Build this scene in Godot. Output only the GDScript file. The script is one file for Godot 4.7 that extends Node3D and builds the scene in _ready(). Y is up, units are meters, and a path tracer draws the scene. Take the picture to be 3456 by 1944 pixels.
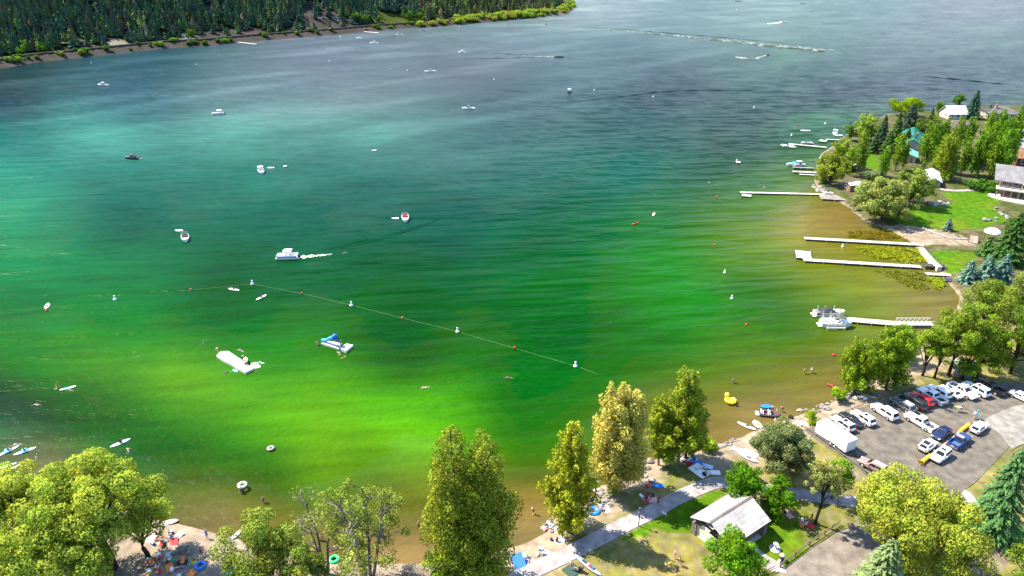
extends Node3D
# A lake bay seen from the air: swimming beach, car park and shelter in front, a wooded point with docks, boats on the water, a forested far shore.
# Metres, y up, lake level at y = 0. The camera hangs 80 m above the lake and looks along -Z.

var rng := RandomNumberGenerator.new()
var mats := {}
var names := {}
var shore: PackedVector2Array
var far_shore: PackedVector2Array
var wn := FastNoiseLite.new()
var gn := FastNoiseLite.new()

# ------------------------------------------------------------------ mesh helper
class MB:
	var v := PackedVector3Array()
	var n := PackedVector3Array()
	var c := PackedColorArray()
	var i := PackedInt32Array()
	var col := Color.WHITE
	var colored := false

	func vert(p: Vector3, nn: Vector3) -> void:
		v.append(p)
		n.append(nn)
		c.append(col)

	func tri(a: Vector3, b: Vector3, d: Vector3, out := Vector3.ZERO) -> void:
		var nn := (d - a).cross(b - a).normalized()
		var k := v.size()
		if out != Vector3.ZERO and nn.dot(out) < 0.0:
			vert(a, -nn); vert(d, -nn); vert(b, -nn)
		else:
			vert(a, nn); vert(b, nn); vert(d, nn)
		i.append(k); i.append(k + 1); i.append(k + 2)

	func quad(a: Vector3, b: Vector3, d: Vector3, e: Vector3, out := Vector3.ZERO) -> void:
		tri(a, b, d, out)
		tri(a, d, e, out)

	func box(at: Vector3, s: Vector3, r := Basis.IDENTITY, top := 1.0) -> void:
		var p: Array[Vector3] = []
		for y in [-0.5, 0.5]:
			var k := top if y > 0.0 else 1.0
			for q in [Vector2(-0.5, -0.5), Vector2(0.5, -0.5), Vector2(0.5, 0.5), Vector2(-0.5, 0.5)]:
				p.append(at + r * Vector3(q.x * s.x * k, y * s.y, q.y * s.z * k))
		for f in [[0, 1, 2, 3], [4, 5, 6, 7], [0, 1, 5, 4], [1, 2, 6, 5], [2, 3, 7, 6], [3, 0, 4, 7]]:
			quad(p[f[0]], p[f[1]], p[f[2]], p[f[3]], (p[f[0]] + p[f[2]]) * 0.5 - at)

	func beam(a: Vector3, b: Vector3, w: float, h: float) -> void:
		var z := (b - a).normalized()
		var x := Vector3.UP.cross(z)
		x = Vector3.RIGHT if x.length() < 0.01 else x.normalized()
		box((a + b) * 0.5, Vector3(w, h, a.distance_to(b)), Basis(x, z.cross(x), z))

	# rings of equal length, joined smoothly; ends closed flat
	func loft(rings: Array, closed := true, caps := true, smooth := true) -> void:
		var m: int = rings[0].size()
		var k := v.size()
		var mid := Vector3.ZERO
		if not smooth:
			for a in rings.size() - 1:
				var ca := center(rings[a])
				var cb := center(rings[a + 1])
				for j in (m if closed else m - 1):
					var j2 := (j + 1) % m
					quad(rings[a][j], rings[a + 1][j], rings[a + 1][j2], rings[a][j2], (rings[a][j] + rings[a + 1][j2]) * 0.5 - (ca + cb) * 0.5)
		else:
			for r in rings:
				for p in r:
					vert(p, Vector3.ZERO)
			for a in rings.size() - 1:
				var cc := (center(rings[a]) + center(rings[a + 1])) * 0.5
				for j in (m if closed else m - 1):
					var j2 := (j + 1) % m
					var q := [k + a * m + j, k + (a + 1) * m + j, k + (a + 1) * m + j2, k + a * m + j2]
					var nn: Vector3 = (v[q[2]] - v[q[0]]).cross(v[q[1]] - v[q[3]])
					var flip: bool = nn.dot((v[q[0]] + v[q[2]]) * 0.5 - cc) < 0.0
					if flip:
						nn = -nn
					for t in q:
						n[t] += nn
					var o := [q[0], q[1], q[2], q[0], q[2], q[3]]
					var fn: Vector3 = (v[q[2]] - v[q[0]]).cross(v[q[1]] - v[q[0]])
					if fn.dot(nn) < 0.0:
						o = [q[0], q[2], q[1], q[0], q[3], q[2]]
					for t in o:
						i.append(t)
			for t in range(k, v.size()):
				n[t] = n[t].normalized() if n[t].length() > 1e-9 else Vector3.UP
		if caps:
			for e in [0, rings.size() - 1]:
				var r = rings[e]
				var ce := center(r)
				var out: Vector3 = ce - center(rings[1 if e == 0 else rings.size() - 2])
				for j in m:
					tri(ce, r[j], r[(j + 1) % m], out)

	func center(r) -> Vector3:
		var s := Vector3.ZERO
		for p in r:
			s += p
		return s / r.size()

	func ring(at: Vector3, along: Vector3, rad: float, sides: int) -> PackedVector3Array:
		var z := along.normalized()
		var x := z.cross(Vector3.UP if absf(z.y) < 0.9 else Vector3.RIGHT).normalized()
		var y := z.cross(x)
		var out := PackedVector3Array()
		for k in sides:
			var a := TAU * k / sides
			out.append(at + x * cos(a) * rad + y * sin(a) * rad)
		return out

	func tube(pts: Array, rad: Array, sides := 6, caps := true) -> void:
		var rings := []
		for k in pts.size():
			var al: Vector3 = pts[mini(k + 1, pts.size() - 1)] - pts[maxi(k - 1, 0)]
			rings.append(ring(pts[k], al, rad[k], sides))
		loft(rings, true, caps)

	# profile of (radius, height) turned about the y axis
	func lathe(prof: Array, at := Vector3.ZERO, sides := 10) -> void:
		var rings := []
		for p in prof:
			var r := PackedVector3Array()
			for k in sides:
				var a := TAU * k / sides
				r.append(at + Vector3(cos(a) * p.x, p.y, sin(a) * p.x))
			rings.append(r)
		loft(rings)

	func ball(at: Vector3, r: Vector3, sides := 8, rows := 5) -> void:
		var rings := []
		for a in rows + 1:
			var t := PI * (a + 0.04 if a == 0 else (a - 0.04 if a == rows else float(a))) / rows
			var q := PackedVector3Array()
			for k in sides:
				var u := TAU * k / sides
				q.append(at + Vector3(cos(u) * sin(t) * r.x, cos(t) * r.y, sin(u) * sin(t) * r.z))
			rings.append(q)
		loft(rings)

	func done(m: Material = null, into: ArrayMesh = null) -> ArrayMesh:
		var me := into if into else ArrayMesh.new()
		var a := []
		a.resize(Mesh.ARRAY_MAX)
		a[Mesh.ARRAY_VERTEX] = v
		a[Mesh.ARRAY_NORMAL] = n
		if colored:
			a[Mesh.ARRAY_COLOR] = c
		a[Mesh.ARRAY_INDEX] = i
		me.add_surface_from_arrays(Mesh.PRIMITIVE_TRIANGLES, a)
		if m:
			me.surface_set_material(me.get_surface_count() - 1, m)
		return me

# ------------------------------------------------------------------ small helpers
func mt(r: float, g: float, b: float, rough := 0.8, metal := 0.0) -> StandardMaterial3D:   # a plain material from a linear base colour
	var key := "%.3f %.3f %.3f %.2f %.2f" % [r, g, b, rough, metal]
	if not mats.has(key):
		var m := StandardMaterial3D.new()
		m.albedo_color = Color(r, g, b).linear_to_srgb()
		m.roughness = rough
		m.metallic = metal
		m.cull_mode = BaseMaterial3D.CULL_DISABLED
		mats[key] = m
	return mats[key]

func paint(r: float, g: float, b: float) -> StandardMaterial3D:   # car and boat paint under lacquer
	var key := "paint %.3f %.3f %.3f" % [r, g, b]
	if not mats.has(key):
		var m: StandardMaterial3D = mt(r, g, b, 0.4, 0.0).duplicate()
		m.clearcoat_enabled = true
		m.clearcoat = 0.6
		m.clearcoat_roughness = 0.08
		mats[key] = m
	return mats[key]

func noise_tex(freq: float, lo: float, hi: float, size := 512, octaves := 4) -> NoiseTexture2D:
	var t := NoiseTexture2D.new()
	t.width = size
	t.height = size
	t.seamless = true
	var f := FastNoiseLite.new()
	f.seed = int(freq * 10000.0)
	f.frequency = freq
	f.fractal_octaves = octaves
	t.noise = f
	var g := Gradient.new()
	g.set_color(0, Color(lo, lo, lo))
	g.set_color(1, Color(hi, hi, hi))
	t.color_ramp = g
	return t

func grained(key: String, r: float, g: float, b: float, rough: float, tile: float, lo := 0.72, bump := 2.0, vc := false, freq := 0.03) -> StandardMaterial3D:
	if not mats.has(key):
		var m: StandardMaterial3D = mt(r, g, b, rough).duplicate()
		m.albedo_texture = noise_tex(freq, lo, 1.0)
		m.uv1_triplanar = true
		m.uv1_world_triplanar = true
		m.uv1_scale = Vector3.ONE / tile
		m.metallic_specular = 0.2
		m.heightmap_enabled = bump > 0.0
		m.heightmap_texture = m.albedo_texture
		m.heightmap_scale = bump
		m.vertex_color_use_as_albedo = vc
		if not mats.has("broad"):
			mats["broad"] = noise_tex(0.018, 0.72, 1.0, 512, 5)
		m.detail_enabled = true
		m.detail_albedo = mats["broad"]
		m.detail_blend_mode = BaseMaterial3D.BLEND_MODE_MUL
		m.detail_uv_layer = BaseMaterial3D.DETAIL_UV_2
		m.uv2_triplanar = true
		m.uv2_world_triplanar = true
		m.uv2_scale = Vector3.ONE / 23.0
		mats[key] = m
	return mats[key]

func numbered(called: String) -> String:
	names[called] = names.get(called, -1) + 1
	return called if names[called] == 0 else "%s_%03d" % [called, names[called]]

func tag(o: Node3D, label: String, category: String, group := "") -> Node3D:
	o.set_meta("label", label)
	o.set_meta("category", category)
	if group:
		o.set_meta("group", group)
	return o

func thing(called: String, label: String, category: String, at: Vector3, turn := 0.0, group := "") -> Node3D:
	var o := Node3D.new()
	o.name = numbered(called)
	add_child(o)
	o.position = at
	o.rotation.y = turn
	tag(o, label, category, group)
	return o

func obj(called: String, me: Mesh, parent: Node = null) -> MeshInstance3D:
	var o := MeshInstance3D.new()
	o.name = called if parent else numbered(called)
	o.mesh = me
	(parent if parent else self).add_child(o, true)
	return o

func put(called: String, mb: MB, m: Material, parent: Node = null) -> MeshInstance3D:
	return obj(called, mb.done(m), parent)

func struct(called: String, me: Mesh, kind := "structure") -> MeshInstance3D:
	var o := obj(called, me)
	o.set_meta("kind", kind)
	return o

func dup(o: Node3D, label: String, at: Vector3, turn: float, group := "") -> Node3D:
	var r: Node3D = o.duplicate()
	r.name = numbered(String(o.get_meta("stem")))
	add_child(r)
	r.position = at
	r.rotation.y = turn
	r.set_meta("label", label)
	if group:
		r.set_meta("group", group)
	return r

func rf(a: float, b: float) -> float:
	return rng.randf_range(a, b)

func rv() -> Vector3:
	var z := rng.randf() * 2.0 - 1.0
	var a := rng.randf() * TAU
	var s := sqrt(maxf(0.0, 1.0 - z * z))
	return Vector3(s * cos(a), z, s * sin(a))

func sst(a: float, b: float, x: float) -> float:
	return smoothstep(a, b, x)

func seg_dist(p: Vector2, poly: PackedVector2Array) -> float:
	var best := 1e12
	for k in poly.size():
		var a := poly[k]
		var b := poly[(k + 1) % poly.size()]
		var ab := b - a
		var q := a + ab * clampf((p - a).dot(ab) / ab.length_squared(), 0.0, 1.0)
		best = minf(best, p.distance_squared_to(q))
	return sqrt(best)

func inside(p: Vector2, poly: PackedVector2Array) -> float:   # metres inland of a shore, negative over water
	var dd := seg_dist(p, poly)
	return dd if Geometry2D.is_point_in_polygon(p, poly) else -dd

# a field sampled on a grid and read back between its samples
class Field:
	var at: Vector2
	var step: float
	var w: int
	var h: int
	var d := PackedFloat32Array()

	func get_at(p: Vector2) -> float:
		var q := (p - at) / step
		var x := clampi(int(q.x), 0, w - 2)
		var y := clampi(int(q.y), 0, h - 2)
		var u := clampf(q.x - x, 0.0, 1.0)
		var t := clampf(q.y - y, 0.0, 1.0)
		var k := y * w + x
		return lerpf(lerpf(d[k], d[k + 1], u), lerpf(d[k + w], d[k + w + 1], u), t)

func field(poly: PackedVector2Array, a: Vector2, b: Vector2, step: float) -> Field:
	var f := Field.new()
	f.at = a
	f.step = step
	f.w = int((b.x - a.x) / step) + 2
	f.h = int((b.y - a.y) / step) + 2
	f.d.resize(f.w * f.h)
	for y in f.h:
		for x in f.w:
			f.d[y * f.w + x] = inside(a + Vector2(x, y) * step, poly)
	return f

var near_field: Field
var hill_field: Field

func land_h(p: Vector2) -> float:   # height of the near shore and the wooded point
	var s := near_field.get_at(p)
	return lerpf(-0.5, 1.2, sst(-2.5, 7.0, s)) if s > -6.0 else -1.5

func hill_h(p: Vector2) -> float:   # height of the far shore: riprap, a level railway bench, then the slope
	var s := hill_field.get_at(p)
	if s < -30.0:
		return -4.0
	if s < 0.0:
		return s * 0.2
	var h := minf(s * 0.45, 4.5)
	h += maxf(0.0, s - 24.0) * (0.36 + 0.1 * gn.get_noise_2d(p.x * 0.35, p.y * 0.35))
	h += sst(20.0, 60.0, s) * 10.0 * gn.get_noise_2d(p.x * 0.5 + 90.0, p.y * 0.5)
	return maxf(h, minf(s * 0.3, 4.0))

func on(p: Vector2, up := 0.0) -> Vector3:
	return Vector3(p.x, land_h(p) + up, p.y)

func fl(p: Vector2, up := 0.0) -> Vector3:   # floating on the lake
	return Vector3(p.x, up, p.y)

# ------------------------------------------------------------------ the scene, in order
func _ready() -> void:
	rng.seed = 11
	camera_sky_sun()
	shores()
	water()
	ground()
	far_hills()
	paving()
	forest()
	houses()
	docks()
	shelter()
	near_trees()
	point_trees()
	fences()
	rocks()
	cars()
	boats()
	swimming()
	beach_people()
	park_things()
	garden_things()

func camera_sky_sun() -> void:
	var cam := Camera3D.new()
	cam.name = "camera"
	cam.fov = 45.0
	cam.near = 0.5
	cam.far = 12000.0
	cam.position = Vector3(0, 80, 0)
	cam.rotation_degrees = Vector3(-25.6, 0, 0)
	add_child(cam)
	var sky := ProceduralSkyMaterial.new()
	sky.sky_top_color = Color(0.42, 0.56, 0.78)
	sky.sky_horizon_color = Color(0.66, 0.77, 0.81)
	sky.sky_curve = 0.13
	sky.ground_bottom_color = Color(0.25, 0.3, 0.3)
	sky.ground_horizon_color = Color(0.6, 0.68, 0.72)
	sky.sky_energy_multiplier = 0.9
	sky.sun_angle_max = 20.0
	var cl := NoiseTexture2D.new()
	cl.width = 1024
	cl.height = 512
	cl.seamless = true
	var f := FastNoiseLite.new()
	f.seed = 5
	f.frequency = 0.006
	f.fractal_octaves = 5
	f.domain_warp_enabled = true
	f.domain_warp_amplitude = 40.0
	cl.noise = f
	var g := Gradient.new()
	g.offsets = PackedFloat32Array([0.0, 0.45, 0.75, 1.0])
	g.colors = PackedColorArray([Color(1, 1, 1, 0), Color(1, 1, 1, 0), Color(0.9, 0.93, 0.97, 0.6), Color(1, 1, 1, 0.85)])
	cl.color_ramp = g
	sky.sky_cover = cl
	sky.sky_cover_modulate = Color(0.75, 0.78, 0.82, 0.8)
	var e := Environment.new()
	e.background_mode = Environment.BG_SKY
	e.sky = Sky.new()
	e.sky.sky_material = sky
	e.tonemap_mode = Environment.TONE_MAPPER_LINEAR
	e.tonemap_exposure = 3.05
	e.sdfgi_enabled = true
	e.ssao_enabled = true
	e.ssil_enabled = true
	var we := WorldEnvironment.new()
	we.name = "sky_and_air"
	we.environment = e
	add_child(we)
	var sun := DirectionalLight3D.new()
	sun.name = "sun"
	sun.light_energy = 1.6
	sun.light_color = Color(1.0, 0.96, 0.89)
	sun.light_angular_distance = 0.5
	sun.shadow_enabled = true
	sun.look_at_from_position(Vector3.ZERO, Vector3(2.3, -3.25, 1.1))
	add_child(sun)

func shores() -> void:
	gn.seed = 3
	gn.frequency = 0.02
	gn.fractal_octaves = 4
	wn.seed = 8
	wn.frequency = 0.05
	wn.fractal_octaves = 3
	shore = PackedVector2Array([Vector2(-115.54, -106.43), Vector2(-89.79, -96.87), Vector2(-86.4, -95.3), Vector2(-81.57, -92.95), Vector2(-71.31, -88.78), Vector2(-54.82, -83.73), Vector2(-49.78, -82.19), Vector2(-44.83, -80.61), Vector2(-42.84, -80.04), Vector2(-35.11, -77.49), Vector2(-25.64, -75.19), Vector2(-16.35, -74.9), Vector2(-12.44, -74.97), Vector2(-6.39, -76.48), Vector2(1.45, -78.75), Vector2(5.5, -81.52), Vector2(5.4, -83.47), Vector2(8.43, -85.58), Vector2(12.45, -87.39), Vector2(13.68, -91.08), Vector2(18.26, -92.85), Vector2(23.14, -96.87), Vector2(25.49, -98.59), Vector2(29.91, -99.47), Vector2(33.66, -100.58), Vector2(37.41, -102.29), Vector2(41.48, -103.8), Vector2(44.19, -105.7), Vector2(53.35, -110.56), Vector2(56.25, -111.73), Vector2(60.39, -113.59), Vector2(64.13, -116.18), Vector2(66.42, -118), Vector2(72.33, -121.64), Vector2(82.97, -128.95), Vector2(95.73, -139.86), Vector2(108.78, -152.09), Vector2(115.42, -162.07), Vector2(116.84, -169.58), Vector2(119.87, -182.66), Vector2(121.06, -193.69), Vector2(122.24, -199.46), Vector2(121.28, -207.97), Vector2(116.29, -218.26), Vector2(117.39, -232.39), Vector2(116.8, -238.93), Vector2(114.14, -251.06), Vector2(117.19, -262.7), Vector2(126.03, -284.15), Vector2(137.37, -306.79), Vector2(143.27, -313.85), Vector2(155.02, -329.67), Vector2(172.35, -354), Vector2(209.6, -392.3), Vector2(240.62, -401.1), Vector2(270.87, -412.62), Vector2(304.26, -419.82), Vector2(363.95, -428.53)])
	shore.append_array([Vector2(560, -460), Vector2(560, -30), Vector2(300, -20), Vector2(-300, -20), Vector2(-300, -110)])
	far_shore = PackedVector2Array([Vector2(-477.24, -427.26), Vector2(-432.74, -490.19), Vector2(-398.76, -562.13), Vector2(-392.32, -600.01), Vector2(-366.95, -634.98), Vector2(-325.92, -698.41), Vector2(-297.59, -711.25), Vector2(-264.26, -752.6), Vector2(-228.87, -786.74), Vector2(-190.29, -823.95), Vector2(-153.52, -869.45), Vector2(-92.38, -914.71), Vector2(-59.98, -947.47), Vector2(23.35, -1040.16), Vector2(44.77, -1060.83), Vector2(71.9, -1104.65), Vector2(89, -1160.39), Vector2(104.97, -1250.16), Vector2(113.78, -1332.28)])
	far_shore.append_array([Vector2(112, -1400), Vector2(60, -1550), Vector2(-300, -2000), Vector2(-2200, -2200), Vector2(-2200, -300), Vector2(-900, -300)])
	near_field = field(shore, Vector2(-160, -480), Vector2(470, -30), 2.5)
	hill_field = field(far_shore, Vector2(-1300, -2000), Vector2(200, -350), 12.0)

# ------------------------------------------------------------------ water
const LENS := 695.0
var lake_colors := [
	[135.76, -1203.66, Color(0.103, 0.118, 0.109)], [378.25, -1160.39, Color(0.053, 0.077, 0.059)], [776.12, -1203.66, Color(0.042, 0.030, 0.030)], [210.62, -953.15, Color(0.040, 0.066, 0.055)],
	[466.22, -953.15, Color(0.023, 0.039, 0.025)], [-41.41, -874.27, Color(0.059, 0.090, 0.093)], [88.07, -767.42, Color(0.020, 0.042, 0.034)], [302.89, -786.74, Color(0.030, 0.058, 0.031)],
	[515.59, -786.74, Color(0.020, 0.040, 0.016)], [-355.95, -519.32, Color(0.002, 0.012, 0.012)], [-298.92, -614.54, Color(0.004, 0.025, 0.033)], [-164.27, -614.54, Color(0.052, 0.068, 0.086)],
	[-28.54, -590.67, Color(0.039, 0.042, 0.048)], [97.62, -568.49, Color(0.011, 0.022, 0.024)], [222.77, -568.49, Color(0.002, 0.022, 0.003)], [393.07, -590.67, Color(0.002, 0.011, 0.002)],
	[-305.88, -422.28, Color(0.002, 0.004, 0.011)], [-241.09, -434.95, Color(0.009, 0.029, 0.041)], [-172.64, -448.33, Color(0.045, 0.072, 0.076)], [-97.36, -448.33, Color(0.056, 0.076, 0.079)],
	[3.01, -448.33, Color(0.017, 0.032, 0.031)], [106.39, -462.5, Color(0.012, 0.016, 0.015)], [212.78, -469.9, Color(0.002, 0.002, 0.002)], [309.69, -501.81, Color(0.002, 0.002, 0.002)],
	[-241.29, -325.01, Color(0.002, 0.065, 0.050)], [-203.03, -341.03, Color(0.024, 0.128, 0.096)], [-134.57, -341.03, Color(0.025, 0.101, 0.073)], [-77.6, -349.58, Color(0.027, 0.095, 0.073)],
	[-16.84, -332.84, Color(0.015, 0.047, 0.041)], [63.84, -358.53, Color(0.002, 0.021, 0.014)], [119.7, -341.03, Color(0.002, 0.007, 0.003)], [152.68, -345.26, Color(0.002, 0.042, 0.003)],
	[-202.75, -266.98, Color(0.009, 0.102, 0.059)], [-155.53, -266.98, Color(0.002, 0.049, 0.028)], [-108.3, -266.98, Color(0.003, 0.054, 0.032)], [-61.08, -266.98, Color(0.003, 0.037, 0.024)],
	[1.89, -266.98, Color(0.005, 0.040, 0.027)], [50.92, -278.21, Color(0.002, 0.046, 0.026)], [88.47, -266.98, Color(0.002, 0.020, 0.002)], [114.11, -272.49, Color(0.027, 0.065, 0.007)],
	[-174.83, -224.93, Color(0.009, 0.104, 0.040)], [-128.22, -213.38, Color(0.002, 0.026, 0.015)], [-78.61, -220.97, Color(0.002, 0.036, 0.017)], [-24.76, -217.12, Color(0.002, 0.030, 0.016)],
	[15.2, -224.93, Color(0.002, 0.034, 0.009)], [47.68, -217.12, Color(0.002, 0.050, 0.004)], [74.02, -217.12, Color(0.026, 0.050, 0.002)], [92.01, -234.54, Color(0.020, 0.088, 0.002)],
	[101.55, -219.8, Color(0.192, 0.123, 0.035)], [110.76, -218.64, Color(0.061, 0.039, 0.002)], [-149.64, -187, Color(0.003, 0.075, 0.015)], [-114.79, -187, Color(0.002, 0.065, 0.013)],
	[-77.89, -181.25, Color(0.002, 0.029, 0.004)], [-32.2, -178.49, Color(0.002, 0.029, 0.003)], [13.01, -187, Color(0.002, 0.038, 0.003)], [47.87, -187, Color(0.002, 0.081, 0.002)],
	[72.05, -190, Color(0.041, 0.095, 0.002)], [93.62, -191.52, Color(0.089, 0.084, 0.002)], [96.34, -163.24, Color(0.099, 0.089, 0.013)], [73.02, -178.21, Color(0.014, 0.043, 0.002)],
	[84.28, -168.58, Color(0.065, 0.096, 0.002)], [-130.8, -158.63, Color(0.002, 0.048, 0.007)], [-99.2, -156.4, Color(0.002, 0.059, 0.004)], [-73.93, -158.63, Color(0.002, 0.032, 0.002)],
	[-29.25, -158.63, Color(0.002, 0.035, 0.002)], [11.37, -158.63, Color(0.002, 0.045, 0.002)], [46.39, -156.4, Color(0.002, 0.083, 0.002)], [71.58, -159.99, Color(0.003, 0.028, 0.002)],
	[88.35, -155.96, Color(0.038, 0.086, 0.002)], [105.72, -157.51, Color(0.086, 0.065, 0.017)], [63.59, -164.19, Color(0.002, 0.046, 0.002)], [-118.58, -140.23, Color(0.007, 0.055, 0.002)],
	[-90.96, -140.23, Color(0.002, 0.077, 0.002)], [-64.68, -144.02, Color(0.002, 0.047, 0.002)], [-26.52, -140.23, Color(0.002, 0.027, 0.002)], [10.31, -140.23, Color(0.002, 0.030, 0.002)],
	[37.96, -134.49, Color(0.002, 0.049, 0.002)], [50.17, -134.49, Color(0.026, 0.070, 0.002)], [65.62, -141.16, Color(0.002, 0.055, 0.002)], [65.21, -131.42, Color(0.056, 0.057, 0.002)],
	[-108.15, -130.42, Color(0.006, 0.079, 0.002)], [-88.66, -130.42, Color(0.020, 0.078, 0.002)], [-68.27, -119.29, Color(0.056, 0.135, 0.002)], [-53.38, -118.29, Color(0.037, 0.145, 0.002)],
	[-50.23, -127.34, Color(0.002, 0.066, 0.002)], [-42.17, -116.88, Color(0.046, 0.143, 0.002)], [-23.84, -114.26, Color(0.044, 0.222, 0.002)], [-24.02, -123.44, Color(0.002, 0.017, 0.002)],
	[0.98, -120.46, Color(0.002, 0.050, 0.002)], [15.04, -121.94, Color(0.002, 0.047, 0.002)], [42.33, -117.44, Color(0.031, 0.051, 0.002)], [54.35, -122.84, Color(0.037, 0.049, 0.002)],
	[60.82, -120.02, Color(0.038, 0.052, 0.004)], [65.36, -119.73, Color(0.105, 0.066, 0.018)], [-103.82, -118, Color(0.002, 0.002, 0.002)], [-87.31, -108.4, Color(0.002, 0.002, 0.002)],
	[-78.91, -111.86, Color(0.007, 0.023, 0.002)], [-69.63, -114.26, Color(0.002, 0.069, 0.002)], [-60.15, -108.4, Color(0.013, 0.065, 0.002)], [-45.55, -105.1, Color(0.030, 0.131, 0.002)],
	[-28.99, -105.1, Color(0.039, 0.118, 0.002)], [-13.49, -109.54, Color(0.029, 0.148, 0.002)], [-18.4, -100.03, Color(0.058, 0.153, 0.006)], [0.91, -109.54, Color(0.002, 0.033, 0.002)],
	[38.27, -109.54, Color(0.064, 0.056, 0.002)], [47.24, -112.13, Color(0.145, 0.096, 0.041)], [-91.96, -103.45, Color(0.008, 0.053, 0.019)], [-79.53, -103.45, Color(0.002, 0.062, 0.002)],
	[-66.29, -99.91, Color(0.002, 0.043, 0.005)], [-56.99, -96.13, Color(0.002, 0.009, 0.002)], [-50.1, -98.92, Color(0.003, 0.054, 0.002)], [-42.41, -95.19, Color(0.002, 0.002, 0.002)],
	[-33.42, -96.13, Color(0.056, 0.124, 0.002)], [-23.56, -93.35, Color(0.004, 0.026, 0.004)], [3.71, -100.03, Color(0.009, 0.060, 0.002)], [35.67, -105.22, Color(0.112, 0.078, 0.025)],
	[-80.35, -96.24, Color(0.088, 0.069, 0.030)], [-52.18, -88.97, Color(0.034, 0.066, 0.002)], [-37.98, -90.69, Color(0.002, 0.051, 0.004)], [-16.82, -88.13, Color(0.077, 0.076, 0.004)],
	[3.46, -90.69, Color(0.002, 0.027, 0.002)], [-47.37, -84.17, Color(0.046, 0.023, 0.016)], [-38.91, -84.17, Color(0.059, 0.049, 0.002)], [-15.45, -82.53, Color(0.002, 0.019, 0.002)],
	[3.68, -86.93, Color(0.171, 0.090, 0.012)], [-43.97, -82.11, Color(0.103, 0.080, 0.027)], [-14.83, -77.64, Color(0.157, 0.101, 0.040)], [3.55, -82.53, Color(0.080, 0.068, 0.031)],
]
var lake_grid := PackedColorArray()

func lake_color(x: float, z: float) -> Color:   # the water's own colour plus painted sky reflection: deep blue-green, marl green shelf, sandy shallows
	var a := (clampf(x / -z, -1.3, 1.3) + 1.3) / 2.6 * 79.0
	var b := clampf(log(-z / 50.0) / log(60.0), 0.0, 1.0) * 99.0
	var i := mini(int(a), 78)
	var j := mini(int(b), 98)
	var u := a - i
	var t := b - j
	var k := j * 80 + i
	return lake_grid[k].lerp(lake_grid[k + 1], u).lerp(lake_grid[k + 80].lerp(lake_grid[k + 81], u), t)

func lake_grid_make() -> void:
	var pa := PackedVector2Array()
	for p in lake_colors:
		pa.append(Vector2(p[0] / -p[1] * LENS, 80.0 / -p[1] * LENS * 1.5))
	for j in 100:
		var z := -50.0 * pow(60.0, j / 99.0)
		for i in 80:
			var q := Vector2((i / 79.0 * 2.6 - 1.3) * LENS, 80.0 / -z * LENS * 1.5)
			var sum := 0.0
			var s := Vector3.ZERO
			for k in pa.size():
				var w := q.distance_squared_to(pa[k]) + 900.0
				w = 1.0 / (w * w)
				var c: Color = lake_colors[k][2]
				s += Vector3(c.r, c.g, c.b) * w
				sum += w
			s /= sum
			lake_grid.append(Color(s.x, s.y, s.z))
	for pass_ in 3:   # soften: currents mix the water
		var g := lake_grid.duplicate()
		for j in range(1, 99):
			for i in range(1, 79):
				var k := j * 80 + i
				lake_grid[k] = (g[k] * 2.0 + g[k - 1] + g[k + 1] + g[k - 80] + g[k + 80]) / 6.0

func wave(x: float, z: float) -> float:
	var t := x + wn.get_noise_2d(x * 0.25, z * 0.25) * 16.0
	return wn.get_noise_2d(t * 0.45, z * 2.2 + x * 0.25) * 0.33 + wn.get_noise_2d(t * 1.3 + 300.0, z * 5.5 + t * 0.7) * 0.12

func water_material() -> StandardMaterial3D:
	if mats.has("water"):
		return mats["water"]
	var m := StandardMaterial3D.new()
	m.vertex_color_use_as_albedo = true
	m.roughness = 0.27
	m.metallic_specular = 0.125
	var t := NoiseTexture2D.new()
	t.width = 1024
	t.height = 1024
	t.seamless = true
	t.as_normal_map = true
	t.bump_strength = 9.0
	var f := FastNoiseLite.new()
	f.seed = 21
	f.frequency = 0.016
	f.fractal_octaves = 4
	f.fractal_gain = 0.55
	f.domain_warp_enabled = true
	f.domain_warp_amplitude = 18.0
	f.domain_warp_frequency = 0.01
	t.noise = f
	m.normal_enabled = true
	m.normal_texture = t
	m.normal_scale = 0.42
	m.cull_mode = BaseMaterial3D.CULL_DISABLED
	mats["water"] = m
	return m

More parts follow.
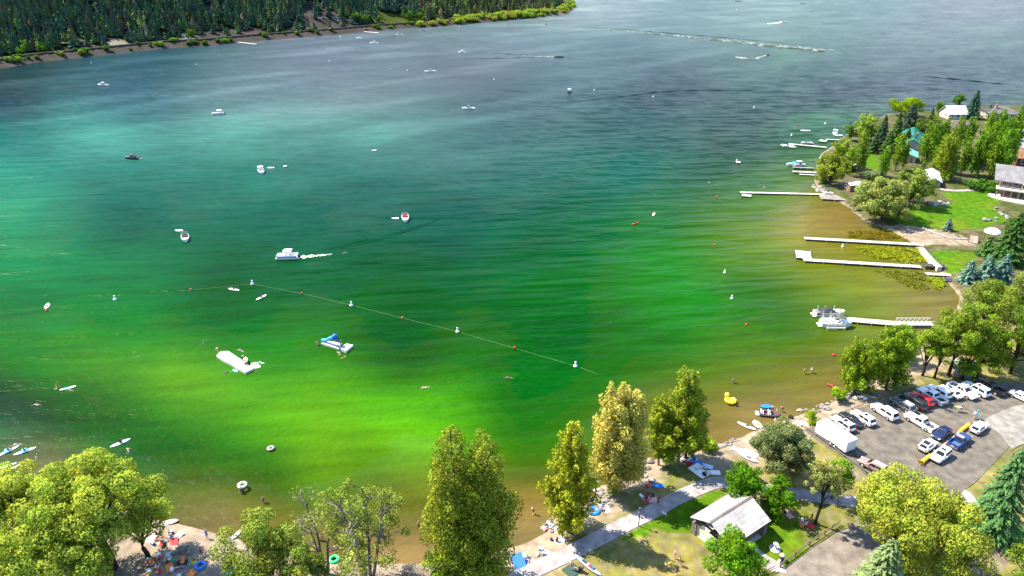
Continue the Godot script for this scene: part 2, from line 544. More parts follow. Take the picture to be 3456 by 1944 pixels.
func water() -> void:
	lake_grid_make()
	var rows := 860
	var cols := 600
	var v := PackedVector3Array()
	var n := PackedVector3Array()
	var c := PackedColorArray()
	var uv := PackedVector2Array()
	v.resize(rows * cols); n.resize(rows * cols); c.resize(rows * cols); uv.resize(rows * cols)
	for r in rows:
		var t := r / float(rows - 1)
		var z := -80.0 * LENS / lerpf(1100.0, 9.0, pow(t, 0.92))
		var half := -z * 0.95 + 40.0
		var calm := 1.0 - 0.72 * sst(260.0, 620.0, -z)   # the open lake is smoother
		var fade := calm * lerpf(0.45, 1.55, sst(90.0, 220.0, -z))
		for k in cols:
			var x := (k / float(cols - 1) * 2.0 - 1.0) * half
			var e := 0.35 - z * 0.002
			var h0 := wave(x, z)
			var hx := wave(x + e, z)
			var hz := wave(x, z + e)
			var id := r * cols + k
			v[id] = Vector3(x, h0 * 0.3, z)
			n[id] = Vector3((h0 - hx) / e * fade, 1.0, (h0 - hz) / e * fade).normalized()   # steep little waves
			var col := lake_color(x, z)
			var s := 1.0 + 0.16 * wn.get_noise_2d(x * 0.35 + z * 0.12, z * 0.5) + 0.24 * calm * wn.get_noise_2d(x * 0.8 + 50.0, z * 4.2 + x * 0.4)  # the fine streaks paint ripple shading into the colour
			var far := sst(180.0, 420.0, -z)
			var painted_cloud := maxf(0.0, wn.get_noise_2d((x * 0.75 - z * 0.65) * 0.09, (x * 0.65 + z * 0.75) * 0.42 + 900.0) + 0.02) * far  # pale cloud reflections painted into the water colour
			var painted_sheen := maxf(0.0, wn.get_noise_2d(x * 0.12 + z * 0.04 + 60.0, z * 0.22) - 0.12) * sst(650.0, 1000.0, -z)  # bright reflective streaks of the far lake, painted as paler water
			s *= 1.0 + painted_cloud * 0.6 + painted_sheen * 1.0
			c[id] = Color(col.r * s + painted_cloud * 0.012, col.g * s + painted_cloud * 0.014, col.b * s + painted_cloud * 0.014)
			var wx := wn.get_noise_2d(x * 0.15, z * 0.15 + 700.0) * 9.0
			uv[id] = Vector2((x + wx * 2.0) / 44.0, (z + wx + x * 0.1) / 21.0)
	var ix := PackedInt32Array()
	ix.resize((rows - 1) * (cols - 1) * 6)
	var o := 0
	for r in rows - 1:
		for k in cols - 1:
			var a := r * cols + k
			ix[o] = a; ix[o + 1] = a + cols; ix[o + 2] = a + 1
			ix[o + 3] = a + 1; ix[o + 4] = a + cols; ix[o + 5] = a + cols + 1
			o += 6
	var arr := []
	arr.resize(Mesh.ARRAY_MAX)
	arr[Mesh.ARRAY_VERTEX] = v
	arr[Mesh.ARRAY_NORMAL] = n
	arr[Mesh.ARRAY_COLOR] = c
	arr[Mesh.ARRAY_TEX_UV] = uv
	arr[Mesh.ARRAY_INDEX] = ix
	var me := ArrayMesh.new()
	me.add_surface_from_arrays(Mesh.PRIMITIVE_TRIANGLES, arr)
	me.surface_set_material(0, water_material())
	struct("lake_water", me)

# ------------------------------------------------------------------ ground, far shore, paving
var lush := [
	[Vector2(158.3, -246.09), Vector2(181.53, -249.84), Vector2(173.16, -235.41), Vector2(165.08, -226.58), Vector2(163.42, -216.3), Vector2(151.25, -208.64), Vector2(140.31, -206.8), Vector2(128.67, -209.57), Vector2(123.69, -216.3), Vector2(139.42, -230.92), Vector2(143.97, -232.03), Vector2(155.35, -234.28)],
	[Vector2(123.26, -190.37), Vector2(136.03, -188.79), Vector2(135.36, -185.69), Vector2(127.69, -179.74), Vector2(122.51, -174.79), Vector2(120.35, -175.49), Vector2(121.18, -179.02)],
	[Vector2(142.08, -182.68), Vector2(153.14, -187.23), Vector2(147.05, -176.18), Vector2(137.73, -175.49)],
	[Vector2(153.34, -300.42), Vector2(161.02, -300.42), Vector2(149.55, -274.57), Vector2(143.7, -274.57)],
	[Vector2(40.31, -84.25), Vector2(44.54, -81.57), Vector2(42.99, -73.45), Vector2(38.89, -71.96), Vector2(36, -73.45), Vector2(34.32, -76.76), Vector2(38.06, -80.28)],
	[Vector2(67.32, -82.67), Vector2(72.05, -86.09), Vector2(71.13, -83.12), Vector2(69.36, -80.92), Vector2(66.8, -79.22), Vector2(65.67, -79.43)],
	[Vector2(16.98, -78.6), Vector2(26.06, -84.7), Vector2(33.49, -88), Vector2(35.03, -87.52), Vector2(27.73, -82.01), Vector2(27.29, -79.43), Vector2(21.77, -79.22), Vector2(15.19, -76.76)],
	[Vector2(67.44, -77.37), Vector2(71.61, -80.71), Vector2(78.2, -79.43), Vector2(74.85, -74.41), Vector2(65.7, -72.89)],
]
var sandy := [
	[Vector2(115.94, -220.72), Vector2(122.14, -212.83), Vector2(132.77, -209.53), Vector2(141.74, -200.13), Vector2(140.1, -194.25), Vector2(124.4, -195.07), Vector2(121.95, -197.57), Vector2(120.27, -206.32)],
	[Vector2(12.26, -87.52), Vector2(15.88, -87.04), Vector2(17.74, -83.79), Vector2(11.68, -81.57)],
	[Vector2(22.82, -95.43), Vector2(24.76, -96.25), Vector2(26.35, -94.35), Vector2(25.11, -92.51), Vector2(22.76, -91.99)],
	[Vector2(35.22, -99.34), Vector2(42.24, -103.19), Vector2(42.39, -97.64), Vector2(42.17, -92.51), Vector2(40.16, -96.25)],
	[Vector2(52.33, -108.33), Vector2(59.58, -111.29), Vector2(69.38, -115.33), Vector2(72.41, -114.06), Vector2(60.48, -108.33), Vector2(56.74, -106.33), Vector2(51.71, -106.61)],
]
var bare := [
	[Vector2(57.42, -95.16), Vector2(60.37, -90.47), Vector2(57.69, -89.47), Vector2(56.83, -95.43)],
	[Vector2(56.87, -91.48), Vector2(59.07, -92.51), Vector2(59.4, -90.97), Vector2(56.42, -90.47)],
	[Vector2(66.75, -74.41), Vector2(73.74, -77.37), Vector2(72.72, -73.45), Vector2(68.02, -70.7), Vector2(64.83, -70.7)],
]

func ground_color(p: Vector2) -> Color:
	var s := near_field.get_at(p)
	var a := gn.get_noise_2d(p.x * 6.0, p.y * 6.0)
	var b := gn.get_noise_2d(p.x * 1.6 + 40.0, p.y * 1.6)
	var d := gn.get_noise_2d(p.x * 22.0, p.y * 22.0)
	var sand := Color(0.50, 0.40, 0.29)
	var dry := Color(0.36, 0.31, 0.065).lerp(Color(0.18, 0.21, 0.025), clampf(0.42 + a * 1.3 + b * 0.9, 0.0, 1.0))
	var green := Color(0.10, 0.25, 0.006).lerp(Color(0.18, 0.26, 0.015), clampf(0.25 + b * 1.2 + a * 0.6, 0.0, 1.0))
	var c: Color
	if p.x < 3.0 and p.y > -120.0:
		c = sand.lerp(Color(0.27, 0.22, 0.175), clampf(sst(3.0, 13.0, s + b * 12.0) * 0.9 + a * 0.3, 0.0, 1.0))
	elif p.y < -150.0:
		c = Color(0.10, 0.13, 0.03).lerp(Color(0.22, 0.18, 0.10), clampf(0.4 + a * 1.5, 0.0, 1.0))
		c = sand.lerp(c, sst(0.8, 2.5, s + a))
	else:
		c = sand.lerp(dry, clampf(sst(3.0, 9.0, s + a * 4.0 + b * 4.0) * (0.8 + d * 0.5), 0.0, 1.0))
	var q := p + Vector2(a, d) * 1.1
	for g in lush:
		if Geometry2D.is_point_in_polygon(q, g):
			c = green
			break
	for g in sandy:
		if Geometry2D.is_point_in_polygon(q, g):
			c = sand.lerp(Color(0.36, 0.28, 0.19), clampf(0.3 + a * 1.2, 0.0, 1.0))
	for g in bare:
		if Geometry2D.is_point_in_polygon(q, g):
			c = Color(0.36, 0.29, 0.19)
	c = c.lerp(Color(0.20, 0.15, 0.09), (1.0 - sst(0.0, 1.3, s)) * 0.7)
	var k := 1.0 + 0.28 * d + 0.14 * gn.get_noise_2d(p.x * 50.0, p.y * 50.0)
	return Color(c.r * k, c.g * k, c.b * k)

func sheet_mesh(v: PackedVector3Array, c: PackedColorArray, w: int, keep: PackedByteArray, m: Material) -> ArrayMesh:
	var h := v.size() / w
	var n := PackedVector3Array()
	n.resize(v.size())
	for y in h:
		for x in w:
			var k := y * w + x
			var l := v[y * w + maxi(x - 1, 0)]
			var r := v[y * w + mini(x + 1, w - 1)]
			var f := v[maxi(y - 1, 0) * w + x]
			var e := v[mini(y + 1, h - 1) * w + x]
			var nn := (e - f).cross(r - l)
			n[k] = (nn if nn.y > 0.0 else -nn).normalized()
	var ix := PackedInt32Array()
	for y in h - 1:
		for x in w - 1:
			var k := y * w + x
			if keep[k] or keep[k + 1] or keep[k + w] or keep[k + w + 1]:
				if v[k + w].z > v[k].z:
					ix.append_array([k, k + 1, k + w, k + 1, k + w + 1, k + w])
				else:
					ix.append_array([k, k + w, k + 1, k + 1, k + w, k + w + 1])
	var arr := []
	arr.resize(Mesh.ARRAY_MAX)
	arr[Mesh.ARRAY_VERTEX] = v
	arr[Mesh.ARRAY_NORMAL] = n
	arr[Mesh.ARRAY_COLOR] = c
	arr[Mesh.ARRAY_INDEX] = ix
	var me := ArrayMesh.new()
	me.add_surface_from_arrays(Mesh.PRIMITIVE_TRIANGLES, arr)
	me.surface_set_material(0, m)
	return me

func ground() -> void:
	var v := PackedVector3Array()
	var c := PackedColorArray()
	var keep := PackedByteArray()
	var w := 400
	var z := -38.0
	while z > -474.0:
		var half := -z * 0.82 + 34.0
		for k in w:
			var p := Vector2((k / float(w - 1) * 2.0 - 1.0) * half, z)
			var s := near_field.get_at(p)
			var h := land_h(p)
			if s > 1.0:
				h += gn.get_noise_2d(p.x * 8.0, p.y * 8.0) * 0.05 - 0.02
			v.append(Vector3(p.x, h, p.y))
			keep.append(1 if s > -3.0 else 0)
			c.append(ground_color(p) if s > -4.0 else Color(0.2, 0.15, 0.09))
		z -= clampf(-z * 0.0065, 0.5, 2.6)
	struct("ground", sheet_mesh(v, c, w, keep, grained("ground", 1, 1, 1, 0.95, 1.7, 0.66, 4.0, true, 0.06)))

var slides := [
	[Vector2(-384.49, -625.48), Vector2(-405.32, -670), Vector2(-402.22, -678.05), Vector2(-386.5, -671.43), Vector2(-367.14, -652.55), Vector2(-365.27, -643.84)],
	[Vector2(-327.66, -701.39), Vector2(-335.19, -725.81), Vector2(-330.19, -743.08), Vector2(-317.62, -754.98), Vector2(-297.34, -779.9), Vector2(-269.76, -789.92), Vector2(-262.13, -760.49), Vector2(-290.28, -724.66)],
	[Vector2(-245.98, -817.2), Vector2(-247.84, -856.01), Vector2(-242.55, -900.99), Vector2(-230.97, -897.14), Vector2(-212.87, -893.43), Vector2(-185.04, -880.18), Vector2(-173.84, -848.08), Vector2(-201.33, -818.98)],
	[Vector2(-336.57, -810.78), Vector2(-326.48, -816.17), Vector2(-306.54, -790.6), Vector2(-287.69, -786.68), Vector2(-298.31, -775.59), Vector2(-324.71, -792.74)],
	[Vector2(-442.64, -726.27), Vector2(-433.65, -724.71), Vector2(-425.12, -711.27), Vector2(-432.82, -710.44)],
	[Vector2(-151.67, -998.2), Vector2(-139.78, -999), Vector2(-131.85, -956.41), Vector2(-145.28, -959.51)],
	[Vector2(-118.51, -997.33), Vector2(-105.86, -990.69), Vector2(-98.11, -970.33), Vector2(-110.83, -964.47)],
]

func far_hills() -> void:
	var v := PackedVector3Array()
	var c := PackedColorArray()
	var keep := PackedByteArray()
	var cut := PackedVector2Array([Vector2(-365.48, -651.89), Vector2(-379.53, -690.99), Vector2(-368.89, -694.44), Vector2(-351.31, -679.13), Vector2(-350.59, -675.01)])
	var meadow := PackedVector2Array([Vector2(-166.24, -906.01), Vector2(-169.02, -933.96), Vector2(-158.03, -936.36), Vector2(-141.25, -938.69), Vector2(-115.9, -942.67), Vector2(-105.44, -938.48), Vector2(-149.73, -897.09)])
	var w := 260
	for r in 230:
		var z := -400.0 - r * r * 0.022 - r * 1.6
		for k in w:
			var x := lerpf(-1150.0, 130.0, k / float(w - 1))
			var p := Vector2(x, z)
			var s := hill_field.get_at(p)
			v.append(Vector3(x, hill_h(p), z))
			keep.append(1 if s > -12.0 and s < 420.0 else 0)
			var a := gn.get_noise_2d(x * 2.0, z * 2.0)
			var b := gn.get_noise_2d(x * 0.6 + 9.0, z * 0.6)
			var col := Color(0.028, 0.036, 0.022).lerp(Color(0.12, 0.095, 0.075), clampf(0.2 + a * 1.4 + b, 0.0, 1.0))
			if s < 7.0 + a * 4.0:
				col = Color(0.125, 0.10, 0.095).lerp(Color(0.06, 0.075, 0.03), clampf(a * 2.0, 0.0, 1.0))
			elif s < 18.0:
				col = Color(0.10, 0.09, 0.065)
			elif s < 34.0 + b * 30.0:
				col = Color(0.045, 0.075, 0.015)
			for g in slides:
				if Geometry2D.is_point_in_polygon(p + Vector2(a, b) * 10.0, g) and s > 14.0:
					col = Color(0.13, 0.108, 0.098).lerp(Color(0.06, 0.06, 0.04), clampf(0.5 + a * 2.0, 0.0, 1.0))
			if Geometry2D.is_point_in_polygon(p, cut) and s > 12.0:
				col = Color(0.42, 0.36, 0.27)
			if Geometry2D.is_point_in_polygon(p, meadow) and s > 12.0:
				col = Color(0.085, 0.12, 0.015)
			if x > 30.0 and s < 14.0:
				col = Color(0.30, 0.27, 0.17)
			c.append(col)
	struct("far_hillside_terrain", sheet_mesh(v, c, w, keep, grained("hill", 1, 1, 1, 0.95, 14.0, 0.55, 30.0, true, 0.05)))
	# the railway on its bench above the water
	var line := PackedVector3Array()
	for k in range(1, 19):
		var p := far_shore[k]
		var dir := (far_shore[k + 1] - far_shore[k - 1]).normalized()
		var q := p + Vector2(dir.y, -dir.x) * 13.0
		if not Geometry2D.is_point_in_polygon(q, far_shore):
			q = p - Vector2(dir.y, -dir.x) * 13.0
		line.append(Vector3(q.x, hill_h(q) + 0.55, q.y))
	var t := thing("railway_track", "dark railway track running on a bench along the foot of the far hillside", "railway", Vector3.ZERO)
	var bal := MB.new()
	var rail := MB.new()
	for k in line.size() - 1:
		bal.beam(line[k], line[k + 1], 4.4, 1.3)
		for s in [-0.75, 0.75]:
			var o := Vector3(0, 0.75, s)
			rail.beam(line[k] + o, line[k + 1] + o, 0.18, 0.2)
	put("ballast", bal, mt(0.055, 0.05, 0.045, 0.95), t)
	put("rail", rail, mt(0.10, 0.07, 0.05, 0.5, 0.6), t)

func slab(called: String, poly: PackedVector2Array, y: float, deep: float, m: Material, kind := "structure") -> MeshInstance3D:
	var mb := MB.new()
	var ix := Geometry2D.triangulate_polygon(poly)
	for k in range(0, ix.size(), 3):
		var a := poly[ix[k]]
		var b := poly[ix[k + 1]]
		var d := poly[ix[k + 2]]
		mb.tri(Vector3(a.x, y, a.y), Vector3(b.x, y, b.y), Vector3(d.x, y, d.y), Vector3.UP)
	var mid := Vector2.ZERO
	for k in poly.size():
		var a := poly[k]
		var b := poly[(k + 1) % poly.size()]
		var e := (b - a).orthogonal().normalized()
		var o := e if not Geometry2D.is_point_in_polygon((a + b) * 0.5 + e * 0.05, poly) else -e
		mb.quad(Vector3(a.x, y, a.y), Vector3(b.x, y, b.y), Vector3(b.x, y - deep, b.y), Vector3(a.x, y - deep, a.y), Vector3(o.x, 0, o.y))
	return struct(called, mb.done(m), kind)

func band(pts: Array, width: float) -> PackedVector2Array:   # a winding strip about a line, smoothed
	var cv := Curve2D.new()
	for k in pts.size():
		var a: Vector2 = pts[maxi(k - 1, 0)]
		var b: Vector2 = pts[mini(k + 1, pts.size() - 1)]
		var t := (b - a) * 0.2
		cv.add_point(pts[k], -t, t)
	var l := PackedVector2Array()
	var r := PackedVector2Array()
	var q := cv.tessellate_even_length(4, 1.2)
	for k in q.size():
		var d := (q[mini(k + 1, q.size() - 1)] - q[maxi(k - 1, 0)]).normalized()
		l.append(q[k] + Vector2(d.y, -d.x) * width * 0.5)
		r.append(q[k] - Vector2(d.y, -d.x) * width * 0.5)
	r.reverse()
	l.append_array(r)
	return l

func paving() -> void:
	var asphalt := grained("asphalt", 0.24, 0.212, 0.175, 0.92, 4.0, 0.66, 1.0, false, 0.05)
	slab("car_park_asphalt", PackedVector2Array([Vector2(59.83, -107.4), Vector2(64, -109.67), Vector2(71.85, -112.9), Vector2(84.19, -117.84), Vector2(91.81, -119.51), Vector2(99.6, -120.01), Vector2(106.53, -119.17), Vector2(113.82, -113.99), Vector2(109.96, -108.85), Vector2(91.26, -100.05), Vector2(87.81, -98.02), Vector2(88.84, -99.57), Vector2(75.89, -89.27), Vector2(76.08, -89.54), Vector2(72.59, -87.34), Vector2(67.34, -84.19), Vector2(62.03, -84.65), Vector2(60.94, -89.54), Vector2(59.37, -92.07), Vector2(57.74, -96.33), Vector2(55.65, -99.57), Vector2(53.67, -104.04)]), 1.25, 0.7, asphalt)
	slab("access_road", PackedVector2Array([Vector2(88.36, -107.11), Vector2(91.42, -108.7), Vector2(96.71, -111.22), Vector2(102.17, -112.75), Vector2(109.98, -111.22), Vector2(105.69, -105.42), Vector2(91.52, -100.05), Vector2(88.46, -98.78), Vector2(88.64, -100.83), Vector2(88.99, -102.42), Vector2(88.68, -104.59)]), 1.262, 0.3, grained("concrete_road", 0.36, 0.335, 0.30, 0.9, 5.0, 0.8, 0.5))
	slab("drive_asphalt", PackedVector2Array([Vector2(34.66, -68.01), Vector2(37.63, -70.66), Vector2(38.77, -72.06), Vector2(43.78, -75.53), Vector2(49.88, -79.17), Vector2(57.51, -83.74), Vector2(61.92, -84.42), Vector2(66.28, -83.74), Vector2(60.93, -79.38), Vector2(53.25, -74.75), Vector2(44.84, -68.01)]), 1.256, 0.4, grained("old_asphalt", 0.31, 0.265, 0.22, 0.9, 4.0, 0.74, 0.8))
	var pathm := grained("path_concrete", 0.47, 0.43, 0.415, 0.9, 2.0, 0.8, 0.4)
	slab("footpath", band([Vector2(55.13, -85.28), Vector2(51.19, -86.09), Vector2(47.36, -86.92), Vector2(38.02, -89.1), Vector2(34.52, -89.97), Vector2(31.14, -88.73), Vector2(26.36, -86.09), Vector2(22.57, -83.57), Vector2(17.25, -80.39), Vector2(12.17, -77.17), Vector2(7.36, -74.21), Vector2(2.81, -71.59), Vector2(-2.25, -68.74)], 2.7), 1.275, 0.3, pathm)
	slab("shelter_footpath", band([Vector2(34.51, -76.36), Vector2(35.3, -74.99), Vector2(36.3, -73.45), Vector2(37.75, -72.05), Vector2(37.65, -71.32)], 2.3), 1.28, 0.3, pathm)
	slab("curving_footpath", band([Vector2(73.05, -87.52), Vector2(73.43, -86.33), Vector2(72.17, -83.79), Vector2(70.93, -81.57), Vector2(68.96, -79.43), Vector2(66.98, -78.19), Vector2(64.94, -76.76)], 2.1), 1.285, 0.3, pathm)
	slab("garden_path", band([Vector2(159.62, -249.84), Vector2(163.92, -247.95), Vector2(170.02, -248.58), Vector2(176.92, -250.47), Vector2(182.74, -251.75)], 2.2), 1.27, 0.2, pathm)
	slab("point_road", PackedVector2Array([Vector2(227.02, -309.4), Vector2(236.12, -324.81), Vector2(258.63, -355.33), Vector2(274.16, -365.02), Vector2(231.25, -298.68), Vector2(223.86, -300.42)]), 1.27, 0.2, pathm)

# ------------------------------------------------------------------ leaves and trees
class Leaves:
	var v := PackedVector3Array()
	var n := PackedVector3Array()
	var c := PackedColorArray()
	var r: RandomNumberGenerator

	func rv() -> Vector3:
		var z := r.randf() * 2.0 - 1.0
		var a := r.randf() * TAU
		var s := sqrt(maxf(0.0, 1.0 - z * z))
		return Vector3(s * cos(a), z, s * sin(a))

	func leaf(p: Vector3, nn: Vector3, t: Vector3, ln: float, wd: float, sn: Vector3, col: Color) -> void:
		var b := nn.cross(t).normalized() * wd
		t *= ln
		col = Color(col.r * 1.55, col.g * 1.7, col.b * 1.25)
		v.append(p - t); v.append(p + b); v.append(p + t); v.append(p - b)
		n.append(sn); n.append(sn); n.append(sn); n.append(sn)
		c.append(col); c.append(col); c.append(col); c.append(col)

	# a clump: leaves near the skin of an ellipsoid
	func clump(ce: Vector3, e: Vector3, count: int, size: float, col: Color, hang := 0.0) -> void:
		for k in count:
			var d := rv()
			var f := 0.5 + 0.55 * sqrt(r.randf())
			var p := ce + d * e * f
			var o := (d / e).normalized()
			var nn := (o + rv() * 0.95).normalized()
			if nn.dot(o) < 0.0:
				nn = (nn - 2.0 * nn.dot(o) * o)
			var q := rv()
			if hang != 0.0:
				q = (q * 0.7 + Vector3(0, hang, 0))
			var t := (q - nn * q.dot(nn)).normalized()
			var s := size * (0.65 + 0.7 * r.randf())
			var g := 0.72 + 0.56 * r.randf()
			leaf(p, nn, t, s, s * 0.58, (nn + o * 0.6).normalized(), Color(col.r * g * (0.92 + 0.16 * r.randf()), col.g * g, col.b * g))

	func done(m: Material) -> ArrayMesh:
		var q := v.size() / 4
		var ix := PackedInt32Array()
		ix.resize(q * 6)
		for k in q:
			var a := k * 4
			var b := k * 6
			var up: bool = (v[a + 2] - v[a]).cross(v[a + 1] - v[a]).dot(n[a]) > 0.0
			ix[b] = a
			ix[b + 1] = a + 1 if up else a + 2
			ix[b + 2] = a + 2 if up else a + 1
			ix[b + 3] = a
			ix[b + 4] = a + 2 if up else a + 3
			ix[b + 5] = a + 3 if up else a + 2
		var arr := []
		arr.resize(Mesh.ARRAY_MAX)
		arr[Mesh.ARRAY_VERTEX] = v
		arr[Mesh.ARRAY_NORMAL] = n
		arr[Mesh.ARRAY_COLOR] = c
		arr[Mesh.ARRAY_INDEX] = ix
		var me := ArrayMesh.new()
		me.add_surface_from_arrays(Mesh.PRIMITIVE_TRIANGLES, arr)
		me.surface_set_material(0, m)
		return me

func leafy() -> Leaves:
	var l := Leaves.new()
	l.r = rng
	return l

func leaf_mat() -> StandardMaterial3D:
	if not mats.has("leaf"):
		var m := StandardMaterial3D.new()
		m.vertex_color_use_as_albedo = true
		m.roughness = 0.65
		m.metallic_specular = 0.18
		m.cull_mode = BaseMaterial3D.CULL_DISABLED
		m.backlight_enabled = true
		m.backlight = Color(0.85, 0.85, 0.85)
		mats["leaf"] = m
	return mats["leaf"]

func bark(shade := 0) -> StandardMaterial3D:
	return [grained("bark_grey", 0.22, 0.19, 0.155, 0.95, 0.6, 0.5, 2.0), grained("bark_dark", 0.09, 0.07, 0.05, 0.95, 0.6, 0.5, 2.0), grained("bark_pale", 0.42, 0.38, 0.33, 0.9, 0.6, 0.6, 1.5)][shade]

func limb(mb: MB, a: Vector3, b: Vector3, r0: float, r1: float, bend := 0.12) -> void:
	var l := a.distance_to(b)
	var m := (a + b) * 0.5 + rv() * l * bend + Vector3(0, l * bend * 0.4, 0)
	mb.tube([a, m, b], [r0, (r0 + r1) * 0.5, r1], 6, false)

# broad crown: rounded clumps over the top and sides of an ellipsoid, on limbs from the trunk
func broad_tree(called: String, label: String, at: Vector3, h: float, w: float, col: Color, o := {}) -> Node3D:
	var t := thing(called, label, o.get("cat", "tree"), at, 0.0, o.get("group", ""))
	var lv := leafy()
	var mb := MB.new()
	var low: float = o.get("low", 0.25) * h
	var ce := Vector3(0, (h + low) * 0.5, 0)
	var e := Vector3(w * 0.5, (h - low) * 0.5, w * 0.5)
	var cr: float = o.get("clump", 0.26) * w * 0.5
	var count: int = o.get("count", 34)
	var size: float = o.get("leaf", 0.2)
	var dens: float = o.get("dens", 9.0) * 0.66
	var tr: float = o.get("trunk", 0.035 * w)
	var fork := Vector3(rf(-0.3, 0.3), low * 0.9 + h * 0.06, rf(-0.3, 0.3))
	mb.tube([Vector3(0, -0.3, 0), Vector3(0.05, low * 0.4, 0), fork], [tr * 1.25, tr, tr * 0.85], 8, false)
	for k in count:
		var d := rv()
		if d.y < (-0.35 if low > h * 0.1 else -0.9):
			d.y = -d.y
		var f := rf(0.6, 1.08) if k % 5 else rf(0.2, 0.5)
		var p := ce + d * (e - Vector3.ONE * cr * 0.6) * f
		var rr := cr * rf(0.55, 1.25)
		var g := rf(0.78, 1.22)
		var cc := Color(col.r * g * rf(0.9, 1.12), col.g * g, col.b * g)
		lv.clump(p, Vector3(rr, rr * o.get("tall", 0.8), rr), int(dens * 4.0 * PI * rr * rr * 0.36 / (size * size * 4.6)) , size, cc, o.get("hang", 0.0))
		if k % 2 == 0:
			limb(mb, fork.lerp(ce, rf(0.0, 0.5)), p, tr * 0.42, 0.03)
	put("trunk", mb, bark(o.get("bark", 0)), t)
	obj("crown", lv.done(leaf_mat()), t)
	return t

# tall crown: ascending boughs strung with clumps, about one or more stems (poplars, cottonwoods)
func tall_tree(called: String, label: String, at: Vector3, h: float, w: float, col: Color, o := {}) -> Node3D:
	var t := thing(called, label, "tree", at, 0.0, o.get("group", ""))
	var lv := leafy()
	var mb := MB.new()
	var tops: Array = o.get("tops", [Vector2(0, 0)])
	var low: float = o.get("low", 0.06) * h
	var size: float = o.get("leaf", 0.2)
	var dens: float = o.get("dens", 9.0) * 0.62 * 4.0 * PI * 0.4 / (size * size * 4.6)
	var tr: float = maxf(0.16, w * 0.03)
	var steep: float = o.get("steep", 1.0)
	var cr0: float = clampf(w * o.get("clump", 0.11), 0.4, 1.7)
	for s in tops.size():
		var lean: Vector2 = tops[s]
		var hh: float = h * (1.0 if s == 0 else rf(0.86, 0.98))
		var ww: float = w * (1.0 if tops.size() == 1 else 0.68)
		var stem := [Vector3(lean.x * 0.15, -0.3, lean.y * 0.15), Vector3(lean.x * 0.75, hh * 0.4, lean.y * 0.75), Vector3(lean.x, hh * 0.97, lean.y)]
		mb.tube(stem, [tr * 1.3, tr * 0.8, 0.03], 7, false)
		var n := int(o.get("fill", 3.2) * hh / cr0 * 0.62 * (1.0 + ww / cr0 * 0.1))
		for k in n:
			var f0 := pow((k + rng.randf()) / n, 0.9)
			var y0 := lerpf(low, hh * 0.93, f0)
			var f := y0 / hh
			var prof: float = sst(-0.25, 0.2, f) * pow(maxf(0.0, 1.0 - pow(f, o.get("taper", 1.6))), 0.85)
			var a := k * 2.4 + rf(-0.6, 0.6)
			var ln := ww * 0.5 * prof * rf(0.6, 1.18) + cr0 * 0.2
			var sp: Vector3 = stem[0].lerp(stem[1], f / 0.41) if f < 0.41 else stem[1].lerp(stem[2], (f - 0.41) / 0.56)
			var tip := Vector3(sp.x + cos(a) * ln, y0 + ln * steep * rf(0.35, 1.0), sp.z + sin(a) * ln)
			tip.y = minf(tip.y, hh - 0.2)
			var g := rf(0.74, 1.24)
			if k % 2 == 0 and ln > 0.9:
				limb(mb, Vector3(sp.x, y0 - ln * 0.25, sp.z), tip, 0.05 + tr * 0.18, 0.025, 0.05)
			var cn := 1 + int(ln / (cr0 * 1.25))
			for q in cn:
				var u := 1.0 - q / float(cn) * 0.85
				var cr := cr0 * rf(0.62, 1.1) * (1.15 - 0.35 * u) * minf(1.0, 0.5 + 0.7 * prof)
				var p := Vector3(sp.x, y0, sp.z).lerp(tip, u) + rv() * cr * 0.3
				var gg := g * rf(0.88, 1.14)
				lv.clump(p, Vector3(cr, cr * o.get("tall", 1.45), cr), int(dens * cr * cr), size, Color(col.r * gg * rf(0.93, 1.08), col.g * gg, col.b * gg), 0.7)
	put("trunk", mb, bark(o.get("bark", 0)), t)
	obj("crown", lv.done(leaf_mat()), t)
	return t

# conifer: whorls of drooping boughs
func conifer(called: String, label: String, at: Vector3, h: float, w: float, col: Color, o := {}) -> Node3D:
	var t := thing(called, label, "tree", at, 0.0, o.get("group", ""))
	var lv := leafy()
	var mb := MB.new()
	mb.tube([Vector3(0, -0.3, 0), Vector3(0, h * 0.5, 0), Vector3(0, h * 0.97, 0)], [w * 0.04 + 0.05, w * 0.025 + 0.03, 0.02], 7, false)
	var y: float = o.get("low", 0.06) * h
	var size: float = o.get("leaf", 0.24)
	var droop: float = o.get("droop", 0.35)
	while y < h * 0.985:
		var f := y / h
		var rad := w * 0.5 * pow(1.0 - f, 0.82) + 0.12
		var nb := maxi(5, int(rad * 2.6 + 4.0))
		var g0 := rf(0.85, 1.15)
		for b in nb:
			var a := TAU * (b + rng.randf() * 0.7) / nb + y * 2.3
			var ln := rad * rf(0.72, 1.12)
			var out := Vector3(cos(a), 0, sin(a))
			var sd := Vector3(-sin(a), 0, cos(a))
			var rise := rf(0.05, 0.3)
			var g := g0 * rf(0.78, 1.25)
			var steps := maxi(2, int(ln / (size * 0.85)))
			for k in steps:
				var u := (k + 0.6) / steps
				var base := Vector3(0, y, 0) + out * ln * u + Vector3(0, ln * (rise * u - droop * u * u), 0)
				var wide := (1.0 - u * 0.75) * ln * 0.30
				for s in 3:
					var p := base + sd * rf(-wide, wide) + Vector3(0, rf(-0.12, 0.06), 0)
					var nn := (Vector3.UP + out * 0.5 + rv() * 0.55).normalized()
					var tt := (out + sd * rf(-0.8, 0.8) + Vector3(0, -droop * u, 0))
					tt = (tt - nn * tt.dot(nn)).normalized()
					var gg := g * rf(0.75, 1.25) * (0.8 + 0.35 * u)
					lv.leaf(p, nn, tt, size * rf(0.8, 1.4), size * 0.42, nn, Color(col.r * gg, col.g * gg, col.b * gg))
		y += maxf(0.28, rad * 0.16) * rf(0.8, 1.2)
	put("trunk", mb, bark(1), t)
	obj("crown", lv.done(leaf_mat()), t)
	return t

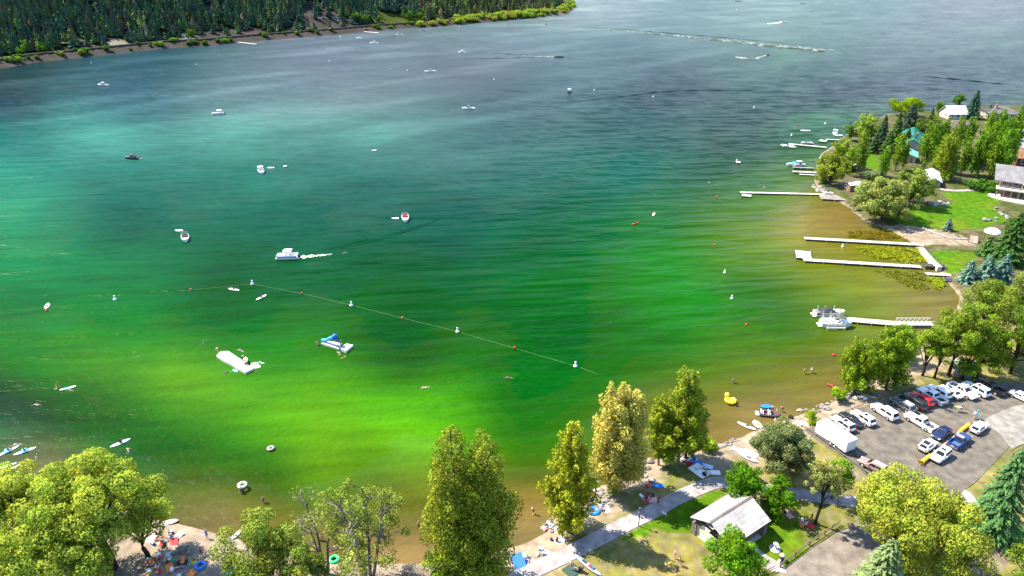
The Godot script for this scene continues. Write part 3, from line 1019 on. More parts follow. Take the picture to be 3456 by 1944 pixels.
# open tree: forking grey limbs with thin tufts at their ends
func open_tree(called: String, label: String, at: Vector3, h: float, w: float, col: Color, o := {}) -> Node3D:
	var t := thing(called, label, "tree", at, 0.0, o.get("group", ""))
	var lv := leafy()
	var mb := MB.new()
	var stems: int = o.get("stems", 3)
	for s in stems:
		var a := TAU * s / stems + rf(-0.4, 0.4)
		var foot := Vector3(cos(a), 0, sin(a)) * rf(0.2, 0.9)
		var tip := Vector3(cos(a) * w * 0.3, h * rf(0.8, 0.93), sin(a) * w * 0.3)
		var mid := foot.lerp(tip, 0.45) + Vector3(rf(-0.5, 0.5), 0.4, rf(-0.5, 0.5))
		var tr := w * 0.022 + 0.05
		mb.tube([foot - Vector3(0, 0.3, 0), mid, tip], [tr, tr * 0.7, 0.04], 6, false)
		for b in int(o.get("boughs", 11)):
			var u := rf(0.35, 1.0)
			var q := foot.lerp(mid, u * 2.0) if u < 0.5 else mid.lerp(tip, u * 2.0 - 1.0)
			var d := (Vector3(cos(a), 0.4, sin(a)) * 0.6 + rv() + Vector3(0, 0.35, 0)).normalized()
			var e := q + d * w * rf(0.14, 0.3)
			limb(mb, q, e, tr * 0.4, 0.03)
			for k in 4:
				var e2 := e + (d + rv() * 0.9).normalized() * rf(0.5, 1.3)
				limb(mb, q.lerp(e, rf(0.4, 0.9)), e2, 0.035, 0.012)
				if rng.randf() < o.get("leafy", 0.75):
					var g := rf(0.75, 1.25)
					lv.clump(e2, Vector3(0.75, 0.6, 0.75) * rf(0.7, 1.4), int(o.get("tuft", 34)), o.get("leaf", 0.15), Color(col.r * g, col.g * g, col.b * g))
	put("trunk", mb, bark(o.get("bark", 2)), t)
	obj("crown", lv.done(leaf_mat()), t)
	return t

# ------------------------------------------------------------------ the forest on the far shore
func far_conifer(jag: int, wide: float, r: RandomNumberGenerator) -> ArrayMesh:   # unit height
	var mb := MB.new()
	mb.colored = true
	mb.col = Color(0.10, 0.08, 0.06)
	mb.tube([Vector3(0, -0.06, 0), Vector3(0, 0.3, 0)], [0.018, 0.012], 5, false)
	var tiers := 6
	for k in tiers:
		var f := k / float(tiers)
		var y0 := 0.10 + f * 0.8
		var top := Vector3(r.randf_range(-0.01, 0.01), minf(1.0, y0 + 0.26), r.randf_range(-0.01, 0.01))
		var rad := wide * (1.0 - f * 0.86)
		var ring := []
		for j in jag:
			var a := TAU * j / jag + k * 0.7
			var q := rad * r.randf_range(0.6, 1.2) * (1.0 if j % 2 else 0.62)
			ring.append(Vector3(cos(a) * q, y0 + r.randf_range(-0.04, 0.03), sin(a) * q))
		for j in jag:
			var g := r.randf_range(0.7, 1.3)
			mb.col = Color(g, g, g)
			mb.tri(top, ring[j], ring[(j + 1) % jag], Vector3((ring[j] + ring[(j + 1) % jag]).x, 0.3, (ring[j] + ring[(j + 1) % jag]).z))
	return mb.done()

func leafy_far(fr: RandomNumberGenerator, col: Color) -> ArrayMesh:   # unit height
	var lv := leafy()
	for q in 10:
		var a := fr.randf() * TAU
		var rr := fr.randf_range(0.0, 0.3)
		var g := fr.randf_range(0.7, 1.25)
		lv.clump(Vector3(cos(a) * rr, fr.randf_range(0.3, 0.8), sin(a) * rr), Vector3(0.24, 0.22, 0.24), 26, 0.085, Color(col.r * g, col.g * g, col.b * g))
	return lv.done(leaf_mat())

func forest() -> void:
	var fr := RandomNumberGenerator.new()
	fr.seed = 77
	var m := StandardMaterial3D.new()
	m.vertex_color_use_as_albedo = true
	m.roughness = 0.9
	m.metallic_specular = 0.2
	m.cull_mode = BaseMaterial3D.CULL_DISABLED
	var tints := [Color(0.038, 0.080, 0.038), Color(0.055, 0.108, 0.032), Color(0.032, 0.068, 0.044), Color(0.095, 0.115, 0.032), Color(0.075, 0.062, 0.042)]
	var kinds: Array[ArrayMesh] = []
	for k in tints.size():
		for s in 2:
			var me := far_conifer(9, 0.19 + 0.09 * s + (0.05 if k == 3 else 0.0), fr)
			var mm: StandardMaterial3D = m.duplicate()
			mm.albedo_color = tints[k].linear_to_srgb()
			me.surface_set_material(0, mm)
			kinds.append(me)
	var spots := []
	var cut := PackedVector2Array([Vector2(-364.7, -646.88), Vector2(-380.81, -691.59), Vector2(-370.07, -697.14), Vector2(-349.86, -680.48), Vector2(-348.76, -670.56)])
	var meadow := PackedVector2Array([Vector2(-165.29, -899.58), Vector2(-169.02, -933.96), Vector2(-158.03, -936.36), Vector2(-141.25, -938.69), Vector2(-115.9, -942.67), Vector2(-103.31, -918.29), Vector2(-147.51, -882.61)])
	var tries := 0
	while spots.size() < 10500 and tries < 95000:
		tries += 1
		var z := -430.0 - 1000.0 * pow(fr.randf(), 1.15)
		var x := fr.randf_range(0.82 * z, 0.12 * -z)
		var p := Vector2(x, z)
		var s := hill_field.get_at(p)
		if s < 24.0 or s > 330.0 or fr.randf() > 1.3 - s / 400.0:
			continue
		if Geometry2D.is_point_in_polygon(p, cut) or Geometry2D.is_point_in_polygon(p, meadow):
			continue
		var thin := 0.5 if s > 34.0 else 0.34
		for g in slides:
			if Geometry2D.is_point_in_polygon(p, g):
				thin = -0.9 if fr.randf() < 0.9 else 1.0
		if gn.get_noise_2d(x * 1.1, z * 1.1) > thin:
			continue
		spots.append([hill_field.get_at(p) - z * 0.35, p])
	spots.sort_custom(func(a, b): return a[0] < b[0])
	var protos: Array[MeshInstance3D] = []
	var rest: Array[Transform3D] = []
	var tint := PackedColorArray()
	var words := ["dark blue-green conifer", "mid green conifer", "dark teal conifer", "olive green conifer", "brown half-dead conifer"]
	for k in spots.size():
		var p: Vector2 = spots[k][1]
		var h := fr.randf_range(7.0, 18.0) * (0.75 if hill_field.get_at(p) < 45.0 else 1.0)
		var wide := lerpf(h, 13.0, 0.5) * fr.randf_range(0.95, 2.0)
		var tr := Transform3D(Basis.from_euler(Vector3(fr.randf_range(-0.05, 0.05), fr.randf() * TAU, 0)).scaled_local(Vector3(wide, h, wide)), Vector3(p.x, hill_h(p), p.y))
		var ki := [0, 1, 2, 0, 2, 1, 3, 0, 2, 4][fr.randi() % 10] as int
		if p.x > -120.0:
			ki = [3, 3, 1, 4][fr.randi() % 4]
		if k < 290:
			var o := obj("conifer", kinds[ki * 2 + fr.randi() % 2])
			o.transform = tr
			tag(o, words[ki] + " on the far hillside above the railway", "tree", "conifers along the foot of the far hillside, " + words[ki])
		else:
			rest.append(tr)
			var c: Color = tints[ki]
			var g := fr.randf_range(0.65, 1.4)
			tint.append(Color(c.r * g, c.g * g, c.b * g))
	var mm := MultiMesh.new()
	mm.transform_format = MultiMesh.TRANSFORM_3D
	mm.use_colors = true
	mm.mesh = far_conifer(10, 0.23, fr)
	mm.mesh.surface_set_material(0, m)
	mm.instance_count = rest.size()
	for k in rest.size():
		mm.set_instance_transform(k, rest[k])
		mm.set_instance_color(k, tint[k])
	var mi := MultiMeshInstance3D.new()
	mi.name = "hillside_forest"
	mi.multimesh = mm
	add_child(mi)
	mi.set_meta("kind", "stuff")
	tag(mi, "dense conifer forest covering the far hillside", "forest")
	for k in 46:   # broad green trees low on the slope
		var a: Array = [[Vector2(-419.46, -604.67), Vector2(-392.22, -615.47)], [Vector2(-184.59, -877.47), Vector2(-165.29, -899.58)], [Vector2(-326.07, -702.73), Vector2(-233.66, -785.9)], [Vector2(-138.66, -917.8), Vector2(-105.81, -942.4)]][k % 4]
		var p: Vector2 = a[0].lerp(a[1], fr.randf()) + Vector2(fr.randf_range(-8, 8), fr.randf_range(-14, 4))
		if hill_field.get_at(p) < 16.0:
			continue
		var ki := fr.randi() % 2
		var o := obj("leafy_tree", leafy_far(fr, [Color(0.04, 0.085, 0.012), Color(0.065, 0.125, 0.014)][ki]))
		var s := fr.randf_range(6.0, 11.0)
		o.transform = Transform3D(Basis(Vector3.UP, fr.randf() * TAU).scaled(Vector3(s, s, s)), Vector3(p.x, hill_h(p), p.y))
		tag(o, ["deep green leafy tree", "bright green leafy tree"][ki] + " at the foot of the far slope", "tree", "leafy trees at the foot of the far slope")
	# bushes at the water's edge
	var lm: Array[ArrayMesh] = []
	for k in 4:
		var lv := leafy()
		var col: Color = [Color(0.05, 0.095, 0.012), Color(0.085, 0.13, 0.012), Color(0.15, 0.19, 0.02), Color(0.20, 0.20, 0.035)][k]
		for q in 9:
			var a := fr.randf() * TAU
			var rr := fr.randf_range(0.0, 0.62)
			lv.clump(Vector3(cos(a) * rr, fr.randf_range(0.25, 0.6), sin(a) * rr), Vector3(0.4, 0.36, 0.4), 30, 0.15, Color(col.r * fr.randf_range(0.7, 1.2), col.g * fr.randf_range(0.75, 1.2), col.b))
		lm.append(lv.done(leaf_mat()))
	var bw := ["dark green bush", "bright green bush", "yellow-green bush", "pale olive bush"]
	for k in 230:
		var u := fr.randf_range(2.0, 19.9)
		var a := far_shore[int(u)]
		var b := far_shore[int(u) + 1]
		var p := a.lerp(b, u - int(u))
		var dir := (b - a).normalized()
		var off := fr.randf_range(2.0, 12.0)
		if k < 120:
			off = fr.randf_range(2.0, 26.0)
			p = Vector2(fr.randf_range(-60.0, 106.0), 0)
			var near := 1e9
			for j in range(11, 20):
				var e := far_shore[j]
				var e2 := far_shore[j + 1]
				if (p.x - e.x) * (p.x - e2.x) <= 0.0:
					p.y = lerpf(e.y, e2.y, (p.x - e.x) / (e2.x - e.x))
					dir = (e2 - e).normalized()
		var nn := Vector2(dir.y, -dir.x)
		var q := p + nn * off
		if hill_field.get_at(q) < 0.5:
			q = p - nn * off
		if hill_field.get_at(q) < 0.5:
			continue
		var right := q.x > -120.0
		var ki := (2 + int(fr.randf() < 0.4) if right else int(fr.randf() < 0.45)) as int
		var o := obj("shore_bush", lm[ki])
		var s := fr.randf_range(1.8, 4.6) * (1.5 if right else 1.0)
		o.transform = Transform3D(Basis(Vector3.UP, fr.randf() * TAU).scaled(Vector3(s * 1.3, s, s * 1.3)), Vector3(q.x, hill_h(q), q.y))
		tag(o, bw[ki] + (" on the sunlit far headland" if right else " between the railway and the far waterline"), "bush", bw[ki] + "es along the far waterline" + (" of the headland" if right else ""))
# ------------------------------------------------------------------ houses on the point, the shelter, docks
func window_on(t: Node3D, at: Vector3, out: Vector3, w: float, h: float) -> void:
	var side := Vector3.UP.cross(out).normalized()
	var b := Basis(side, Vector3.UP, out)
	var f := MB.new()
	for e in [[Vector3(0, h * 0.5, 0), Vector3(w + 0.2, 0.12, 0.1)], [Vector3(0, -h * 0.5, 0), Vector3(w + 0.2, 0.12, 0.1)], [Vector3(w * 0.5, 0, 0), Vector3(0.12, h - 0.12, 0.1)], [Vector3(-w * 0.5, 0, 0), Vector3(0.12, h - 0.12, 0.1)]]:
		f.box(at + b * (e[0] + Vector3(0, 0, 0.05)), e[1], b)
	var fr := put("window", f, mt(0.75, 0.74, 0.7, 0.5), t)
	var g := MB.new()
	g.box(at + out * 0.02, Vector3(w - 0.12, h - 0.12, 0.04), b)
	put("pane", g, mt(0.03, 0.045, 0.055, 0.08), fr)

# gabled or hipped house, ridge along its own z
func house(called: String, label: String, x: float, z: float, turn: float, l: float, w: float, wall_h: float, roof_h: float, wall_m: Material, roof_m: Material, o := {}) -> Node3D:
	var t := thing(called, label, o.get("cat", "house"), on(Vector2(x, z)), turn)
	var b := MB.new()
	var hx := w * 0.5
	var hz := l * 0.5
	b.box(Vector3(0, wall_h * 0.5 - 0.3, 0), Vector3(w, wall_h + 0.6, l))
	var hip: float = o.get("hip", 0.0)
	var over: float = o.get("over", 0.6)
	if hip == 0.0 and roof_h > 0.4:
		for s in [-1.0, 1.0]:
			b.tri(Vector3(-hx, wall_h, s * hz * 0.998), Vector3(hx, wall_h, s * hz * 0.998), Vector3(0, wall_h + roof_h, s * hz * 0.998), Vector3(0, 0, s))
	put("wall", b, wall_m, t)
	var r := MB.new()
	var drop := over * roof_h / hx
	var ez := hz + over
	var rz := ez - hip
	var y0 := wall_h - drop + 0.05
	var y1 := wall_h + roof_h + 0.05
	for s in [-1.0, 1.0]:
		var ex: float = s * (hx + over)
		var out := Vector3(s * roof_h, hx, 0)
		r.quad(Vector3(ex, y0, -ez), Vector3(ex, y0, ez), Vector3(0, y1, rz), Vector3(0, y1, -rz), out)
		r.quad(Vector3(ex, y0 - 0.22, -ez), Vector3(ex, y0 - 0.22, ez), Vector3(0, y1 - 0.22, rz), Vector3(0, y1 - 0.22, -rz), -out)
		r.quad(Vector3(ex, y0, -ez), Vector3(ex, y0, ez), Vector3(ex, y0 - 0.22, ez), Vector3(ex, y0 - 0.22, -ez), Vector3(s, 0, 0))
		for q in [-1.0, 1.0]:
			if hip > 0.0:
				r.tri(Vector3(-hx - over, y0, q * ez), Vector3(hx + over, y0, q * ez), Vector3(0, y1, q * rz), Vector3(0, hip, q * roof_h))
			else:
				r.quad(Vector3(ex, y0, q * ez), Vector3(0, y1, q * ez), Vector3(0, y1 - 0.22, q * ez), Vector3(ex, y0 - 0.22, q * ez), Vector3(0, 0, q))
	var rm := put("roof", r, roof_m, t)
	if o.get("chimney", false):
		var c := MB.new()
		c.box(Vector3(hx * 0.3, y1 + 0.2, hz * 0.4), Vector3(0.9, 2.2, 0.9))
		put("chimney", c, mt(0.3, 0.22, 0.18), rm)
	var n: int = o.get("windows", 3)
	for s in [-1.0, 1.0]:
		for k in n:
			window_on(t, Vector3(s * hx, wall_h * 0.55, lerpf(-hz, hz, (k + 0.5) / n)), Vector3(s, 0, 0), minf(1.6, l / n * 0.5), wall_h * 0.42)
		window_on(t, Vector3(-w * 0.2, wall_h * 0.55, s * hz), Vector3(0, 0, s), 1.2, wall_h * 0.42)
	var d := MB.new()
	d.box(Vector3(w * 0.22, 1.05, hz + 0.03), Vector3(1.0, 2.1, 0.1))
	put("door", d, mt(0.25, 0.15, 0.1, 0.6), t)
	return t

func houses() -> void:
	var white := grained("white_wall", 0.72, 0.69, 0.64, 0.85, 2.0, 0.85, 0.3)
	var grey_roof := grained("grey_roof", 0.25, 0.24, 0.235, 0.9, 1.2, 0.7, 1.0)
	var brown_roof := grained("brown_roof", 0.23, 0.185, 0.155, 0.9, 1.2, 0.7, 1.0)
	var orange_roof := grained("orange_roof", 0.42, 0.235, 0.125, 0.9, 1.2, 0.7, 1.0)
	var a := house("lake_house", "house with a wide white roof near the tip of the wooded point", 236.57, -376.51, 0.0, 9.5, 9.0, 3.0, 3.4, white, grained("white_roof", 0.78, 0.76, 0.73, 0.7, 1.5, 0.85, 0.3), {"windows": 3})
	a.rotation.y += PI * 0.5
	house("lake_house", "long low house under a pale grey hipped roof behind the poplars", 261.04, -375.86, -1.84, 14.64, 11.0, 3.4, 2.6, mt(0.34, 0.31, 0.28), grey_roof, {"hip": 5.0, "windows": 6, "chimney": true})
	house("lake_house", "house with a flat brown-grey roof half hidden behind the poplar row", 216.15, -345.06, -1.05, 22.6, 11.0, 3.2, 1.2, mt(0.3, 0.25, 0.2), brown_roof, {"windows": 4, "hip": 3.0})
	house("green_roof_house", "white house under a green metal roof between the poplars", 181.12, -312.62, -0.49, 27.67, 8.0, 4.2, 2.2, white, grained("green_roof", 0.03, 0.21, 0.145, 0.45, 2.0, 0.85, 0.2), {"windows": 4, "chimney": true})
	house("green_roof_porch", "low white porch wing with a pale green roof beside the green-roofed house", 168.68, -291.12, -0.52, 9.51, 6.0, 2.7, 1.0, white, mt(0.12, 0.34, 0.24, 0.5), {"windows": 2, "cat": "porch"})
	house("bungalow", "low white bungalow with a peach tiled roof behind the poplars", 189.67, -280.66, -1.79, 14.24, 8.5, 2.9, 2.4, white, grained("peach_roof", 0.50, 0.29, 0.18, 0.9, 1.2, 0.72, 1.0), {"hip": 3.5, "windows": 5})
	house("barn", "dark red-brown barn with an orange-brown roof at the edge of the poplars", 212.31, -283, -1.74, 9.38, 9.0, 4.2, 2.6, mt(0.085, 0.028, 0.02, 0.8), orange_roof, {"windows": 2, "cat": "barn"})
	house("red_shed", "small shed with a dark red roof behind the timber lodge", 197.3, -268, -1.09, 6.22, 4.0, 2.0, 1.2, mt(0.2, 0.1, 0.08), mt(0.22, 0.035, 0.045, 0.7), {"windows": 1, "cat": "shed"})
	house("garden_shed", "grey-roofed shed beside the large silvery willow on the lawn", 161.59, -259.13, -0.45, 14.98, 4.4, 2.4, 1.0, mt(0.3, 0.28, 0.25), mt(0.40, 0.40, 0.41, 0.7), {"windows": 1, "cat": "shed"})
	house("boat_shed", "brown boat shed with a flat pale roof on the stone landing", 126.53, -248.89, -1.44, 4.92, 4.6, 2.6, 0.5, mt(0.15, 0.09, 0.065), mt(0.42, 0.40, 0.38, 0.7), {"windows": 1, "cat": "shed", "over": 0.3})
	house("dark_shelter", "black open shelter with a pale roof under the olive tree on the point", 135.52, -274.95, -1.43, 5.39, 4.2, 2.7, 0.5, mt(0.02, 0.02, 0.02), mt(0.5, 0.48, 0.45, 0.7), {"windows": 1, "cat": "shelter", "over": 0.4})
	house("roadside_shed", "pale flat-roofed shed beside the road at the neck of the point", 224.19, -299.55, -1.31, 6.79, 5.0, 2.6, 0.6, white, mt(0.6, 0.6, 0.6, 0.6), {"windows": 1, "cat": "shed"})
	lodge()
	# the pale grey building glimpsed among the trees behind the car park
	house("car_park_hut", "grey building glimpsed through the trees behind the car park", 93.84, -123.47, -1.97, 3.17, 3.6, 2.2, 0.8, mt(0.22, 0.24, 0.24), mt(0.27, 0.30, 0.29, 0.7), {"windows": 2, "cat": "building"})

func lodge() -> void:
	var t := thing("timber_lodge", "large timber lodge with grey roofs and a long posted balcony above the lawn", "house", on(Vector2(187.72, -242.44)), -0.6)
	var stone := grained("lodge_wall", 0.5, 0.42, 0.33, 0.9, 1.5, 0.7, 1.0)
	var timber := mt(0.27, 0.155, 0.09, 0.8)
	var b := MB.new()
	b.box(Vector3(0, 3.0, 0), Vector3(19, 7.0, 10))
	for s in [-1.0, 1.0]:
		b.tri(Vector3(s * 9.48, 6.5, -5), Vector3(s * 9.48, 6.5, 5), Vector3(s * 9.48, 9.6, 0), Vector3(s, 0, 0))
	b.box(Vector3(1.5, 3.0, 6.0), Vector3(7, 6.8, 2.0))
	put("wall", b, stone, t)
	var slate := grained("lodge_roof", 0.33, 0.32, 0.33, 0.85, 1.2, 0.75, 1.0)
	for s in [-1.0, 1.0]:
		var r := MB.new()
		r.quad(Vector3(-11.5, 5.6, s * 7.2), Vector3(11.5, 5.6, s * 7.2), Vector3(10.5, 9.9, 0), Vector3(-12.5, 9.9, 0), Vector3(0, 6, s * 4))
		r.quad(Vector3(-11.5, 5.35, s * 7.2), Vector3(11.5, 5.35, s * 7.2), Vector3(10.5, 9.65, 0), Vector3(-12.5, 9.65, 0), Vector3(0, -6, -s * 4))
		r.quad(Vector3(-11.5, 5.6, s * 7.2), Vector3(11.5, 5.6, s * 7.2), Vector3(11.5, 5.35, s * 7.2), Vector3(-11.5, 5.35, s * 7.2), Vector3(0, 0, s))
		put("roof", r, slate, t)
	var g := MB.new()
	for s in [-1.0, 1.0]:
		g.quad(Vector3(1.5 + s * 4.6, 5.7, 10.2), Vector3(1.5, 8.7, 9.4), Vector3(1.5, 8.9, 1.0), Vector3(1.5 + s * 4.6, 5.9, 3.0), Vector3(s, 1.6, 0))
	put("gable_roof", g, slate, t)
	var d := MB.new()
	d.box(Vector3(0, 3.1, 7.2), Vector3(21, 0.35, 4.6))
	put("balcony", d, mt(0.5, 0.46, 0.4, 0.7), t)
	var rail := MB.new()
	rail.beam(Vector3(-10.4, 4.3, 9.4), Vector3(10.4, 4.3, 9.4), 0.12, 0.12)
	rail.beam(Vector3(-10.4, 3.75, 9.4), Vector3(10.4, 3.75, 9.4), 0.06, 0.06)
	put("railing", rail, mt(0.6, 0.55, 0.47, 0.6), t)
	for k in 10:
		var p := MB.new()
		p.box(Vector3(-10 + k * 2.22, 1.4, 9.0), Vector3(0.42, 3.2, 0.42))
		put("post", p, timber, t)
		var q := MB.new()
		q.box(Vector3(-10 + k * 2.22, 4.5, 9.35), Vector3(0.16, 2.4, 0.16))
		put("roof_post", q, timber, t)
	for k in 6:
		window_on(t, Vector3(-8.0 + k * 3.0, 4.6, 5.0 if k < 2 or k > 4 else 7.0), Vector3(0, 0, 1), 1.8, 1.9)
	var ter := MB.new()
	var ring := PackedVector3Array()
	var ring2 := PackedVector3Array()
	for k in 24:
		var an := TAU * k / 24
		ring.append(Vector3(cos(an) * 12.5, -0.4, 7.5 + sin(an) * 6.0))
		ring2.append(Vector3(cos(an) * 12.3, 0.35, 7.5 + sin(an) * 5.8))
	ter.loft([ring, ring2], true, true, false)
	put("terrace", ter, mt(0.45, 0.40, 0.34, 0.85), t)

func shelter() -> void:
	var t := thing("picnic_shelter", "open picnic shelter with a wide pale shingle roof on the park lawn", "shelter", Vector3(32.6, 1.2, -78.6), -0.963)
	var wood := grained("grey_wood", 0.30, 0.26, 0.215, 0.9, 0.8, 0.6, 0.6)
	var hl := 4.65
	var hw := 3.65
	var rise := 1.75
	var base := MB.new()
	base.box(Vector3(0, 0.02, 0), Vector3(6.6, 0.2, 8.4))
	put("floor_slab", base, mt(0.42, 0.38, 0.33, 0.9), t)
	var shingle := [grained("shingle_a", 0.72, 0.68, 0.64, 0.85, 0.7, 0.8, 0.4), grained("shingle_b", 0.67, 0.63, 0.59, 0.85, 0.6, 0.78, 0.4), grained("shingle_c", 0.75, 0.71, 0.67, 0.85, 0.8, 0.8, 0.4)]
	var n := 17
	for s in [-1.0, 1.0]:
		for k in n:
			var f := (k + 0.5) / n
			var c := MB.new()
			var tilt := Basis(Vector3(0, 0, 1), -s * (atan2(rise, hw) - 0.24))
			c.box(Vector3(s * hw * f, 2.95 + rise * (1.0 - f) + rf(-0.006, 0.006), rf(-0.03, 0.03)), Vector3(hw / n * 1.15, 0.08, hl * 2.0), tilt)
			put("shingle_course", c, shingle[(k * 7 + int(s)) % 3], t)
		var sheathing := MB.new()
		sheathing.box(Vector3(s * hw * 0.5, 2.84 + rise * 0.5, 0), Vector3(hw * 1.1, 0.08, hl * 2.0 - 0.1), Basis(Vector3(0, 0, 1), -s * atan2(rise, hw)))
		put("roof_boarding", sheathing, mt(0.12, 0.085, 0.06, 0.9), t)
	var cap := MB.new()
	cap.beam(Vector3(-0.16, 4.76, -hl - 0.03), Vector3(-0.16, 4.76, hl + 0.03), 0.42, 0.07)
	put("ridge_cap", cap, grained("ridge", 0.27, 0.225, 0.205, 0.9, 0.5, 0.6, 0.8), t)
	for z in [-3.9, 0.0, 3.9]:
		for s in [-1.0, 1.0]:
			var p := MB.new()
			p.box(Vector3(s * 3.0, 1.5, z), Vector3(0.24, 2.9, 0.24))
			put("post", p, wood, t)
		var tie := MB.new()
		tie.beam(Vector3(-3.3, 2.75, z), Vector3(3.3, 2.75, z), 0.2, 0.28)
		for s in [-1.0, 1.0]:
			tie.beam(Vector3(s * 3.4, 2.9, z), Vector3(0, 4.55, z), 0.14, 0.2)
		put("roof_truss", tie, mt(0.05, 0.035, 0.025, 0.9), t)
	for s in [-1.0, 1.0]:
		var beam := MB.new()
		beam.beam(Vector3(s * 3.0, 2.9, -4.4), Vector3(s * 3.0, 2.9, 4.4), 0.2, 0.25)
		put("eave_beam", beam, wood, t)
	for q in [[-3.05, 4.0], [3.05, 4.0], [3.05, -4.0]]:
		var st := MB.new()
		for r in 5:
			for k in 2:
				st.box(Vector3(q[0] + (k - 0.5) * 0.42 + rf(-0.03, 0.03), 0.25 + r * 0.42, q[1] + rf(-0.03, 0.03)), Vector3(0.42, 0.4, 0.72) * rf(0.9, 1.02))
		put("stone_pier", st, grained("stone", 0.42, 0.37, 0.31, 0.95, 0.5, 0.5, 2.0), t)
	var pale := mt(0.55, 0.50, 0.43, 0.8)
	for k in 7:
		var pl := MB.new()
		pl.box(Vector3(-2.55 + k * 0.78, 1.0, 4.0), Vector3(0.76, 1.9, 0.09))
		put("gable_panel", pl, pale, t)
	for k in 8:
		var pl := MB.new()
		pl.box(Vector3(2.6, 0.75, -3.5 + k * 0.5), Vector3(0.08, 1.3, 0.48))
		put("back_panel", pl, mt(0.16, 0.12, 0.09, 0.85), t)
	for z in [-2.0, 1.6]:
		var tb := thing("picnic_table", "wooden picnic table under the %s end of the picnic shelter roof" % ("far" if z < 0.0 else "gable"), "table", t.transform * Vector3(-0.6, 0.12, z), -0.963)
		var top := MB.new()
		top.box(Vector3(0, 0.74, 0), Vector3(0.8, 0.06, 1.8))
		put("tabletop", top, wood, tb)
		for s in [-0.7, 0.7]:
			var be := MB.new()
			be.box(Vector3(s, 0.44, 0), Vector3(0.28, 0.05, 1.8))
			put("bench", be, wood, tb)
			var lg := MB.new()
			lg.beam(Vector3(-0.75, 0.02, s), Vector3(0.3, 0.72, s), 0.08, 0.1)
			lg.beam(Vector3(0.75, 0.02, s), Vector3(-0.3, 0.72, s), 0.08, 0.1)
			put("leg", lg, wood, tb)
	var lamp := MB.new()
	lamp.ball(Vector3(-0.5, 3.2, 4.75), Vector3(0.18, 0.18, 0.18))
	put("lamp_globe", lamp, mt(0.75, 0.75, 0.72, 0.4), t)

# floating or piled dock: deck sections end to end, stringers, piles
func dock(label: String, x: float, z: float, turn: float, l: float, w: float, m: Material, y := 0.5, piles := 3) -> Node3D:
	var t := thing("dock", label, "dock", Vector3(x, 0, z), turn)
	var n := maxi(1, int(round(l / 3.2)))
	for k in n:
		var d := MB.new()
		d.box(Vector3(0, y, lerpf(-l * 0.5, l * 0.5, (k + 0.5) / n)), Vector3(w, 0.12, l / n - 0.05))
		put("deck_section", d, m, t)
	var s := MB.new()
	for q in [-1.0, 1.0]:
		s.box(Vector3(q * (w * 0.5 - 0.1), y - 0.24, 0), Vector3(0.12, 0.3, l - 0.1))
	put("stringer", s, mt(0.06, 0.055, 0.05, 0.9), t)
	for k in piles:
		for q in [-1.0, 1.0]:
			var p := MB.new()
			var pz := lerpf(-l * 0.5 + 0.3, l * 0.5 - 0.3, k / maxf(1.0, piles - 1.0))
			p.tube([Vector3(q * (w * 0.5 + 0.06), -1.0, pz), Vector3(q * (w * 0.5 + 0.06), y + (0.75 if k % 2 == 0 and q > 0.0 else 0.1), pz)], [0.06, 0.06], 6)
			put("pile", p, mt(0.45, 0.44, 0.42, 0.5), t)
	return t

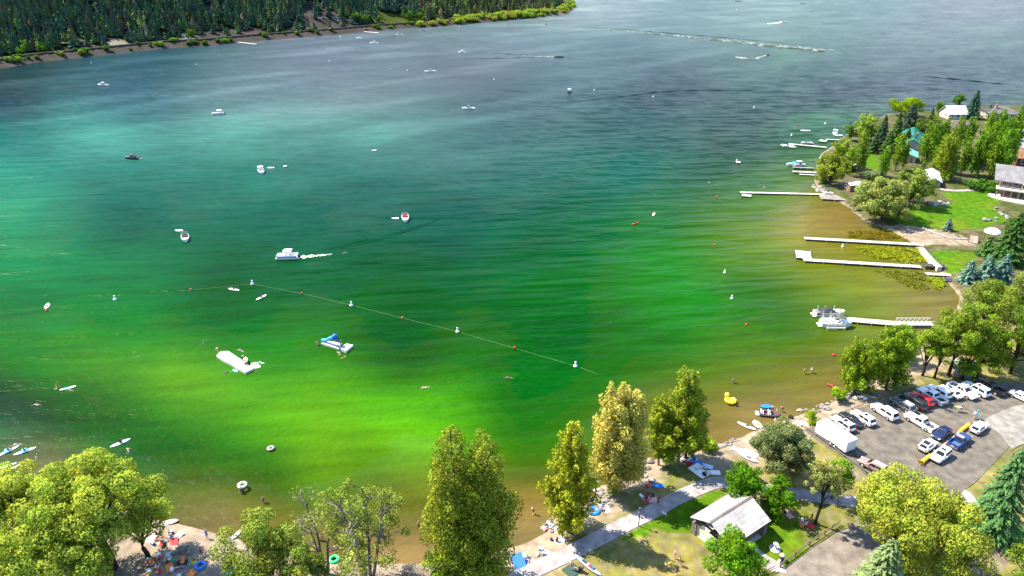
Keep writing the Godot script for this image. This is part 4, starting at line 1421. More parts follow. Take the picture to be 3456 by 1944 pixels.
func docks() -> void:
	var pale := grained("pale_deck", 0.72, 0.68, 0.62, 0.85, 1.2, 0.82, 0.3)
	var cream := grained("cream_deck", 0.68, 0.62, 0.48, 0.85, 1.2, 0.82, 0.3)
	var grey := grained("grey_deck", 0.42, 0.37, 0.33, 0.9, 1.0, 0.7, 0.5)
	dock("long pale dock running out from the sandy beach past the water weeds", 115.03, -197.87, -1.73, 48.88, 1.9, pale, 0.55, 9)
	dock("pale dock walkway beside the weed bed, ending in a square platform", 99.84, -182.29, -1.73, 31.71, 1.9, pale, 0.55, 7)
	dock("square white end platform of the dock beside the weed bed", 85.62, -188.44, -0.29, 5.9, 4.2, pale, 0.58, 2)
	dock("black gangway from the weed-bed dock to the lawn wall", 119.14, -179.76, -1.75, 5.92, 2.2, mt(0.04, 0.035, 0.03, 0.8), 0.95, 2)
	dock("short white landing at the weedy shore below the blue spruces", 117.65, -174.68, -1.68, 6.49, 1.6, pale, 0.5, 2)
	dock("low black float moored below the short white landing", 118.69, -171.49, -1.99, 2.45, 2.4, mt(0.03, 0.03, 0.035, 0.6), 0.35, 2)
	dock("cream dock between the boat lifts and the metal gangway", 86.26, -147.36, -1.76, 13.24, 2.3, cream, 0.5, 5)
	dock("long white dock in front of the silvery willow, beside the grey swim deck", 100.04, -246.98, -1.65, 30.6, 1.6, pale, 0.5, 7)
	dock("small white platform at the outer end of the long white dock", 86.07, -244.63, -2, 3.38, 2.6, pale, 0.46, 2)
	dock("weathered grey swim deck at the foot of the long white dock", 116.69, -242.23, -1.77, 9.18, 6.0, grey, 0.55, 3)
	dock("cream landing behind the grey swim deck", 119.6, -247.36, -1.63, 8.97, 2.2, pale, 0.62, 2)
	dock("stone boat landing below the brown boat shed", 120.07, -251.73, -1.69, 10.79, 3.0, grey, 0.5, 3)
	dock("white dock with boats at its end off the round olive trees", 136.6, -318.32, -2, 16.51, 1.7, pale, 0.5, 5)
	dock("white angled float off the tip of the point", 147.62, -327.73, -2.23, 3.3, 3.2, pale, 0.45, 2)
	dock("thin white walkway joining the angled float to the point", 153.45, -329.96, -1.75, 6.98, 1.3, pale, 0.45, 2)
	dock("upper of the two parallel grey docks below the round trees", 120.57, -280.58, -1.75, 8.81, 1.5, grey, 0.7, 4)
	dock("lower of the two parallel grey docks below the round trees", 118.5, -274.57, -1.77, 9, 1.7, pale, 0.6, 4)
	dock("short low white float in front of the parallel grey docks", 118.67, -271.86, -1.74, 5.92, 1.2, pale, 0.3, 2)
	dock("white float against the far railway shore, left of the brush", -265.23, -732.15, -2.2, 32.24, 3.0, pale, 0.5, 2)
	dock("white moored float at the far shore near the gully", -160.03, -840.23, -2.27, 26.25, 3.5, pale, 0.5, 2)
	dock("pale log float along the far shore near the headland", -110, -934.28, -1.87, 21.28, 3.0, cream, 0.4, 2)
	# metal gangway with truss rails at the shore end of the cream dock
	var g := thing("metal_gangway", "grey metal gangway with trussed handrails at the shore end of the cream dock", "gangway", fl(Vector2(95.94, -145.84)), -PI * 0.5)
	var d := MB.new()
	d.box(Vector3(0, 0.7, 0), Vector3(1.8, 0.1, 8.4))
	put("deck", d, mt(0.5, 0.5, 0.5, 0.5), g)
	for s in [-0.9, 0.9]:
		var r := MB.new()
		r.beam(Vector3(s, 0.75, -4.2), Vector3(s, 0.75, 4.2), 0.08, 0.1)
		r.beam(Vector3(s, 1.75, -4.2), Vector3(s, 1.75, 4.2), 0.08, 0.1)
		for k in 8:
			var a := -4.2 + k * 1.05
			r.beam(Vector3(s, 0.8, a), Vector3(s, 1.7, a + 0.52), 0.05, 0.05)
			r.beam(Vector3(s, 1.7, a + 0.52), Vector3(s, 0.8, a + 1.05), 0.05, 0.05)
		put("handrail", r, mt(0.75, 0.75, 0.74, 0.4, 0.3), g)

# ------------------------------------------------------------------ trees
func near_trees() -> void:
	var gold := Color(0.21, 0.24, 0.036)
	tree4("willow_tree", "large yellow-green willow over the beach, its crown reaching farthest out over the water", [-56.78, -72.04, 18.92, 16.28], gold, 0, {"count": 96, "low": 0.28, "clump": 0.19, "leaf": 0.17, "dens": 10.0, "bark": 1})
	tree4("willow_tree", "yellow-green willow at the left edge of the beach beside the largest willow", [-66.54, -71.33, 18.2, 12.42], gold, 0, {"count": 64, "low": 0.28, "clump": 0.2, "leaf": 0.17, "dens": 10.0, "bark": 1})
	tree4("willow_tree", "nearest willow crown at the corner of the beach, below the other willows", [-61.45, -61.73, 17.73, 16.2], Color(0.19, 0.22, 0.033), 0, {"count": 90, "low": 0.25, "clump": 0.18, "leaf": 0.17, "dens": 10.0, "bark": 1})
	tree4("willow_tree", "lower yellow-green willow between the beach blankets and the big willows", [-54.59, -64.73, 14.75, 9.69], Color(0.19, 0.22, 0.033), 0, {"count": 36, "low": 0.2, "clump": 0.27, "leaf": 0.17, "dens": 10.0, "bark": 1})
	tree4("willow_tree", "small willow bough crown leaning over the waterline with the pink board", [-52.88, -74.21, 10.65, 9.31], gold, 0, {"count": 24, "low": 0.12, "clump": 0.3, "leaf": 0.17, "dens": 8.0, "bark": 1})
	tree4("olive_tree", "bushy olive-green tree at the edge of the beach beside the thin grey trees", [-32.38, -67.28, 14.79, 11.77], Color(0.135, 0.155, 0.028), 0, {"count": 54, "low": 0.05, "clump": 0.24, "leaf": 0.16, "dens": 9.0})
	tree4("olive_tree", "low olive-green bushy tree in front of the thin grey trees", [-27.11, -64.73, 11.76, 6.17], Color(0.12, 0.145, 0.025), 0, {"count": 22, "low": 0.05, "clump": 0.3, "leaf": 0.16})
	tree4("thin_tree", "thin half-bare grey tree with pale twigs at the water's edge", [-26.32, -71.33, 13.84, 8.18], Color(0.17, 0.175, 0.05), 3, {"stems": 3, "leafy": 0.45, "tuft": 24, "boughs": 12})
	tree4("thin_tree", "open airy tree with pale forked limbs between the thin grey tree and the big cottonwood", [-20.01, -70.63, 15.29, 10.26], Color(0.15, 0.17, 0.035), 3, {"stems": 4, "leafy": 0.95, "tuft": 46, "boughs": 15})
	tree4("shrub", "dark green shrub under the thin trees on the sand", [-26.93, -69.26, 5.26, 4.91], Color(0.08, 0.13, 0.015), 0, {"count": 14, "low": 0.02, "clump": 0.36, "leaf": 0.15, "cat": "shrub"})
	tree4("cottonwood_tree", "tallest cottonwood, twin-topped, standing at the water's edge", [-5.42, -69.6, 27.49, 15.07], Color(0.15, 0.165, 0.02), 1, {"tops": [Vector2(-2.2, 0.4), Vector2(2.1, -0.3)], "low": 0.02, "taper": 1.25, "fill": 3.9, "dens": 7.5, "leaf": 0.19})
	tree4("cottonwood_shrub", "low bright green shrub at the foot of the twin-topped cottonwood", [-9.43, -67.93, 7.39, 5.89], Color(0.13, 0.18, 0.015), 0, {"count": 18, "low": 0.02, "clump": 0.34, "leaf": 0.16, "cat": "shrub"})
	tree4("poplar_tree", "slender yellow-green poplar by the stepped rocks", [8.69, -79.24, 21.2, 7.79], Color(0.215, 0.215, 0.02), 1, {"low": 0.03, "fill": 3.8, "taper": 1.4})
	tree4("autumn_cottonwood", "straw-yellow cottonwood with a round top, between two green poplars", [16.88, -88.19, 21.64, 10.71], Color(0.33, 0.27, 0.075), 1, {"low": 0.1, "fill": 4.2, "taper": 2.2, "tops": [Vector2(-1.0, 0.3), Vector2(1.4, -0.3)], "bark": 2})
	tree4("cottonwood_shrub", "green shrub at the foot of the straw-yellow cottonwood", [16.46, -87.45, 6.5, 3.83], Color(0.13, 0.17, 0.015), 0, {"count": 12, "low": 0.02, "clump": 0.4, "leaf": 0.16, "cat": "shrub"})
	tree4("cottonwood_tree", "tall green cottonwood with white stems beside the straw-yellow one", [28.5, -94.79, 19.77, 8.24], Color(0.16, 0.185, 0.02), 1, {"low": 0.12, "fill": 3.8, "bark": 2, "taper": 1.5})
	tree4("cottonwood_tree", "shorter white-stemmed cottonwood leaning in front of the tall one", [25.52, -95.32, 15.11, 5.34], Color(0.17, 0.19, 0.02), 1, {"low": 0.12, "fill": 2.6, "bark": 2, "tops": [Vector2(-1.0, 0.4)]})
	tree4("cottonwood_tree", "wide dark green cottonwood on the water side of the white-stemmed pair", [30.34, -96.9, 13.26, 6.1], Color(0.10, 0.135, 0.012), 1, {"low": 0.1, "fill": 3.4})
	tree4("shrub", "bright green shrub at the foot of the white-stemmed cottonwoods", [26.51, -94.07, 6.21, 4.03], Color(0.12, 0.19, 0.012), 0, {"count": 12, "low": 0.02, "clump": 0.4, "leaf": 0.16, "cat": "shrub"})
	tree4("shrub", "round yellow-green shrub alone on the shoreline rocks", [34.92, -99.08, 3.04, 3.93], Color(0.16, 0.205, 0.015), 0, {"count": 14, "low": 0.02, "clump": 0.42, "leaf": 0.15, "cat": "shrub"})
	tree4("grey_olive_tree", "round grey-green tree between the white trailer and the footpath", [44.53, -90.77, 11.27, 10.25], Color(0.115, 0.13, 0.06), 0, {"count": 60, "low": 0.08, "clump": 0.26, "leaf": 0.15, "dens": 13.0})
	tree4("round_bush_tree", "dense deep green bush tree at the end of the footpath", [36.62, -84.29, 7.73, 7.31], Color(0.055, 0.125, 0.006), 0, {"count": 40, "low": 0.02, "clump": 0.27, "leaf": 0.17, "dens": 11.0})
	tree4("round_bush_tree", "dense deep green bush tree behind the shelter roof", [41.23, -82.14, 7.5, 6.09], Color(0.055, 0.12, 0.006), 0, {"count": 34, "low": 0.02, "clump": 0.28, "leaf": 0.17, "dens": 11.0})
	tree4("juniper_tree", "pale olive juniper with bare forked legs on the shaded lawn", [46.51, -80.63, 12.87, 6.24], Color(0.175, 0.165, 0.06), 0, {"count": 34, "low": 0.28, "clump": 0.24, "leaf": 0.15, "bark": 1, "dens": 10.0})
	tree4("juniper_tree", "small olive juniper beside the bright green tree by the trailer", [51.41, -84.29, 6.02, 3.73], Color(0.15, 0.15, 0.05), 0, {"count": 16, "low": 0.15, "clump": 0.3, "leaf": 0.15})
	tree4("green_tree", "small bright green tree beyond the junipers", [51.33, -86.08, 8.41, 5.15], Color(0.09, 0.18, 0.008), 0, {"count": 26, "low": 0.12, "clump": 0.3, "leaf": 0.16})
	tree4("green_tree", "round bright green tree in front of the picnic shelter", [29.71, -67.6, 10.4, 8.22], Color(0.075, 0.155, 0.008), 0, {"count": 44, "low": 0.2, "clump": 0.27, "leaf": 0.17, "dens": 10.0})
	tree4("weeping_willow", "broad golden weeping willow between the car park and the drive", [54.92, -72.4, 15.28, 14.55], Color(0.20, 0.21, 0.032), 0, {"count": 84, "low": 0.1, "clump": 0.22, "leaf": 0.17, "dens": 11.0, "hang": 1.2, "tall": 1.05})
	tree4("weeping_willow", "lower golden willow crown beside the grey-green spruce", [58.86, -67.28, 14.92, 7.85], Color(0.185, 0.20, 0.03), 0, {"count": 34, "low": 0.1, "clump": 0.28, "leaf": 0.17, "hang": 1.2, "tall": 1.1})
	tree4("spruce_tree", "grey-green spruce at the bottom of the drive in front of the willow", [48.22, -65.36, 12.67, 9.29], Color(0.13, 0.16, 0.085), 2, {"droop": 0.3})
	tree4("spruce_tree", "tall blue-green spruce beside the curving footpath", [72.01, -78.44, 16.07, 9.56], Color(0.058, 0.115, 0.05), 2, {"droop": 0.4, "leaf": 0.27})
	tree4("pine_bush", "olive-green pine at the corner beyond the spruce", [69.7, -67.28, 13.59, 6.82], Color(0.09, 0.125, 0.015), 0, {"count": 36, "low": 0.03, "clump": 0.28, "leaf": 0.16})
	tree4("shrub", "yellow-green bush among rocks at the end of the sand by the white trailer", [55.99, -106.65, 2.88, 2.96], Color(0.16, 0.20, 0.012), 0, {"count": 12, "low": 0.02, "clump": 0.42, "leaf": 0.15, "cat": "shrub"})
	tree4("shrub", "leafy bush at the water's edge below the first car park trees", [64.48, -114.03, 3.53, 3.74], Color(0.13, 0.20, 0.012), 0, {"count": 14, "low": 0.02, "clump": 0.4, "leaf": 0.15, "cat": "shrub"})
	# the grove behind the car park
	var g1 := Color(0.115, 0.165, 0.014)
	tree4("alder_tree", "first green tree of the car park grove, hanging over the water", [68.56, -116.51, 12.33, 7.41], Color(0.125, 0.17, 0.014), 1, {"low": 0.04, "fill": 4.0, "taper": 3.0})
	tree4("alder_tree", "leafy green tree beside the rocky bank, second of the car park grove", [75.25, -117.5, 14.58, 8.22], g1, 1, {"low": 0.04, "fill": 4.0, "taper": 2.6})
	tree4("alder_tree", "bright low tree in front of the metal gangway", [82.96, -128.63, 9.44, 8.04], Color(0.14, 0.18, 0.016), 0, {"count": 26, "low": 0.05, "clump": 0.28, "leaf": 0.17})
	tree4("alder_tree", "slim-stemmed green tree behind the row of white cars", [85.19, -122.34, 11.75, 7.7], g1, 0, {"count": 28, "low": 0.12, "clump": 0.27, "leaf": 0.17, "bark": 1})
	tree4("alder_tree", "tall leafy tree with bare lower stems behind the white pickup", [90.55, -122.34, 16.22, 9.67], Color(0.12, 0.16, 0.018), 0, {"count": 36, "low": 0.16, "clump": 0.25, "leaf": 0.17, "bark": 1})
	tree4("alder_tree", "green tree shading the dark truck at the back of the car park", [95.88, -121.59, 13.95, 9.25], g1, 0, {"count": 34, "low": 0.1, "clump": 0.26, "leaf": 0.17, "bark": 1})
	tree4("alder_tree", "broad olive tree highest in the grove behind the car park", [101.61, -131.12, 17.77, 12.73], Color(0.115, 0.145, 0.022), 0, {"count": 50, "low": 0.15, "clump": 0.24, "leaf": 0.17, "bark": 1})
	tree4("alder_tree", "dark green tree at the end of the grove beyond the dark truck", [103.84, -123.1, 16.72, 10.51], Color(0.06, 0.095, 0.010), 0, {"count": 40, "low": 0.1, "clump": 0.26, "leaf": 0.17, "bark": 1})
	tree4("alder_tree", "olive-green tree on the bank above the brown shallows", [97.96, -135.43, 9.53, 7.05], Color(0.13, 0.155, 0.025), 0, {"count": 26, "low": 0.05, "clump": 0.3, "leaf": 0.16})
	tree4("alder_tree", "small leafy tree in front of the grey building by the car park", [92.57, -121.11, 4.73, 5.62], Color(0.115, 0.16, 0.016), 0, {"count": 20, "low": 0.25, "clump": 0.3, "leaf": 0.17, "bark": 1})
	tree4("alder_tree", "young tree filling the gap behind the white pickup", [92.57, -120.85, 9.86, 6.44], Color(0.125, 0.17, 0.016), 0, {"count": 24, "low": 0.22, "clump": 0.28, "leaf": 0.17, "bark": 1})
	tree4("alder_tree", "young tree behind the white saloons at the car park edge", [87.25, -121.59, 9.43, 6.48], Color(0.12, 0.165, 0.016), 0, {"count": 24, "low": 0.22, "clump": 0.28, "leaf": 0.17, "bark": 1})
	tree4("alder_tree", "grey-olive tree at the far end of the grove by the flagstone yard", [113.99, -138.13, 15.94, 10.65], Color(0.10, 0.13, 0.03), 0, {"count": 36, "low": 0.1, "clump": 0.27, "leaf": 0.17})

func at4(a: Array) -> Vector3:
	return on(Vector2(a[0], a[1]))

func tree4(called: String, label: String, a: Array, col: Color, shape: int, o := {}) -> Node3D:   # a = x, z, height, crown width
	if shape == 0:
		return broad_tree(called, label, at4(a), a[2], a[3], col, o)
	if shape == 1:
		return tall_tree(called, label, at4(a), a[2], a[3], col, o)
	if shape == 2:
		return conifer(called, label, at4(a), a[2], a[3], col, o)
	return open_tree(called, label, at4(a), a[2], a[3], col, o)

func point_trees() -> void:
	var lom := Color(0.10, 0.162, 0.014)
	var far := {"leaf": 0.36, "dens": 8.0, "fill": 3.4, "low": 0.02, "taper": 1.0, "tall": 1.9, "steep": 3.0, "clump": 0.15}
	var row := [
		["tallest Lombardy poplar right of the green-roofed house", [166.66, -274.57, 22.14, 7.8]],
		["Lombardy poplar leaning over the sunlit lawn gap near two white rocks", [155.18, -274.57, 15.47, 5.36]],
		["narrow Lombardy poplar against the green-roofed house", [158.87, -276.07, 13.27, 2.91]],
		["short Lombardy poplar over the sunlit grass gap", [144.58, -263.77, 12.82, 4.39]],
		["Lombardy poplar rising behind the tallest one", [190.88, -305.76, 14.81, 5]],
		["broad Lombardy poplar at the near end of the main row, before the garden path", [166.22, -261.01, 17.04, 7.88]],
		["Lombardy poplar in front of the peach-roofed bungalow", [177.46, -267.28, 15.56, 4.83]],
		["slim Lombardy poplar between the brown-grey roof and the bungalow", [192.57, -298.68, 16.94, 5.78]],
		["Lombardy poplar in the middle of the row, its base on bare soil", [182.38, -268.71, 16.02, 4.45]],
		["Lombardy poplar right of the bungalow gable", [183.98, -267.28, 17.95, 5.63]],
		["Lombardy poplar in front of the pale grey hipped roof", [209.48, -305.76, 17.7, 6.35]],
		["Lombardy poplar beside the grey hipped roof's far end", [216.81, -309.4, 17.64, 5.96]],
		["large Lombardy poplar beside the barn", [189.48, -263.07, 19.29, 7.52]],
		["tall Lombardy poplar by the road shed", [218.43, -300.42, 19.41, 6.69]],
		["Lombardy poplar directly in front of the barn door", [199.86, -274.57, 17.5, 4.94]],
		["Lombardy poplar behind the row near the brown-grey roof", [204.28, -309.4, 14.27, 5.05]],
		["Lombardy poplar filling the gap left of the bungalow", [180.58, -282.22, 15.8, 5.07]],
		["Lombardy poplar behind the bungalow gable", [200.98, -288.61, 16.5, 5.6]],
		["Lombardy poplar between the barn and the grey hipped roof", [210.2, -295.26, 17.22, 5.72]],
		["Lombardy poplar just left of the barn, in the near row", [185.86, -263.07, 14.98, 4.77]],
		["Lombardy poplar behind the tallest one, toward the brown-grey roof", [178.52, -288.61, 16.5, 5.17]],
		["Lombardy poplar in the near row in front of the broad one", [166.85, -267.28, 12.35, 4.44]],
		["low young Lombardy poplar at the near foot of the row", [170.2, -261.69, 9.76, 3.57]],
	]
	for k in row.size():
		row[k][1][3] *= 1.05
		tree4("lombardy_poplar", row[k][0], row[k][1], Color(lom.r * rf(0.85, 1.25), lom.g * rf(0.9, 1.12), lom.b), 1, far.merged({"group": "Lombardy poplars on the wooded point"}))
	var b := {"leaf": 0.36, "dens": 8.0, "count": 30, "low": 0.05, "clump": 0.27}
	tree4("round_tree", "round bright olive tree beside the drooping dark spruce", [212.04, -377.83, 10.88, 18.22], Color(0.125, 0.17, 0.008), 0, b)
	tree4("round_tree", "dark green round tree beside the white-roofed house", [251.86, -397.18, 9.38, 8.1], Color(0.05, 0.11, 0.02), 0, b)
	tree4("round_tree", "dark green tree nearest the tip of the point", [158.09, -324.81, 9.16, 7.23], Color(0.065, 0.115, 0.015), 0, b)
	tree4("round_tree", "pale yellow-green tree behind the tip of the point", [165.36, -324.81, 12.95, 12.49], Color(0.16, 0.20, 0.03), 0, b)
	tree4("round_tree", "pale green tree with a tall narrow crown over the sunlit gap", [137.97, -270.16, 17.69, 6.09], Color(0.12, 0.165, 0.02), 1, far)
	tree4("round_tree", "broad green tree above the parallel grey docks", [135.44, -280.66, 11.13, 11.4], Color(0.12, 0.17, 0.016), 0, {"leaf": 0.33, "count": 54, "low": 0.0, "clump": 0.22})
	tree4("round_tree", "broad olive tree at the rocky shore beside the parallel grey docks", [120.88, -255.65, 12.14, 12.81], Color(0.145, 0.165, 0.022), 0, {"leaf": 0.33, "count": 64, "low": 0.0, "clump": 0.2})
	tree4("round_tree", "green tree behind the olive one, left of the dark docks' shore", [123.91, -273.09, 7.59, 6.2], Color(0.12, 0.165, 0.016), 0, b)
	tree4("silver_willow", "huge silvery willow on the lawn above the sandy beach", [122.12, -217.29, 14.23, 20.18], Color(0.165, 0.18, 0.055), 0, {"dens": 9.0, "count": 120, "low": 0.0, "clump": 0.17, "leaf": 0.3})
	tree4("silver_willow", "darker green willow behind the silvery one", [138.56, -232.03, 12.75, 14.98], Color(0.125, 0.165, 0.03), 0, {"dens": 9.0, "count": 80, "low": 0.0, "clump": 0.2, "leaf": 0.3})
	tree4("garden_shrub", "silvery shrub at the end of the beach below the willow", [117.98, -228.73, 4.82, 3.19], Color(0.15, 0.17, 0.07), 0, {"leaf": 0.25, "count": 16, "low": 0.0, "clump": 0.36, "cat": "shrub"})
	tree4("garden_shrub", "blue-green rounded shrub beside the sunlit gap", [139.5, -262.38, 3.09, 6], Color(0.08, 0.13, 0.05), 0, {"leaf": 0.3, "count": 16, "low": 0.0, "clump": 0.36, "cat": "shrub"})
	tree4("garden_shrub", "bright yellow-green bush at the near foot of the poplar row", [166.28, -258.98, 4.48, 4.35], Color(0.16, 0.21, 0.015), 0, {"leaf": 0.3, "count": 16, "low": 0.0, "clump": 0.36, "cat": "shrub"})
	for e in [
		["bushy green tree hiding the dark shelter's back", [133.42, -267.28, 12.35, 6.86], Color(0.10, 0.15, 0.015)], ["leafy tree between the tip's pale tree and the firs", [168.27, -324.81, 8.68, 8.19], Color(0.13, 0.17, 0.02)], ["dark leafy tree behind the green-roofed house", [191.53, -324.81, 11.06, 7.22], Color(0.06, 0.10, 0.015)],
		["leafy tree in front of the brown-grey flat roof", [195.41, -324.81, 7.73, 6.27], Color(0.08, 0.125, 0.015)], ["leafy tree behind the barn by the grey roof", [236.12, -324.81, 11.06, 8.18], Color(0.09, 0.14, 0.015)], ["shady tree over the red shed", [194.58, -267.28, 11.54, 5.25], Color(0.07, 0.115, 0.012)],
		["low olive tree at the rocky shore in front of the round trees", [119.62, -260.33, 7.72, 6.73], Color(0.14, 0.16, 0.025)],
	]:
		tree4("leafy_tree", e[0], e[1], e[2], 0, b)
	tree4("cypress_tree", "thin dark cypress on the sunlit grass gap", [142.92, -276.07, 4.48, 1.51], Color(0.03, 0.07, 0.012), 1, far)
	tree4("cedar_tree", "columnar green cedar left of the white-roofed house", [232.5, -383.18, 6.36, 5.05], Color(0.06, 0.125, 0.015), 1, far)
	tree4("hedge", "dark green hedge along the far side of the garden path", [174.61, -249.84, 2.98, 12.65], Color(0.035, 0.095, 0.012), 0, {"leaf": 0.3, "count": 40, "low": 0.0, "clump": 0.2, "cat": "hedge"})
	var c := {"leaf": 0.42, "droop": 0.3}
	var dark := Color(0.035, 0.062, 0.04)
	for e in [
		["dark spruce behind the pale yellow-green tree", [163.33, -305.76, 16.14, 6.81], dark],
		["tall green fir left of the drooping spruce", [171.33, -309.4, 16.74, 5.96], Color(0.05, 0.085, 0.025)],
		["blackish drooping spruce with wide boughs in front of the bright olive tree", [192.11, -337.29, 15.04, 11.42], Color(0.035, 0.055, 0.045)],
		["green fir in the middle of the conifer group by the gap", [163.12, -298.68, 10.8, 6.69], Color(0.05, 0.085, 0.025)],
		["short dark fir at the near side of the conifer group", [159.13, -302.18, 8.65, 4.97], Color(0.045, 0.075, 0.03)],
		["olive fir between the spruce and the tallest poplar", [194.89, -333.04, 9.34, 6.9], Color(0.075, 0.09, 0.025)],
		["olive fir in front of the columnar cedar", [208.37, -348.37, 10.69, 5.64], Color(0.065, 0.085, 0.025)],
		["tall blue-green spruce right of the white roof", [244.98, -373.9, 15.29, 8.18], Color(0.03, 0.065, 0.055)],
		["dark spruce at the far right end of the point beyond the grey roof", [261.52, -357.71, 17.03, 7.85], Color(0.03, 0.06, 0.055)],
		["small blue spruce in front of the grey hipped roof", [256.48, -377.83, 6.83, 4.98], Color(0.05, 0.085, 0.075)],
		["dark narrow fir between the poplars and the brown-grey roof", [207.28, -333.04, 5.93, 3.46], Color(0.03, 0.07, 0.045)],
		["low dark fir behind the leaning poplar", [176.9, -309.4, 9.27, 5.07], Color(0.04, 0.065, 0.03)],
		["small blue spruce at the edge of the lawn above the beach logs", [138.02, -206.8, 3.81, 2.93], Color(0.09, 0.135, 0.13)],
		["tall dark green spruce beside the white canopy on the point", [140.25, -181.2, 15.11, 9.5], Color(0.035, 0.075, 0.02)],
		["dark fir in front of the tall dark green spruce", [137.63, -186.46, 5.14, 5.66], Color(0.04, 0.085, 0.025)],
		["silver-blue spruce nearest the weed bed, on the left of its group", [121.79, -168.75, 6.3, 4.66], Color(0.095, 0.15, 0.15)],
		["largest silver-blue spruce in the middle of its group", [125.81, -168.1, 7.91, 5.73], Color(0.085, 0.14, 0.14)],
		["silver-blue spruce on the yard side of its group", [130.21, -168.1, 8.34, 5.72], Color(0.08, 0.135, 0.14)],
	]:
		e[1][3] *= 1.25
		tree4("spruce" if "spruce" in e[0] else "fir", e[0], e[1], e[2], 2, c)
	tree4("garden_shrub", "sprawling dark green shrub at the edge of the lodge lawn", [157.05, -205.89, 4.82, 6.16], Color(0.05, 0.10, 0.015), 0, {"leaf": 0.28, "count": 22, "low": 0.0, "clump": 0.3, "cat": "shrub"})
	# water weeds and reeds off the beach between the two docks
	var lv := leafy()
	for poly in [[[Vector2(107.43, -208.79), Vector2(116, -210.18), Vector2(121.06, -206.97), Vector2(124.53, -201.64), Vector2(123.09, -199.49), Vector2(108.61, -201.21), Vector2(105.08, -203.39)], 0.05, Color(0.085, 0.065, 0.008)], [[Vector2(103.36, -196.55), Vector2(122.99, -194.49), Vector2(120.89, -183.22), Vector2(114.88, -182.48), Vector2(107.09, -184.71), Vector2(103.87, -190.08)], 0.1, Color(0.13, 0.14, 0.008)], [[Vector2(116.16, -193.27), Vector2(122.78, -194.08), Vector2(121, -183.96), Vector2(115.85, -183.22)], 0.14, Color(0.16, 0.165, 0.012)], [[Vector2(100.8, -178.87), Vector2(114.94, -178.16), Vector2(114.44, -174), Vector2(119.07, -172.65), Vector2(115.84, -167.42), Vector2(109.82, -162.44), Vector2(105.39, -167.42), Vector2(103.09, -174)], 0.06, Color(0.08, 0.085, 0.012)], [[Vector2(113.87, -174), Vector2(118.6, -173.32), Vector2(116.48, -168.06), Vector2(110.49, -163.66), Vector2(111.86, -168.7)], 0.14, Color(0.14, 0.16, 0.012)]]:
		var pp := PackedVector2Array(poly[0])
		var lo := pp[0]
		var hi := pp[0]
		for q in pp:
			lo = lo.min(q)
			hi = hi.max(q)
		for k in 6500:
			var q := Vector2(rf(lo.x, hi.x), rf(lo.y, hi.y))
			if not Geometry2D.is_point_in_polygon(q, pp) or gn.get_noise_2d(q.x * 9.0, q.y * 9.0) < -0.12 - poly[1] or seg_dist(q, pp) < rf(0.0, 3.2):
				continue
			var col: Color = poly[2]
			var g := rf(0.6, 1.3)
			var nn := (Vector3.UP + rv() * 0.9).normalized()
			if nn.y < 0.1:
				continue
			var tt := rv()
			tt = (tt - nn * tt.dot(nn)).normalized()
			lv.leaf(Vector3(q.x, rf(0.1, 0.16 + poly[1] * 2.0), q.y), nn, tt, rf(0.25, 0.6), rf(0.12, 0.22), (nn + Vector3.UP).normalized(), Color(col.r * g, col.g * g, col.b * g))
	var w := struct("water_weeds", lv.done(leaf_mat()), "stuff")
	tag(w, "yellow-brown water weeds and reeds in the shallows between the docks", "weeds")

# ------------------------------------------------------------------ fences, barriers, rocks
func rail_fence(label: String, pts: Array, m: Material, hgt := 0.9, rails := 2, gap := 2.6) -> void:
	var t := thing("rail_fence", label, "fence", Vector3.ZERO)
	for k in pts.size() - 1:
		var a: Vector2 = pts[k]
		var b: Vector2 = pts[k + 1]
		var n := maxi(1, int(a.distance_to(b) / gap))
		for j in n:
			var p := on(a.lerp(b, j / float(n)))
			var q := on(a.lerp(b, (j + 1) / float(n)))
			var po := MB.new()
			po.box(p + Vector3(0, hgt * 0.45, 0), Vector3(0.16, hgt * 1.1, 0.16))
			put("post", po, m, t)
			for r in rails:
				var y := hgt * (1.0 - r * 0.5) - 0.05
				var ra := MB.new()
				ra.tube([p + Vector3(0, y, 0), q + Vector3(0, y + rf(-0.04, 0.04), 0)], [0.075, 0.07], 6)
				put("rail", ra, m, t)

